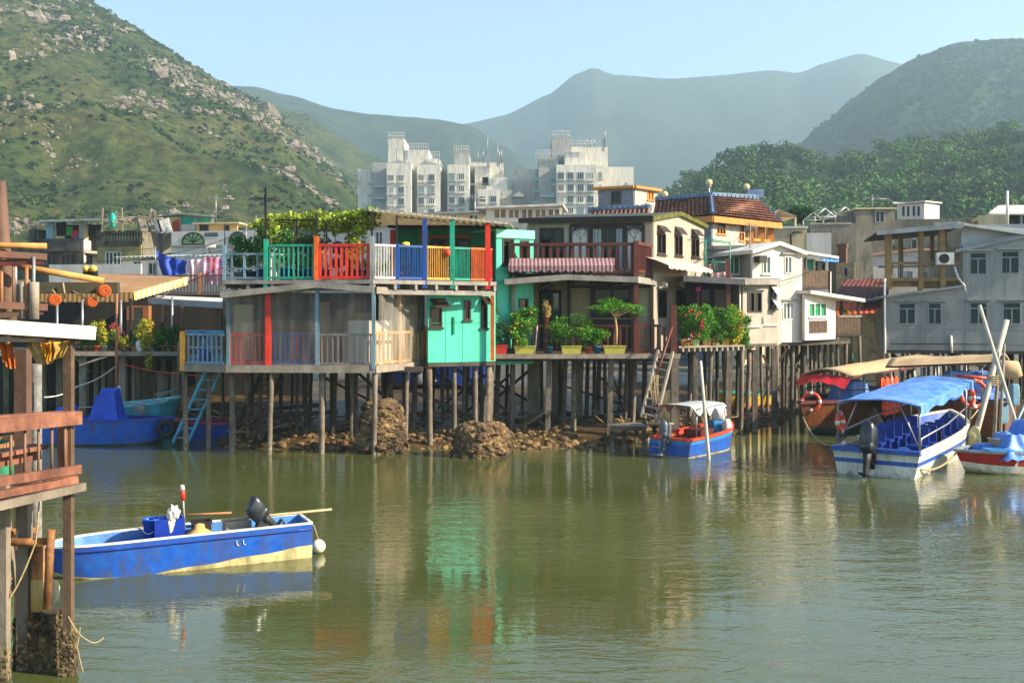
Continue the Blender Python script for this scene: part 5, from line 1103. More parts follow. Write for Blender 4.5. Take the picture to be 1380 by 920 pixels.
flats('leftmost white apartment block with a boxy lift tower and zigzag roof edge', 250,
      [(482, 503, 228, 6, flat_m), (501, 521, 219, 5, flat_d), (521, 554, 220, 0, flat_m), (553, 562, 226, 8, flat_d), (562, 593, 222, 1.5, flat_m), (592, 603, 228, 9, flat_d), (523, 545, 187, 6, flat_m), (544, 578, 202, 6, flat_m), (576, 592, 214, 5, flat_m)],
      [((527, 540.5), (240, 256, 271.5, 287), 4, 4.6, 0), ((567.5, 581.5), (239.5, 255, 270.5, 286), 4, 4.6, 1.5), ((557.5,), (243, 260, 277), 2.4, 4, 8)],
      [('gable', 521, 554, 220, 216, .0), ('gable', 562, 593, 222, 218, 1.5), ('rail', 545, 577, 203), ('rail', 576, 592, 214), ('rail', 523, 545, 188), ('aerial', 525, 188, 180), ('aerial', 541, 188, 182), ('aerial', 567, 203, 190), ('aerial', 535, 225, 200)] + [('ledge', 497, 502, y, 6) for y in (247, 262, 277)] + [('ledge', 505, 520, y, 5) for y in (252, 268, 283)], XYZ((540, 250), 0))
flats('middle white apartment block with a stepped side wing and roof aerials', 252,
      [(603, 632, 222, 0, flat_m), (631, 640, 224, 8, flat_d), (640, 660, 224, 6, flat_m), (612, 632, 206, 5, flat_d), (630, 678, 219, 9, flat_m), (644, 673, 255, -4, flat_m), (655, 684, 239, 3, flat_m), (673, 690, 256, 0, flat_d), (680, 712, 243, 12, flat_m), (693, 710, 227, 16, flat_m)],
      [((609, 622), (238, 254, 270, 286), 4, 4.6, 0), ((637, 636.9), (240, 256), 2.2, 4, 8), ((650.5, 665), (268.5, 285), 4, 4.4, -4), ((654, 654.1), (243, 243.1), 4, 4, 3), ((680,), (262, 278), 2.2, 3.5, 0)],
      [('rail', 612, 632, 206), ('aerial', 614, 206, 203), ('aerial', 644, 220, 203), ('aerial', 651, 220, 200), ('aerial', 657, 220, 177), ('aerial', 670.5, 220, 193), ('aerial', 673, 222, 198), ('aerial', 676, 222, 198), ('gable', 690, 708, 265, 258, -2)] + [('ledge', 632, 640, y, 8) for y in (249, 264, 280)], XYZ((645, 252), 0))
flats('rightmost white apartment block with the highest lift tower and many aerials', 248,
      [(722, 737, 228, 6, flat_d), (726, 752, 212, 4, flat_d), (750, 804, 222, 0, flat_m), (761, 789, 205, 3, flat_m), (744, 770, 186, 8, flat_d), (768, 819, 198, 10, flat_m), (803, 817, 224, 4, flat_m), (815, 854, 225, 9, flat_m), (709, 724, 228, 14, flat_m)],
      [((756, 769, 782.5, 795.5), (237, 253, 268.5, 284), 4.2, 4.8, 0), ((809,), (236, 252), 2.4, 4, 4)],
      [('rail', 768, 800, 199), ('rail', 722, 745, 212), ('rail', 745, 768, 186), ('aerial', 746, 187, 180), ('aerial', 766, 187, 180), ('aerial', 758, 187, 172), ('aerial', 788, 199, 190), ('aerial', 791, 199, 184), ('aerial', 796, 199, 186), ('aerial', 801, 199, 186), ('aerial', 815, 199, 170), ('gable', 835, 852, 255, 245, 3)] + [('ledge', 718, 726, y, 6) for y in (243, 258, 273)] + [('ledge', 742, 750, y, 4) for y in (240, 250, 262, 274)] + [('ledge', 728, 748, 265, 4)], XYZ((780, 248), 0))

# ================================================================== I. middle rooftops seen between the houses
J = T('rooftop_room', 'long rooftop room with a strip of white framed windows behind the green annex', 'rooftop room', XYZ((705, 58), 6))
jf = PLpx(655, 58, 757, 57.5)
z0 = jf.z(700, 306); z1 = jf.z(700, 279)
wall(J, jf, 0, jf.w, z0, z1, conc_w, [((x, 281, x+w_, 295), dict(fm=frame_w, cols=2, fw=.06, sill=False, pm=random.choice((glass_m, M('amber_pane', '#8a6a33', .3, .3), M('mauve_pane', '#3c2c38', .3, .3))))) for x, w_ in ((665, 18), (684.5, 16), (702, 17), (720.5, 16), (738, 17))])
slab(J, [jf.pt(-.6, .35, jf.z(655, 279)), jf.pt(jf.w+.1, .35, jf.z(757, 275)), jf.pt(jf.w+.1, -4, jf.z(757, 275)), jf.pt(-.6, -4, jf.z(655, 279))], .12, tin_w)
jb = PLpx(600, 57, 760, 56.4); J2 = T('house', 'grey flat-roofed house carrying the long rooftop room', 'house', XYZ((690, 57), 0))
wall(J2, jb, 0, jb.w, 1, jb.z(690, 299), blue_w, [((605, 300, 618, 318), dict(fm=frame_w)), ((556, 300, 566, 318), dict(fm=frame_w))][:1])
MB().pbox(jb, -.1, jb.w, -6, -.13, jb.z(690, 299)-.3, jb.z(690, 299)-.12).to('roof_slab', conc, J2)
J3 = T('house', 'pale grey house with a flat roof seen under the terrace canopy', 'house', XYZ((520, 62), 0))
j3 = PLpx(430, 63, 604, 61); wall(J3, j3, 0, j3.w, 1, j3.z(520, 305), conc_w, [((506, 312, 516, 330), dict(fm=frame_w)), ((545, 312, 556, 330), dict(fm=frame_w)), ((470, 316, 480, 330), dict(fm=frame_w))])
MB().pbox(j3, -.1, j3.w+.1, -6, .15, j3.z(520, 305), j3.z(520, 302)).to('roof_slab', conc, J3)
J4 = T('rooftop_room', 'small cream rooftop hut with a sheet roof left of the long windowed room', 'rooftop room', XYZ((590, 66), 6)); j4 = PLpx(556, 66, 655, 65.5)
wall(J4, j4, 0, j4.w, j4.z(600, 303), j4.z(600, 287), cream_w, [((572, 289, 582, 299), dict(fm=frame_w)), ((606, 289, 616, 299), dict(fm=frame_w)), ((632, 289, 644, 299), dict(fm=frame_w))])
slab(J4, [j4.pt(-.3, .4, j4.z(560, 288)), j4.pt(j4.w+.3, .4, j4.z(650, 284)), j4.pt(j4.w+.3, -3, j4.z(650, 284)), j4.pt(-.3, -3, j4.z(560, 288))], .12, tin_g)

# ================================================================== J. left side of the village
def arch_window(par, pl, px0, px1, yt, yb, pm):
    a0, a1 = pl.a(px0), pl.a(px1); z0, z1 = pl.z(px0, yb), pl.z(px0, yt); c = (a0+a1)/2; R_ = (a1-a0)/2; m = MB(); n = 12
    pts = [(a0, z0)]+[(c-R_*math.cos(math.pi*k/n), z0+.15+(z1-z0-.15)*math.sin(math.pi*k/n)) for k in range(n+1)]+[(a1, z0)]
    for p, q in zip(pts, pts[1:]+pts[:1]): m.bar(pl.pt(p[0], .03, p[1]), pl.pt(q[0], .03, q[1]), .09)
    for k in range(1, 6): t = math.pi*k/6; m.bar(pl.pt(c, .03, z0+.1), pl.pt(c-R_*math.cos(t), .03, z0+.15+(z1-z0-.15)*math.sin(t)), .06)
    w_ = m.to('window', frame_d, par); MB().q(*[pl.pt(a, .012, z) for a, z in reversed(pts)]).to('pane', pm, w_)
Lg = T('house', 'sooty grey house with a cyan roof shelter full of hanging washing at far left', 'house', XYZ((85, 75), 0))
lf_ = PLpx(60, 75.5, 112, 75); lr_ = PLpx(112, 75, 132, 80); z1 = lf_.z(85, 322)
wall(Lg, lf_, 0, lf_.w, 1, lf_.z(85, 339), conc_d, [((65, 343, 79, 357), dict(fm=frame_d)), ((84, 343, 104, 357), dict(fm=frame_d, cols=3))]); wall(Lg, lf_.off(.35), 0, lf_.w+.2, lf_.z(85, 339), z1, conc_d, name='parapet')
wall(Lg, lr_, .13, lr_.w, 1, z1, conc_w, [((116, 343.5, 124, 357), dict(fm=frame_d, cols=2))])
MB().pbox(lf_, 0, lf_.w, -6, -.13, z1-1, z1-.8).to('roof_slab', conc, Lg)
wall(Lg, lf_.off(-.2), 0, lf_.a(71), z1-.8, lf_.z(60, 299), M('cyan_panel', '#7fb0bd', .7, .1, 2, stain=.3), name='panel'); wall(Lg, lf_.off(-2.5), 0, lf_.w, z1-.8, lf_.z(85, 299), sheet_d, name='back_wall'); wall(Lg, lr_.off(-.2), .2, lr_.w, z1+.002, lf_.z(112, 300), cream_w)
slab(Lg, [P(53, 296.5, 74.5), P(152, 293.5, 74), P(152, 294.5, 81), P(58, 297, 81)], .14, tin_g)
for px in (72, 110.5): post(Lg, lf_.pt(lf_.a(px), -.05, 0), z1-.8, lf_.z(px, 297), .16, frame_g)
Lg2 = T('house', 'low dark house with blackened parapet left of the cyan roof shelter', 'house', XYZ((45, 78), 0)); l2 = PLpx(-30, 78, 60, 77); wall(Lg2, l2, 0, l2.w, 1, l2.z(40, 327), conc_d, [((12, 350, 22, 362), dict())]); MB().pbox(l2, l2.a(36), l2.a(50), -2, -.2, l2.z(40, 327), l2.z(40, 309)).to('water_tank', conc_d, Lg2); MB().pbox(l2, 0, l2.w, -5, -.13, l2.z(40, 327)-.4, l2.z(40, 327)-.2).to('roof_slab', conc_d, Lg2)
for i, (px, py, w_, h_, c, lb) in enumerate(((79, 308, 14, 18, '#1b1a1c', 'black clothes hanging under the cyan roof shelter'), (90, 311, 9, 12, '#2f9a3c', 'green shirt hanging in the cyan roof shelter'), (97, 315, 9, 10, '#c23322', 'red shirt hanging lowest in the cyan roof shelter'), (101, 318, 5, 7, '#3c66b5', 'small blue cloth hanging in the cyan roof shelter'), (105, 311, 6, 12, '#8e2230', 'dark red cloth hanging by the post of the cyan roof shelter'))):
    m = MB(); p = lf_.at(px, py, -.35); 
    vs = [Vector((p.x+(u-.5)*w_/F*75, p.y-.15*noise.noise(Vector((u*3, v*2, i))), p.z+(v-.5)*h_/F*75)) for u in (0, .25, .5, .75, 1) for v in (0, .33, .66, 1)]
    m.add(vs, [(a*4+b_, a*4+4+b_, a*4+5+b_, a*4+1+b_) for a in range(4) for b_ in range(3)], True); m.to('laundry', M('cloth_'+c[1:], c, .9, .2, 8), label=lb, cat='laundry', group='washing under the cyan roof shelter')
Lo = T('house', 'olive-walled house with a dark fretwork balustrade and white window', 'house', XYZ((165, 72), 0))
lo = PLpx(131, 72.5, 190, 72); lor = PLpx(190, 72, 231, 74.5)
wall(Lo, lo, 0, lo.w, 1, lo.z(160, 330), olive_w, [((142, 339, 163, 357), dict(fm=frame_w, cols=4, fw=.06)), ((160, 350, 163, 356), None)][:1]); wall(Lo, lor, .13, lor.w, 1, lor.z(210, 313), conc_g)
m = MB(); m.pbox(lo, 0, lo.w, .0, .15, lo.z(160, 331), lo.z(160, 328.5)); m.pbox(lo, 0, lo.w, -.05, .2, lo.z(160, 313), lo.z(160, 311))
for k in range(15):
    a = lo.w*(k+.5)/15; m.pbox(lo, a-.05, a+.05, .03, .12, lo.z(160, 328.5), lo.z(160, 313))
    m.bar(lo.pt(a-.1, .07, lo.z(160, 328)), lo.pt(a+.1, .07, lo.z(160, 314)), .06); m.bar(lo.pt(a+.1, .08, lo.z(160, 328)), lo.pt(a-.1, .08, lo.z(160, 314)), .06)
m.to('balustrade', conc_d, Lo); MB().pbox(lo, 0, lo.w, -6, -.13, lo.z(160, 330)-.3, lo.z(160, 330)-.1).to('roof_slab', conc_d, Lo)
Lw = T('house', 'long grey-white house with green fanlight arches in its roof parapet', 'house', XYZ((285, 69), 0))
lw1 = PLpx(231, 70, 372, 68.5); wall(Lw, lw1, 0, lw1.w, 1, lw1.z(300, 311), conc_w); gfan = M('green_fanlight', '#7fae6a', .4, .2, 2)
arch_window(Lw, lw1, 246, 275, 314, 329.5, gfan); arch_window(Lw, lw1, 309, 332, 313, 329.5, gfan)
MB().pbox(lw1, 0, lw1.w, .003, .15, lw1.z(300, 332), lw1.z(300, 330)).to('ledge', conc, Lw); MB().pbox(lw1, 0, lw1.w, -6, -.13, lw1.z(300, 311)-1, lw1.z(300, 311)-.8).to('roof_slab', conc, Lw)
m = MB(); m.pbox(lw1, lw1.a(276), lw1.a(293), .001, .02, lw1.z(290, 318.4), lw1.z(290, 317.6)); m.pbox(lw1, lw1.a(276), lw1.a(293), .001, .02, lw1.z(290, 314.4), lw1.z(290, 313.6))
for k in range(9): m.pbox(lw1, lw1.a(276+k*2.1), lw1.a(276.9+k*2.1), .0, .03, lw1.z(290, 318.5), lw1.z(290, 313.5))
m.to('vent', sheet_d, Lw)
MB().tube([lw1.pt(lw1.a(280), .1, lw1.z(280, 345)), lw1.pt(lw1.a(280), .1, lw1.z(280, 333)), lw1.pt(lw1.a(292), .1, lw1.z(290, 332))], .11, 7).to('pipe', white_p, Lw)
tarp_g = M('green_tarp', '#18a48c', .7, .15, 3)
Ls = T('rooftop_shed', 'rooftop shed with turquoise tarp front and rusty red sheets', 'shed', XYZ((250, 73), 7)); ls = PLpx(212, 73, 290, 72.6)
z0, z1 = ls.z(250, 311), ls.z(250, 289)
for px in (223, 243, 264, 286): post(Ls, ls.pt(ls.a(px), 0, 0), z0-.3, ls.z(px, 289), .14, frame_g)
slab(Ls, [P(205, 290.5, 72.6), P(243, 286.5, 72.2), P(290, 290.5, 72), P(290, 291, 77), P(208, 291, 77)], .1, tin_g)
MB().pbox(ls, ls.a(244), ls.a(263), -.1, -.04, ls.z(250, 302), ls.z(250, 293)).to('tarp', tarp_g, Ls); MB().pbox(ls, ls.a(265), ls.a(284), -.1, -.04, ls.z(250, 299), ls.z(250, 294)).to('tarp', tarp_g, Ls)
MB().pbox(ls, ls.a(233), ls.a(243), .05, .1, z0-.3, ls.z(240, 296)).to('rusty_sheet', rust_l, Ls); MB().pbox(ls, ls.a(244), ls.a(263), -.02, .03, z0-.3, ls.z(250, 302)-.02).to('panel', conc_w, Ls)
Ly = T('rooftop_room', 'low yellow-buff rooftop room right of the turquoise tarp shed', 'rooftop room', XYZ((292, 71), 7)); ly = PLpx(265, 71, 320, 70.6)
wall(Ly, ly, 0, ly.w, ly.z(290, 312), ly.z(290, 302), M('buff_wall', '#cfa868', .8, .1, 1), [((269, 303, 281, 310), dict(fm=frame_d)), ((302, 303.5, 309, 310), dict(fm=frame_d, cols=2))]); MB().pbox(ly, -.2, ly.w+.2, -3, .25, ly.z(290, 302), ly.z(290, 300)).to('roof', cream_w, Ly)
Lb = T('brushwood_trellis', 'rooftop trellis of driftwood sticks with leaning boards over the olive house', 'trellis', XYZ((180, 71), 8))
m = MB(); rr = random.Random(5)
for k in range(60):
    px, py = rr.uniform(140, 215), rr.uniform(291, 300); p = P(px, py, rr.uniform(71, 73)); m.bar(p, p+Vector((rr.uniform(-1.2, 1.2), rr.uniform(-.6, .6), rr.uniform(-.25, .25))), .06)
for px in (137, 157, 165, 186, 201, 208): m.bar(P(px, 313, 71.5), P(px+rr.uniform(-1, 3), rr.uniform(279, 293), 71.5), .09)
for k in range(14): px = rr.uniform(190, 222); m.bar(P(px, 312, 71), P(px-rr.uniform(-4, 10), 294, 71.6), .08)
m.to('sticks', wood_g, Lb)
for px, c in ((218, 'white'), (226, 'white'), (212, 'gray')): MB().obox(P(px, 304, 71), (.42, .05, 1.0), ry=-.3).to('board', COLR[c], Lb)
MB().blob(P(152, 297, 71), (.22, .15, .55), 1, .3).to('green_rag', tarp_g, Lb)
Ll = T('house', 'long white parapet of a low house in front of the olive house', 'house', XYZ((130, 60), 0)); ll = PLpx(66, 60, 190, 59)
wall(Ll, ll, 0, ll.w, 1, ll.z(130, 356), conc_w, ()); MB().pbox(ll, 0, ll.w, -5, -.13, ll.z(130, 356)-.9, ll.z(130, 356)-.7).to('roof_slab', conc_w, Ll)
m = MB()
for k in range(22): m.pbox(ll, ll.w*.55+k*.13, ll.w*.55+k*.13+.06, .01, .03, ll.z(150, 372), ll.z(150, 369.5))
m.to('brick_trim', rust_l, Ll)
Lk = T('house', 'grey roofed house between the olive house and the washing terrace', 'house', XYZ((225, 62), 0)); lk = PLpx(165, 63, 365, 61); wall(Lk, lk, 0, lk.w, 1, lk.z(230, 350), conc_w, [((180, 352, 190, 362), dict(fm=frame_g)), ((200, 354, 212, 370), dict(fm=frame_g)), ((325, 352, 340, 370), dict(fm=frame_g))])
corrug(Lk, lk.pt(-.3, .5, lk.z(165, 347)), lk.pt(lk.w+.3, .5, lk.z(365, 344)), lk.pt(-.3, -5, lk.z(165, 338)), lk.pt(lk.w+.3, -5, lk.z(365, 336)), tin_g, 'roof', .3, .03)

# left stilt house with brown canvas roof
S = T('stilt_house', 'dark open-fronted stilt house with brown canvas roof and yellow scalloped awning', 'house', XYZ((160, 44), 0))
canv = M('brown_canvas', '#a07a50', .85, .15, 1.2, stain=.4, stcol='#6b4f33', streak=.6)
c0, c1, c2, c3 = P(40, 394, 43.0), P(180, 393.5, 42.6), P(252, 373, 45.4), P(135, 369, 48.5)
slab(S, [c0, c1, c2, c3], .05, canv, 'canvas_roof')
ys = M('yellow_stripe', '#dfae56', .8, .06, 4, stripe=(0, .13, '#e6d3a0', .55)); ys2 = M('brown_stripe', '#b98a4d', .8, .1, 4, stripe=(0, .2, '#7a5a38', .5))
q1 = PL(c1.xy, c2.xy); m = MB(); vs = []; n = 60
for k in range(n+1):
    t = k/n; top = c1.lerp(c2, t); s = .30+.06*abs(math.sin(k*.8)); vs += [top+Vector((.02, -.02, 0)), top+Vector((.05, -.05, -s))]
m.add(vs, [(2*k, 2*k+1, 2*k+3, 2*k+2) for k in range(n)]); m.to('valance', ys, S)
m = MB(); vs = []
for k in range(n+1):
    t = k/n; top = c0.lerp(c1, t); s = .36+.06*abs(math.sin(k*.8)); vs += [top+Vector((0, -.02, 0)), top+Vector((0, -.05, -s))]
m.add(vs, [(2*k, 2*k+2, 2*k+3, 2*k+1) for k in range(n)]); m.to('valance', ys2, S)
SDZ = P(0, 474, 42).z
SDK = sd_ = PLpx(96, 42, 243, 42)
MB().prism([sd_.pt(0, 0, SDZ), sd_.pt(sd_.w, 0, SDZ), sd_.pt(sd_.w+1, -9.3, SDZ), sd_.pt(-6, -9.3, SDZ), sd_.pt(-6, 0, SDZ)], (0, 0, -.12)).to('floor_deck', wood_g, S)
m = MB(); m.pbox(sd_, -6, sd_.w, .003, .06, SDZ-.16, SDZ+.02); m.to('deck_edge', wood_g, S)
MB().prism([P(200, 403, 43), P(312, 410, 42), P(312, 402, 47), P(212, 398, 47)], (0, 0, -.1)).to('roof', tin_w, S)
m = MB(); m.bar(P(200, 405, 42.95), P(312, 412, 41.95), .06, .25); m.to('fascia', tin_g, S)
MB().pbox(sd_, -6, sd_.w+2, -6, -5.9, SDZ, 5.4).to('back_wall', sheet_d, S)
MB().pbox(sd_, -9, sd_.w+3.5, -9.2, -9, -.8, SDZ-.12).to('shade_backing', sheet_d, S)  # added dark sheet; stands in for the black shade under the deck
m = MB(); m.pbox(sd_, .2, 1.2, -5.89, -5.5, SDZ, SDZ+1.9); m.to('cupboard', wood_o, S)
MB().pbox(sd_, 1.4, 1.75, -3.2, -3.1, SDZ, SDZ+1.8).to('door_panel', blue_w, S)
for px, y0, mt in ((77, 411, steel), (111, 404, steel), (163, 404, steel), (232, 400, steel), (246, 412, wood_b), (292, 414, wood_b), (300, 414, wood_d), (218, 410, wood_d), (176, 402, wood_d)): post(S, P(px, 470, 42.3).xy.to_3d(), SDZ, P(px, y0, 42.3).z, .1, mt, rnd=mt is steel)
m = MB(); m.bar(P(215, 402, 42.2), P(232, 390, 42.2), .06); m.to('strut', wood_g, S)
# concrete legs of the left house, deep shade behind
for px, Y, w_, zt_ in ((113, 42.5, .34, SDZ-.1), (166, 42.6, .34, SDZ-.1), (81, 45, .3, SDZ-.1), (130, 46, .22, SDZ-.1), (140, 45, .22, SDZ-.1), (185, 45.5, .3, SDZ-.1), (196, 46.5, .3, SDZ-.1), (180, 44, .16, SDZ-.1), (220, 45, .2, SDZ-.1), (150, 48, .3, SDZ-.1), (205, 49, .3, SDZ-.1), (100, 48, .3, SDZ-.1), (236, 47, .25, SDZ-.1), (60, 46, .3, SDZ-.1), (30, 44, .3, SDZ-.1), (10, 46, .3, SDZ-.1)): stilt(S, px, Y, zt_, w_/2, pile_c, 0, True, zb=-1.2, name='pillar')
for px, Y, w_ in ((219, 44.4, .62), (237, 44.2, .55), (272, 43.5, .62)): stilt(S, px, Y, 2.05, w_/2, pile_c, 0, False, zb=-1.0, name='pillar')
for Y in (42.6, 45, 48): MB().bar(sd_.pt(-6, 0, SDZ-.2).xy.to_3d()+Vector((0, Y-42, SDZ-.22)), sd_.pt(sd_.w, 0, 0).xy.to_3d()+Vector((0, Y-42, SDZ-.22)), .14, .2).to('joist', pile_d, S)
stilt(S, 241, 41.8, SDZ+.4, .07, pile_m); brace(S, (107, 492, 42), (150, 478, 42), .07, wood_g); brace(S, (100, 480, 42.4), (120, 500, 42.4), .06, wood_g)
# washing terrace rail and the three cloths
Wt = T('roof_terrace', 'roof terrace with brown slatted railing where washing hangs', 'terrace', XYZ((265, 52), 4)); wt = PLpx(228, 52, 316, 51); wz = wt.z(270, 397)
MB().prism([wt.pt(0, 0, wz), wt.pt(wt.w, 0, wz), wt.pt(wt.w, -5, wz), wt.pt(0, -5, wz)], (0, 0, -.12)).to('deck', wood_b, Wt); MB().pbox(wt, .0, wt.w, -4.8, -.2, 1, wz-.125).to('room_wall', conc_d, Wt)
railing(Wt, wt.pt(0, -.03, wz), wt.pt(wt.a(268), -.03, wz), .95, wood_o, 9, .05); railing(Wt, wt.pt(wt.a(270), -.03, wz), wt.pt(wt.w, -.03, wz), .95, wood_o, 12, .05); post(Wt, wt.pt(wt.a(269), 0, 0), wz, wz+1.1, .14, wood_o)
def cloth(lbl, pts, Y, mat, name='cloth', cat='cloth', sag=.0, group=None, fold=.12):
    """hanging cloth: top-left, top-right, bottom-right, bottom-left in photo pixels at a depth"""
    m = MB(); n = 12; A_, B_, C_, D_ = (Vector((*p, 0)) for p in pts); vs = []
    for i in range(n+1):
        for j in range(n+1):
            u, v = i/n, j/n; q = A_.lerp(B_, u).lerp(D_.lerp(C_, u), v); q.y += sag*4*u*(1-u)*(1-v*.3)
            w_ = P(q.x, q.y, Y); w_.y += fold*noise.noise(Vector((u*6, v*1.5, Y+pts[0][0])))+fold*.4*math.sin(u*17); vs.append(w_)
    m.add(vs, [(i*(n+1)+j, (i+1)*(n+1)+j, (i+1)*(n+1)+j+1, i*(n+1)+j+1) for i in range(n) for j in range(n)], True)
    return m.to(name, mat, label=lbl, cat=cat, group=group)
cloth('crumpled blue tarpaulin slung over the washing line beside the olive house', [(209, 337), (253, 352), (250, 368), (219, 371)], 51.5, M('blue_sheet', '#2346a8', .6, .2, 3, bump=.5), sag=2, fold=.3)
cloth('plain pale pink sheet hanging on the washing terrace', [(252, 350), (275, 349), (274, 384), (254, 380)], 52.2, M('pink_sheet', '#e3c1bd', .9, .1, 3))
flw = M('flower_sheet', '#7a4fb5', .9, .3, 5, hue='#e8d7e6', stain=.8, stcol='#d8562e', streak=1)
cloth('purple and orange flower-patterned sheet hanging on the washing terrace', [(275, 347), (300, 346), (300, 384), (275, 382)], 52.1, flw)
pole_thing('thin washing-line pole at the left end of the blue tarpaulin', 209.5, 372, 332, 51.6, .04)
pole_w = M('bleached_pole', '#c2bba9', .8, .18, 3, stain=.4, stcol='#77684c', streak=.2)
# ================================================================== boats
paint = lambda n, c, **k: M('boat_'+n, c, k.pop('rough', .42), .14, 5, ss=4.5, stain=k.pop('stain', .5), stcol=k.pop('stcol', '#4a4436'), streak=.25, tide=(-.12, '#4c4a2c', '#6c6540'), **k)
b_blue = paint('blue', '#1550b4', hue='#2263bf'); b_cream = paint('cream', '#cdbf8a', stain=.5, stcol='#7d7a4c'); b_white = paint('white', '#dedacb', stain=.4, stcol='#8b8462')
b_red = paint('red', '#b81f22'); b_orange = paint('orange', '#d3452a'); b_navy = paint('navy', '#143a94'); b_turq = paint('turquoise', '#3fb6c4'); b_sky = paint('sky', '#2d86c8')
b_wood = paint('varnish', '#6e3f1c', rough=.4, stcol='#2b1a0e'); b_dark = paint('bottom', '#26352e'); b_green = paint('green', '#1c8a62'); b_yellow = paint('yellow', '#d8a42c'); b_teal = paint('teal', '#26a08c'); b_maroon = paint('maroon', '#5a1d18')
b_grey = paint('grey', '#8d9698'); seat_b = M('blue_seat', '#17388f', .5, .15, 5); rubber = M('rubber', '#17181a', .55, .2, 6); life_o = M('lifebuoy_orange', '#e2501c', .5, .1, 5)
cowl_m = M('motor_cowl', '#1b2026', .28, .15, 4, spec=.6); tarp_b = M('blue_tarp', '#2361c6', .5, .18, 2, bump=.8, bscale=6, hue='#5798e6', stain=.3, stcol='#9fb4cc'); tarp_w = M('grey_white_tarp', '#b6bbb8', .8, .12, 3, bump=.6, bscale=5, stain=.4, stcol='#7b7f7a'); beige_c = M('beige_canopy', '#c2a67c', .8, .1, 1.5, stain=.35, stcol='#8a7353', streak=1)

def hull(par, L, Bm, zs, draft, mats, bands=(0, .3, .82, 1), trans=.85, flare=.78, rake=.5, floor=.15, n=18, inner=None, gun=None, gw=.05, bowp=2.2, peak=None, wl=0, stern_rake=0.0):
    """clinker-free open hull, x forward; mats index per band from the chine up; inner shell and gunwale are parts"""
    def st(t):
        b = Bm/2*(trans+(1-trans)*math.sin(min(1, t/.5)*math.pi/2)) if t < .5 else Bm/2*max(0, 1-((t-.5)/.5)**bowp)
        z = zs[0]+(zs[1]-zs[0])*(0.25*t+.75*t**2.4); kz = -draft*(1-max(0, (t-.7)/.3)**2*.8); return b, z, kz
    def pt(t, s, side, ins=0, zz=None):
        b, z, kz = st(t); ch = kz+.30*(z-kz) if draft > 0 else 0
        ch = kz+draft*.75; f = flare+(1-flare)*s**.8; zc = ch+(z-ch)*s
        x = -L/2+L*t; tt = max(0, (t-.55)/.45); x -= rake*tt**2*(1-(zc-kz)/(z-kz)); x += stern_rake*(1-t)**6*(zc-kz)/(z-kz)
        return Vector((x, side*max(0, b*f-ins), zc if zz is None else zz))
    m = MB(True); S = [0, bands[1]*.5]+list(bands[1:]); S = sorted(set(list(bands)+[bands[1]*.5])); ts = [i/n for i in range(n)]+[.985, 1.0]
    ring = []
    for t in ts:
        b, z, kz = st(t); x = -L/2+L*t-rake*max(0, (t-.55)/.45)**2
        r = [pt(t, s, -1) for s in reversed(S)]+[Vector((x, 0, kz))]+[pt(t, s, 1) for s in S]; ring.append(r)
    nb = len(S); 
    def bi(k):
        s = S[k]+1e-6
        return max(i for i, q in enumerate(bands[:-1]) if q <= s)
    mis = [bi(nb-2-k) for k in range(nb-1)]+[0, 0]+[bi(k) for k in range(nb-1)]
    m.loft(ring, closed=False, smooth=True, mis=mis)
    r0 = ring[0]                                   # transom by strips
    for k in range(nb-1): m.q(r0[k], r0[k+1], r0[2*nb-1-k], r0[2*nb-k], mi=mis[k])
    m.q(r0[nb-1], r0[nb], r0[nb+1], mi=0)
    ho = m.to('hull', mats, par)
    m = MB(True); rin = []
    for t in ts[:-1]:
        b, z, kz = st(t); fz = max(floor, kz+.1)
        fz = min(fz, z-.03)
        rin.append([pt(t, 1, -1, .05), pt(t, .35, -1, .07, fz), pt(t, .35, 1, .07, fz), pt(t, 1, 1, .05)])
    r = [p+Vector((.05, 0, 0)) for p in rin[0]]; rin[0] = r
    m.loft(rin, closed=False, smooth=False); m.q(*r); m.to('interior', inner or mats[-1], par)
    m = MB(True)
    for sd_ in (-1, 1):
        p = [pt(t, 1, sd_, .02)+Vector((0, 0, .012)) for t in ts]
        for a, c in zip(p, p[1:]): m.bar(a, c, gw*1.5, gw)
    m.bar(pt(0, 1, -1, .02)+Vector((.02, 0, .012)), pt(0, 1, 1, .02)+Vector((.02, 0, .012)), gw*1.6, gw)
    m.to('gunwale', gun or mats[-1], par); return st, pt
def boat(name, label, stern, bow, cat='boat', group=None, z=0):
    s_, b_ = Vector(stern), Vector(bow); d = b_-s_; c = (s_+b_)/2
    return T(name, label, cat, (c.x, c.y, z), group, math.atan2(d.y, d.x)), d.length
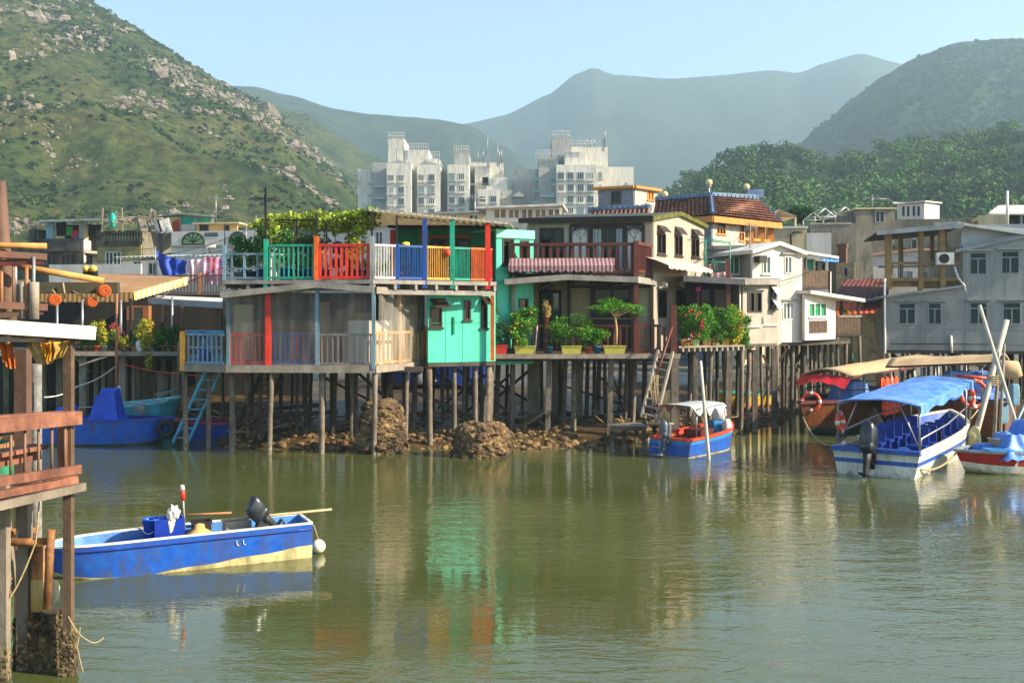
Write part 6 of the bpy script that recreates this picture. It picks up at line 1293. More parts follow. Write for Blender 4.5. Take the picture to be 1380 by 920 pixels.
def outboard(par, x, z, y=0, tilt=0.0, k=1.0, col=None, rz=0):
    R = Matrix.Translation((x, y, z)) @ Matrix.Rotation(rz, 4, 'Z') @ Matrix.Rotation(tilt, 4, 'Y') @ Matrix.Scale(k, 4)
    def tr(m): m.v = [tuple(R @ Vector(v)) for v in m.v]; return m
    m = MB(True); prof = [(-.02, .12, .13, 0), (.04, .17, .17, 0), (.12, .175, .185, 0), (.14, .165, .175, 0), (.18, .18, .19, 0), (.40, .185, .19, .02), (.52, .165, .17, .04), (.58, .12, .12, .06), (.60, .05, .05, .07)]
    m.loft([[Vector((-.22-o+a*1.45*math.copysign(abs(math.cos(q))**.6, math.cos(q)), b_*.85*math.copysign(abs(math.sin(q))**.6, math.sin(q)), zz-.07*math.cos(q)*max(0, zz))) for q in [2*math.pi*i/16 for i in range(16)]] for zz, a, b_, o in prof], True, True)
    o = tr(m).to('outboard_motor', col or cowl_m, par)
    m = MB(True); m.loft([[Vector((-.24+a*math.cos(q), b_*math.sin(q), zz)) for q in [2*math.pi*i/10 for i in range(10)]] for zz, a, b_ in ((.02, .14, .1), (-.2, .11, .07), (-.55, .09, .05), (-.75, .08, .04))], True, True)
    m.box(-.5, -.12, -.08, .08, -.5, -.47); m.lathe([(.02, -.0), (.06, .08), (.05, .3), (.01, .4)], (-.24, 0, -.95), 10)
    m.bar((-.1, 0, -.1), (.06, 0, -.18), .2, .3)
    tr(m).to('drive_leg', rubber if col is None else M('motor_grey', '#4a4d50', .35, .1), o)
    m = MB(True)
    for q in range(3):
        a = q*2.094; c, s_ = math.cos(a), math.sin(a); m.add([(-.46, 0, -.72), (-.43, c*.05-s_*.05, -.72+s_*.05+c*.05), (-.44, c*.14-s_*.03, -.72+s_*.14+c*.03), (-.5, c*.14+s_*.05, -.72+s_*.14-c*.05)], [(0, 1, 2, 3)])
    m.tube([(-.34, 0, -.72), (-.5, 0, -.72)], .045, 8); tr(m).to('propeller', steel, o); return o
def ringbuoy(lbl, c, R_, rot, parent_thing=None):
    """orange lifebuoy with four pale bands"""
    c = Vector(c); o = T('lifebuoy', lbl, 'lifebuoy', c, 'orange lifebuoys on the boats', 0)
    M3 = Matrix.Rotation(rot[2], 3, 'Z') @ Matrix.Rotation(rot[0], 3, 'X'); m = MB(); m2 = MB(); n = 32
    for rr, sel in ((.0, None), (.006, 4)):
        for seg in range(4 if sel else 1):
            mm = MB() if sel else m
            ks = range(n+1) if not sel else range(seg*8-1, seg*8+2)
            mm.loft([[c+M3 @ Vector(((R_+(.065+rr)*math.cos(q))*math.cos(2*math.pi*k/n), (R_+(.065+rr)*math.cos(q))*math.sin(2*math.pi*k/n), (.065+rr)*math.sin(q))) for q in [2*math.pi*i/10 for i in range(10)]] for k in ks], True, bool(sel))
            if sel: mm.to('band', white_p, o)
    m.to('ring', life_o, o); return o
def rope(lbl, pts, sag=.3, r=.018, mat=None, n=12):
    out = []
    for a, b_ in zip(pts, pts[1:]):
        a, b_ = Vector(a), Vector(b_)
        out += [a.lerp(b_, k/n)-Vector((0, 0, sag*4*(k/n)*(1-k/n))) for k in range(n)]
    out.append(Vector(pts[-1])); return MB().tube(out, r, 5).to('mooring_rope', mat or rope_m, label=lbl, cat='rope')
def mat_tarp_sheet(par, pts, th, mat, name='canopy', n=14, crown=.2, ax=None, loc=True, wr=.03):
    """arched cloth between four corners (stern-port, stern-starboard, bow-starboard, bow-port)"""
    a, b_, c, d = map(Vector, pts); m = MB(loc); vs = []
    for i in range(n+1):
        for j in range(n+1):
            u, v = i/n, j/n; p = a.lerp(b_, u).lerp(d.lerp(c, u), v); p.z += crown*4*u*(1-u)-.06*math.sin(v*math.pi*3)**2*.5+wr*noise.noise(Vector((u*4, v*5, a.x))); vs.append(p)
    k = len(vs); N_ = n+1; vs += [p-Vector((0, 0, th)) for p in vs]; fs = []
    for i in range(n):
        for j in range(n):
            q = (i*N_+j, (i+1)*N_+j, (i+1)*N_+j+1, i*N_+j+1); fs += [q, tuple(k+x for x in reversed(q))]
    for i in range(n):
        for e in (0, n): fs += [(i*N_+e, (i+1)*N_+e, k+(i+1)*N_+e, k+i*N_+e), (e*N_+i, e*N_+i+1, k+e*N_+i+1, k+e*N_+i)]
    m.add(vs, fs, True); return m.to(name, mat, par)

def drape(lbl, c, w, d, hs, mat, rz=0, seed=1, crease=.06, cat='tarpaulin', name='tarpaulin', skirt=.25, n=46):
    """cloth lying over boxes: hs = (x, y, half w, half d, height) in the cloth's own frame; creased and sagging between them"""
    m = MB(); c = Vector(c); R = Matrix.Rotation(rz, 3, 'Z'); vs = []
    for i in range(n+1):
        for j in range(n+1):
            x, y = (i/n-.5)*w, (j/n-.5)*d; z = 0
            for hx, hy, hw, hd, hh in hs:
                q = max((abs(x-hx)-hw)/.09, (abs(y-hy)-hd)/.09, 0); z = max(z, hh*max(0, 1-q*.45)**1.4 if q > 0 else hh)
            v = Vector((x*2.1, y*2.1, seed*3.7)); z += crease*(1-2*abs(noise.noise(v)))+crease*.6*(1-2*abs(noise.noise(v*2.3+Vector((3, 1, 0)))))
            e = max(abs(i/n-.5), abs(j/n-.5))*2
            if e > .93: z -= skirt*(e-.93)/.07
            p = Vector((x+.05*noise.noise(v*1.3), y+.05*noise.noise(v*1.7), z)); vs.append(c+R @ p)
    m.add(vs, [(i*(n+1)+j, (i+1)*(n+1)+j, (i+1)*(n+1)+j+1, i*(n+1)+j+1) for i in range(n) for j in range(n)], True)
    return m.to(name, mat, label=lbl, cat=cat)
def opencrate(c, w, d, h, th, rz, name, mat, label, cat):
    m = MB(); c = Vector(c); R = Matrix.Rotation(rz, 3, 'Z')
    for x0, x1, y0, y1, z0, z1 in ((-w/2, w/2, -d/2, -d/2+th, 0, h), (-w/2, w/2, d/2-th, d/2, 0, h), (-w/2, -w/2+th, -d/2+th, d/2-th, 0, h), (w/2-th, w/2, -d/2+th, d/2-th, 0, h), (-w/2+th, w/2-th, -d/2+th, d/2-th, 0, th), (-w/2-.02, w/2+.02, -d/2-.02, -d/2-.001, h-.05, h+.003), (-w/2-.02, -w/2-.001, -d/2, d/2, h-.05, h+.003), (w/2+.001, w/2+.02, -d/2, d/2, h-.05, h+.003)):
        i = len(m.v); m.box(x0, x1, y0, y1, z0, z1); m.v[i:] = [tuple(c+R @ (Vector(v)*1.0)) for v in m.v[i:]]
    return m.to(name, mat, label=label, cat=cat)
def jackets(lbl, boat_, L_, x0, y0, z0, n, dx=.42):
    for k in range(n):                             # vests on a line under the canopy
        c = bl(boat_, L_, x0+dx*k, y0, z0); a = boat_.rotation_euler.z; t = T('life_jacket', '%s, %s from the stern' % (lbl, ('first', 'second', 'third', 'fourth')[k]), 'life jacket', c, 'orange life jackets')
        u = Vector((math.cos(a), math.sin(a), 0)); m = MB()
        for s_ in (-.095, .095): m.rbox(c+u*s_, (.17, .13, .44), a, U(-.1, .1), U(-.1, .1))
        m.rbox(c+Vector((0, 0, .23)), (.2, .12, .12), a); m.to('vest', life_o, t); MB().rbox(c-Vector((0, 0, .06)), (.39, .145, .04), a, sub=2).to('strap', dark_p, t)
# ---- 1 near blue skiff
s1 = WP(413, 744); bw1 = WP(46, 780)
k1_, L1_ = boat('skiff', 'weathered bright blue open skiff with cream waterline, loaded with a bucket and box', s1, bw1, 'skiff')
st, pt_ = hull(k1_, L1_, 1.12, (.64, .55), .18, [b_cream, b_blue, b_blue], (0, .07, .86, 1), .88, .86, .3, .22, bowp=5, inner=paint('inner_blue', '#4b86c4', stain=.5), gun=b_white, gw=.034)
# cream boot top sweeps up aft: a second painted wedge lies just proud of the planking
for sd_ in (-1, 1):
  m = MB(True)
  for k in range(10):
    t0, t1 = .06*k, .06*(k+1); h0, h1 = .42-.034*k+.02*math.sin(k*1.7), .42-.034*(k+1)+.02*math.sin((k+1)*1.7)
    q = [pt_(t0, .06, sd_), pt_(t1, .06, sd_), pt_(t1, h1, sd_), pt_(t0, h0, sd_)]; q = [p+Vector((0, sd_*.004, 0)) for p in q]
    m.q(*(q if sd_ < 0 else q[::-1]))
  m.to('boot_stripe', b_cream, k1_)
for t in (.18, .42, .66): b_, z_, _ = st(t); MB(True).obox((-L1_/2+L1_*t, 0, z_-.16), (.26, b_*2-.14, .04)).to('thwart', b_blue, k1_)
for t0 in (.27, .295):
    m = MB(True); a, b_, c = (pt_(t0+.002, .76, 1), pt_(t0, .64, 1), pt_(t0-.007, .62, 1)); o = Vector((0, .012, 0)); m.bar(a+o, b_+o, .013, .01); m.bar(b_+o, c+o, .013, .01); m.to('painted_mark', b_white, k1_)
outboard(k1_, -L1_/2+1.0, .72, .4, .8, .68, None, .2)
for sd_ in (-1, 1):
    p = [pt_(t/16, .86, sd_)+Vector((0, sd_*.012, 0)) for t in range(16)]; MB(True).tube(p, .018, 6).to('rub_rail', b_navy, k1_)
R1_ = k1_.rotation_euler.z
def bl(o, L, x, y, z=0):                           # a boat's local point in the world
    a = o.rotation_euler.z; return Vector((o.location.x+x*math.cos(a)-y*math.sin(a), o.location.y+x*math.sin(a)+y*math.cos(a), o.location.z+z))
def onboat(px, py, o):                             # point over the boat's centreline seen at a pixel column
    a = o.rotation_euler.z; dx, dy = (px-CX)/F, 1.0; u = Vector((math.cos(a), math.sin(a))); det = dx*(-u.y)+u.x*dy
    t = (o.location.x*(-u.y)+u.x*o.location.y)/det; return Vector((dx*t, t, H-(py-CY)/F*t))
p = onboat(204, 722, k1_); bz = .5
bk_ = T('bucket', 'round bright blue plastic bucket standing in the near blue skiff', 'bucket', (p.x, p.y, bz))
blue_pl = M('blue_plastic', '#0f4fb8', .35, .08, 4)
m = MB(True); m.lathe([(.115, 0), (.15, .36), (.165, .36), (.165, .39), (.15, .39), (.135, .36), (.1, .02)], (0, 0, 0), 20); m.to('body', blue_pl, bk_)
m = MB(True); m.tube([(.15*math.cos(q), -.155*abs(math.sin(q))-.02, .34-.2*math.sin(q)) for q in [math.pi*i/10 for i in range(11)]], .007, 5); m.to('handle', steel, bk_)
p = onboat(227, 722, k1_); bx_ = T('crate', 'dark blue open plastic box beside the bucket in the near skiff', 'crate', (p.x, p.y, bz), None, R1_)
m = MB(True)
for x0, x1, y0, y1 in ((-.26, .26, -.2, -.17), (-.26, .26, .17, .2), (-.26, -.23, -.17, .17), (.23, .26, -.17, .17)): m.box(x0, x1, y0, y1, 0, .38)
m.box(-.26, .26, -.2, .2, -.02, .003); m.to('shell', M('royal_plastic', '#0c2f8f', .4, .1), bx_)
p = onboat(235, 700, k1_); g = MB(); g.blob((p.x+.03, p.y-.16, .96), (.10, .09, .15), 3, .45, 2.2); g.blob((p.x+.0, p.y-.2, .8), (.065, .04, .16), 2, .4, 2); g.to('bag', M('white_cloth', '#ded8c6', .9, .1, 9, bump=.5), label='white cloth bag bundled over the rim of the blue box in the near skiff', cat='bag')
p = onboat(255, 715, k1_); MB().blob((p.x, p.y, .36), (.2, .2, .2), 2, .35, 2.2).to('fishing_net', M('net_grey', '#7e7c70', .95, .3, 30, bump=1, bscale=40), label='heap of grey fishing net amidships in the near blue skiff', cat='net')
p = onboat(249, 692, k1_)
fp = T('marker_pole', 'thin grey marker pole with a red and white float top in the near skiff', 'marker pole', (p.x+.02, p.y, .35)); t0 = Vector((p.x+.02, p.y, .35)); t1 = P(246, 660, p.y-.1)
MB().tube([t0, t1], .016, 6).to('shaft', steel, fp); m = MB(); m.tube([t1.lerp(t0, .18), t1], .04, 10); m.to('float', COLR['red'], fp); MB().tube([t1+Vector((0, 0, .002)), t1+(t1-t0).normalized()*.09], [.042, .03], 10).to('float_tip', white_p, fp)
p = onboat(269, 705, k1_); opencrate((p.x, p.y+.1, .42), .32, .26, .34, .012, R1_, 'fish_basket', dark_p, label='black mesh basket standing behind the straw hat in the near skiff', cat='basket')
p = onboat(272, 715, k1_); g = MB(); g.lathe([(.22, 0), (.21, .015), (.1, .08), (.09, .15), (.03, .17), (.002, .17)], (p.x, p.y-.15, .58), 18); g.to('straw_hat', M('straw', '#c49a5c', .9, .15, 12), label='round straw hat on the gunwale of the near blue skiff', cat='hat')
p = onboat(321, 700, k1_); MB().rbox((p.x, p.y-.08, .64), (.5, .26, .2), R1_+.1, p=.22).to('foam_block', M('dirty_foam', '#8f8674', .9, .2, 8, bump=.5), label='grey foam block lying across the stern seat of the near skiff', cat='block')
q0, q1 = onboat(300, 708, k1_), P(447, 686, 19.9); MB().tube([q0+Vector((0, -.1, .12)), q1], [.03, .022], 7).to('oar_pole', M('pale_oar', '#b7a27c', .8, .2, 4, stain=.3), label='long pale wooden pole overhanging the stern of the near skiff', cat='pole')
q0, q1 = onboat(232, 706, k1_), onboat(308, 697, k1_); MB().tube([q0+Vector((0, .3, .1)), q1+Vector((0, .2, .05))], .022, 6).to('oar_pole', wood_o, label='reddish brown pole lying inside the far side of the near skiff', cat='pole')
p = onboat(162, 720, k1_); g = MB(); g.blob((p.x, p.y, .44), (.22, .12, .07), 1, .3); g.to('rope_coil', rope_m, label='small coil of rope in the forepart of the near skiff', cat='rope')
by = WP(429, 745); bo = T('buoy', 'round white float tied to the stern of the near blue skiff', 'buoy', (by.x, by.y, 0)); MB(True).blob((0, 0, .13), .135, 3, .0).to('ball', M('old_white_float', '#d8cfae', .5, .08, 5, stain=.35, stcol='#8f865f'), bo); MB(True).tube([(0, 0, .26), (-.08, .02, .5), (-.24, .1, .66)], .01, 5).to('lanyard', rope_m, bo)

# ---- 2 moored blue boat with covered console, 3 turquoise boat, 4 red-rimmed blue boat
kb, Lb_ = boat('motorboat', 'bright blue moored boat with tarpaulin-shrouded console at the left', (XYZ((66, 36.2), 0)), XYZ((236, 36.6), 0))
hull(kb, Lb_, 1.6, (.85, .86), .2, [b_dark, b_blue, b_blue], (0, .12, .84, 1), .9, .85, .5, .25, gun=b_navy, gw=.08)
m = MB(); p = XYZ((146, 36.3), 0)
for k in range(1): m.blob((p.x-.02, p.y, 1.42), (.5, .45, .62), 3, .25, 1.6, 4)
m.v = [(x, y, max(z, .7)) for x, y, z in m.v]; dbt = M('deep_blue_tarp', '#123fae', .5, .25, 2, bump=.6, bscale=5, hue='#1d54cf'); drape('blue tarpaulin shrouding the console of the moored blue boat', (p.x, p.y, .82), 1.15, 1.1, ((.05, 0, .24, .3, 1.05), (-.1, 0, .25, .3, .85)), dbt, .05, 3, .05)
drape('low blue tarpaulin heap at the stern of the moored blue boat, behind the hut post', XYZ((89, 36.2), .82), 1.3, 1.1, ((0, 0, .25, .2, .4), (.2, 0, .1, .1, .5)), dbt, 0, 9, .06)
m = MB(); p = XYZ((107, 36), .8)
m.tube([p, p+Vector((0, 0, .5)), p+Vector((.5, 0, .5)), p+Vector((.62, 0, .3)), p+Vector((.62, 0, .05))], .025, 6); m.to('rail', steel, label='low steel hand rail on the moored blue boat beside the shrouded console', cat='rail')
kt, Lt_ = boat('rowing_boat', 'turquoise open boat moored behind the tarpaulin-shrouded blue boat', XYZ((150, 40.5), 0), XYZ((243, 41.5), 0))
hull(kt, Lt_, 1.6, (.95, 1.2), .2, [b_dark, b_turq, b_turq], (0, .15, .8, 1), .9, .85, .4, .3, gun=paint('pale_turq', '#8fd8dd'), gw=.09)
m = MB(True); m.tube([(.3, -.6, 1.05), (.4, -.6, 1.3), (1.2, -.3, 1.5), (1.25, .3, 1.5), (.4, .6, 1.3), (.3, .6, 1.05)], .022, 6); m.to('bow_rail', steel, kt)
p = XYZ((189, 38.6), 0); MB().blob((p.x, p.y, 1.0), (.22, .12, .26), 2, .2).to('motor_cover', b_grey, label='blue-grey covered outboard motor standing between the blue and turquoise boats', cat='motor')
k4, L4 = boat('rowing_boat', 'dark blue boat with a red rim half hidden behind the stilts of the plastic-sheeted porch', XYZ((318, 37.6), 0), XYZ((236, 37.2), 0))
hull(k4, L4, 1.5, (.62, .72), .2, [b_dark, b_navy, b_navy], (0, .1, .9, 1), .9, .85, .4, .25, gun=b_red, gw=.07)
for px, lb in ((224, 'black tyre fender hung between the bow of the blue boat and a stilt'),):
    c = XYZ((px, 36.0), .55); m = MB(); n = 20
    m.loft([[c+Vector(((.24+.1*math.cos(q))*math.cos(2*math.pi*k/n), .1*math.sin(q), (.24+.1*math.cos(q))*math.sin(2*math.pi*k/n))) for q in [2*math.pi*i/8 for i in range(8)]] for k in range(n+1)], True, False); m.to('tyre_fender', rubber, label=lb, cat='tyre')

# ---- 5 little red and blue boat by the ladder
s5 = WP(901, 615); bw5 = WP(982, 597)
k5, L5 = boat('motorboat', 'small blue boat with orange-red inside, ragged awning and outboard motor by the jetty', (s5.x, s5.y, 0), (bw5.x, bw5.y-.2, 0))
hull(k5, L5, 1.6, (.55, .78), .16, [b_cream, b_blue, b_sky], (0, .1, .75, 1), .94, .9, .4, .2, inner=b_orange, gun=b_orange, gw=.08)
outboard(k5, -L5/2-.02, .62, .0, .15, .8, M('motor_cowl_grey', '#5c646c', .3, .1))
m = MB(True); m.box(-.5, .35, -.3, .35, .3, .72); m.box(-1.2, -.75, -.5, .5, .42, .47); m.to('engine_box', b_maroon, k5)
m = MB(True); m.loft([[Vector((-.1+.0, .2, .8))+Vector((.14*math.cos(q)*.5, .14*math.sin(q), .14*math.cos(q))) for q in [2*math.pi*i/16 for i in range(16)]], [Vector((-.13, .2, .8))+Vector((.14*math.cos(q)*.5, .14*math.sin(q), .14*math.cos(q))) for q in [2*math.pi*i/16 for i in range(16)]]], True); m.to('steering_wheel', dark_p, k5)
m = MB(True)
for sy in (-1, 1):
    m.tube([(-1.5, sy*.68, .55), (-1.45, sy*.68, 1.5)], .02, 6); m.tube([(.45, sy*.66, .65), (.6, sy*.6, 1.1), (.35, sy*.66, 1.55)], .02, 6); m.tube([(-1.45, sy*.68, 1.5), (.35, sy*.66, 1.55)], .018, 6)
m.to('awning_frame', steel, k5)
m = MB(True); vs = []
for i in range(22):
    t = i/21
    for j in range(9):
        q = j/8-.5; d = .10+.07*math.sin(t*19)+.05*noise.noise(Vector((t*9, q, 2))); vs.append(Vector((-1.6+2.1*t, q*1.55, 1.56+.06*math.cos(q*3)-(abs(q) > .42)*d*1.6-.05*math.sin(t*12)**2)))
m.add(vs, [(i*9+j, i*9+9+j, i*9+10+j, i*9+1+j) for i in range(21) for j in range(8)], True); m.to('awning', tarp_w, k5)
m = MB(True)
for sy in (.2, .62): m.tube([(-L5/2-.06, sy, .58), (-L5/2-.2, sy, .55), (-L5/2-.2, sy, -.12)], .02, 6)
for z_ in (.3, .05): m.tube([(-L5/2-.2, .2, z_), (-L5/2-.2, .62, z_)], .018, 6)
m.to('boarding_ladder', steel, k5)
p = bl(k5, L5, 1.05, -.1, .4); opencrate(p, .6, .5, .52, .03, .3, 'crate', M('sky_crate', '#3f8fc8', .5, .1, 4), label='light blue plastic crate in the bow of the small red and blue boat', cat='crate')
MB().blob(bl(k5, L5, 1.05, -.12, 1.12), (.24, .2, .28), 2, .3, 1.6, 5).to('bag', M('white_sack', '#d7d4ca', .85, .1, 6), label='stuffed white sack on the light blue crate in the small boat', cat='bag')
MB().blob(bl(k5, L5, .9, -.5, .72), (.16, .14, .28), 2, .3, 1.6, 9).to('bag', _M['white_sack'], label='crumpled white sack hanging over the side of the small boat by the tall white pole', cat='bag')
yh = bl(k5, L5, -1.35, .4, .62); MB().tube([yh, yh+Vector((-.5, .2, .9))], .018, 6).to('broom', wood_r, label='red-handled broom leaning on the awning of the small red and blue boat', cat='broom')
MB().obox(yh+Vector((.05, -.02, 0)), (.2, .09, .14)).to('brush', COLR['yellow'], label='yellow broom head lying at the stern of the small red and blue boat', cat='brush')
MB().tube([P(955, 617, 32.4)-Vector((0, 0, .9)), P(955, 617, 32.4), P(944, 486, 32.6)], [.058, .058, .045], 10).to('mooring_pole', pole_w, label='tall white mooring pole leaning beside the small red and blue boat', cat='pole')

# ---- 6 yellow skiff on the mud, 11 green boats behind, dark boats under the houses
def mudboat(name, lbl, pa, Ya, pb, Yb, Bm, zs, mats, gun, z, inner=None, group=None):
    k, L_ = boat(name, lbl, XYZ((pa, Ya), 0), XYZ((pb, Yb), 0), 'boat', group, z); hull(k, L_, Bm, zs, .15, mats, (0, .15, .75, 1), .85, .8, .4, .2, gun=gun, gw=.07, inner=inner); return k, L_
mudboat('rowing_boat', 'yellow rowing boat with a teal rim lying on the mud behind the flower shelf stilts', 1030, 46.0, 963, 44.2, 1.4, (.5, .68), [b_orange, b_yellow, b_yellow], b_teal, .52)
mudboat('rowing_boat', 'long green boat moored beyond the white house annex', 1165, 56.5, 1078, 57.5, 1.8, (.85, 1.0), [b_green, b_green, b_green], b_teal, .2)
p = P(1148, 484, 55.5); MB().blob(p, (.5, .4, .35), 2, .2).to('bundle', b_teal, label='teal and red bundle on the long green boat by the stone steps', cat='bundle')
mudboat('rowing_boat', 'dark blue boat in the shadow beyond the braced stilts under the green wall', 520, 55, 668, 54, 1.8, (1.3, 1.6), [b_dark, b_navy, b_navy], b_navy, .6)
p = P(575, 512, 54); MB().blob(p, (.7, .5, .4), 2, .3, 1.5, 3).to('bundle', M('pale_heap', '#a9a49a', .9, .3, 5), label='pale heap of gear on the dark blue boat under the houses', cat='bundle')
mudboat('rowing_boat', 'green boat with a tan rim seen behind the near hut posts at the left edge', -30, 20.2, 30, 20.6, 1.3, (1.5, 1.6), [b_green, b_green, b_green], wood_o, .5)

# ---- 7, 8 wooden tour boats with beige canopies
def tourboat(lbl, stern, bow, Bm, zs, cz, flip=1):
    k, L_ = boat('tour_boat', lbl, stern, bow, 'tour boat', 'wooden tour boats with beige canopies')
    st, pt = hull(k, L_, Bm, zs, .3, [b_dark, b_wood, b_wood], (0, .18, .88, 1), .85, .8, .9, .35, inner=wood_b, gun=b_maroon, gw=.12)
    m = MB(True)
    for t in (.15, .35, .55, .72):
        b_, z_, _ = st(t)
        for sy in (-1, 1): m.tube([(-L_/2+L_*t, sy*(b_-.1), z_), (-L_/2+L_*t, sy*(b_-.14), cz+.05)], .028, 6)
    m.to('canopy_frame', steel, k)
    x0, x1 = -L_/2+.05*L_, -L_/2+.82*L_; w_ = Bm/2*.92
    mat_tarp_sheet(k, [(x0, -w_, cz+.28), (x0, w_, cz+.28), (x1, w_*.85, cz), (x1, -w_*.85, cz)], .05, beige_c, 'canopy', 14, .28)
    m = MB(True)
    for sy in (-1, 1):
        m.bar((x0, sy*w_, cz+.26), (x1, sy*w_*.86, cz-.02), .05, .07)
    m.to('canopy_edge', b_maroon, k)
    for t in (.3, .45, .6):
        m = MB(True); b_, z_, _ = st(t); m.box(-L_/2+L_*t-.16, -L_/2+L_*t+.16, -b_+.15, b_-.15, z_-.25, z_-.18); m.box(-L_/2+L_*t-.18, -L_/2+L_*t-.13, -b_+.15, b_-.15, z_-.18, z_+.25); m.to('bench', b_blue, k)
    m = MB(True)
    for sy in (-1, 1):
        p = [Vector((-L_/2+L_*t, sy*(st(t)[0]-.05), st(t)[1]+.42)) for t in (.1, .3, .5, .7, .85)]; m.tube(p, .025, 6)
        for q in p: m.tube([q, q-Vector((0, 0, .42))], .02, 5)
    m.to('side_rail', wood_r, k); return k, L_, st
k7, L7, st7 = tourboat('wooden tour boat with beige canopy, drooping red front flap and orange lifebuoy at its bow', XYZ((1248, 46.5), 0), XYZ((1077, 38.3), 0), 2.7, (1.15, 1.25), 2.15)
x1 = -L7/2+.82*L7; m = MB(True); vs = []
for i in range(13):
    for j in range(6):
        u, v = i/12-.5, j/5; vs.append(Vector((x1+v*.55, u*2.1, 2.2-.42*v*(.6+.6*abs(u))+.03*math.sin(i*2.1)-.3*4*(u*u)*.3)))
m.add(vs, [(i*6+j, i*6+6+j, i*6+7+j, i*6+1+j) for i in range(12) for j in range(5)], True); m.to('front_flap', M('red_cloth', '#b3141c', .7, .15, 4), k7)
p = P(1093, 541, 38.6); ringbuoy('orange lifebuoy hung at the bow rail of the left wooden tour boat', p, .31, (math.radians(80), 0, -.35))
m = MB(); p = bl(k7, L7, -.3, 1.0, 1.0); drape('blue tarpaulin cover amidships in the left wooden tour boat', bl(k7, L7, 1.9, .1, 1.1), 2.0, 1.6, ((0, 0, .6, .4, .75),), tarp_b, k7.rotation_euler.z, 4)
jackets('orange life jacket under the left wooden tour boat canopy', k7, L7, -.5, .9, 1.7, 4)
MB().rbox(bl(k7, L7, .6, 1.05, 1.2), (2.4, .14, .3), k7.rotation_euler.z, p=.25).to('seat_cushion', life_o, label='long red-orange cushion along the side bench of the left tour boat', cat='cushion')
k8, L8, st8 = tourboat('wooden tour boat with beige canopy, moored behind the tall crossed poles', XYZ((1362, 37.4), 0), XYZ((1172, 40.3), 0), 2.7, (1.35, 1.25), 2.55)
ringbuoy('orange lifebuoy on the side of the right wooden tour boat, behind the crossed poles', P(1312, 530, 36.5), .46, (math.radians(86), 0, .05))
drape('blue tarpaulin bundle on the benches of the right wooden tour boat', P(1303, 528, 37.8), 2.2, 1.4, ((0, 0, .7, .3, .7),), tarp_b, 0, 5)
drape('blue cover beside the forward posts of the right wooden tour boat', P(1245, 543, 38.8), 1.3, 1.1, ((0, 0, .35, .25, .9),), tarp_b, 0, 6)
MB().tube([P(1288, 506, 36.6), P(1335, 510, 36.3)], .06, 7).to('oar_pole', b_orange, label='orange painted spar lashed along the rail of the right wooden tour boat', cat='spar')
for px, py, lb in ((1352, 556, 'blue foam fender hung lower, left of the pair by the crossed poles'), (1367, 532, 'blue foam fender hung higher, right of the pair by the crossed poles')): MB().rbox(P(px, py, 36.6), (.3, .24, .8), .2).to('fender', M('pale_blue_foam', '#6f9aae', .8, .15, 6, stain=.4), label=lb, cat='fender', group='blue fenders')
m = MB(); c = P(1360, 498, 37.0); m.tube([c+Vector((-.6, .1, .05)), c+Vector((.2, .0, -.02)), c+Vector((.28, 0, -.25))], [.32, .34, .2], 12); m.to('rolled_canopy', beige_c, label='rolled beige canopy end drooping at the right of the right tour boat', cat='canopy')

# ---- 9 white and blue tour boat in front
s9 = WP(1183, 640); b9 = WP(1279, 598)
k9, L9 = boat('tour_boat', 'white-hulled tour boat with bright blue canopy, blue seats and big black outboard', (s9.x, s9.y, 0), (b9.x, b9.y, 0), 'tour boat')
L9 += .5
st9, pt9 = hull(k9, L9, 2.5, (.72, 1.15), .2, [b_teal, b_white, b_blue, b_white], (0, .05, .50, .66, 1), .96, .86, .8, .3, inner=b_blue, gun=b_white, gw=.07, bowp=2.6)
m = MB(True); m.box(-L9/2-.12, -L9/2+.2, -1.22, 1.22, .66, .78); m.to('stern_platform', b_blue, k9)
outboard(k9, -L9/2-.05, .62, .1, .3, 1.35)
for i, x in enumerate((-2.4, -1.5, -.6, .3, 1.2)):
    for sy in (-1, 1):
        m = MB(True); m.box(x-.2, x+.25, sy*.62-.26, sy*.62+.26, .62, .7); m.hexa([(x+.22, sy*.62-.26, .7), (x+.28, sy*.62-.26, .7), (x+.28, sy*.62+.26, .7), (x+.22, sy*.62+.26, .7), (x+.32, sy*.62-.23, 1.18), (x+.38, sy*.62-.23, 1.18), (x+.38, sy*.62+.23, 1.18), (x+.32, sy*.62+.23, 1.18)]); m.box(x-.1, x+.15, sy*.62-.2, sy*.62+.2, .3, .618); m.to('seat', seat_b, k9)
m = MB(True); m.box(-1.0, -.9, -.95, -.3, .7, 1.0); n = 18; c = Vector((-1.15, -.62, 1.06)); m.loft([[c+Vector(((.19+.018*math.cos(q))*math.cos(2*math.pi*k/n)*.35, (.19+.018*math.cos(q))*math.sin(2*math.pi*k/n), (.19+.018*math.cos(q))*math.cos(2*math.pi*k/n)+.018*math.sin(q))) for q in [2*math.pi*i/6 for i in range(6)]] for k in range(n+1)], True, False)
for k in range(3): q = k*2.09; m.bar(c, c+Vector((.06*math.cos(q), .18*math.sin(q), .18*math.cos(q))), .02)
m.to('helm', dark_p, k9)
m = MB(True); xs_ = (-L9/2+.25, L9*.17, L9*.33); cz0, cz1 = 2.02, 2.3
for x, z_ in zip(xs_, (cz0, 2.16, cz1)):
    b_ = 1.12 if x < 2 else .95
    m.tube([(x, -b_, .8), (x, -b_, z_-.08), (x, -b_*.8, z_+.05), (x, 0, z_+.12), (x, b_*.8, z_+.05), (x, b_, z_-.08), (x, b_, .8)], .03, 7)
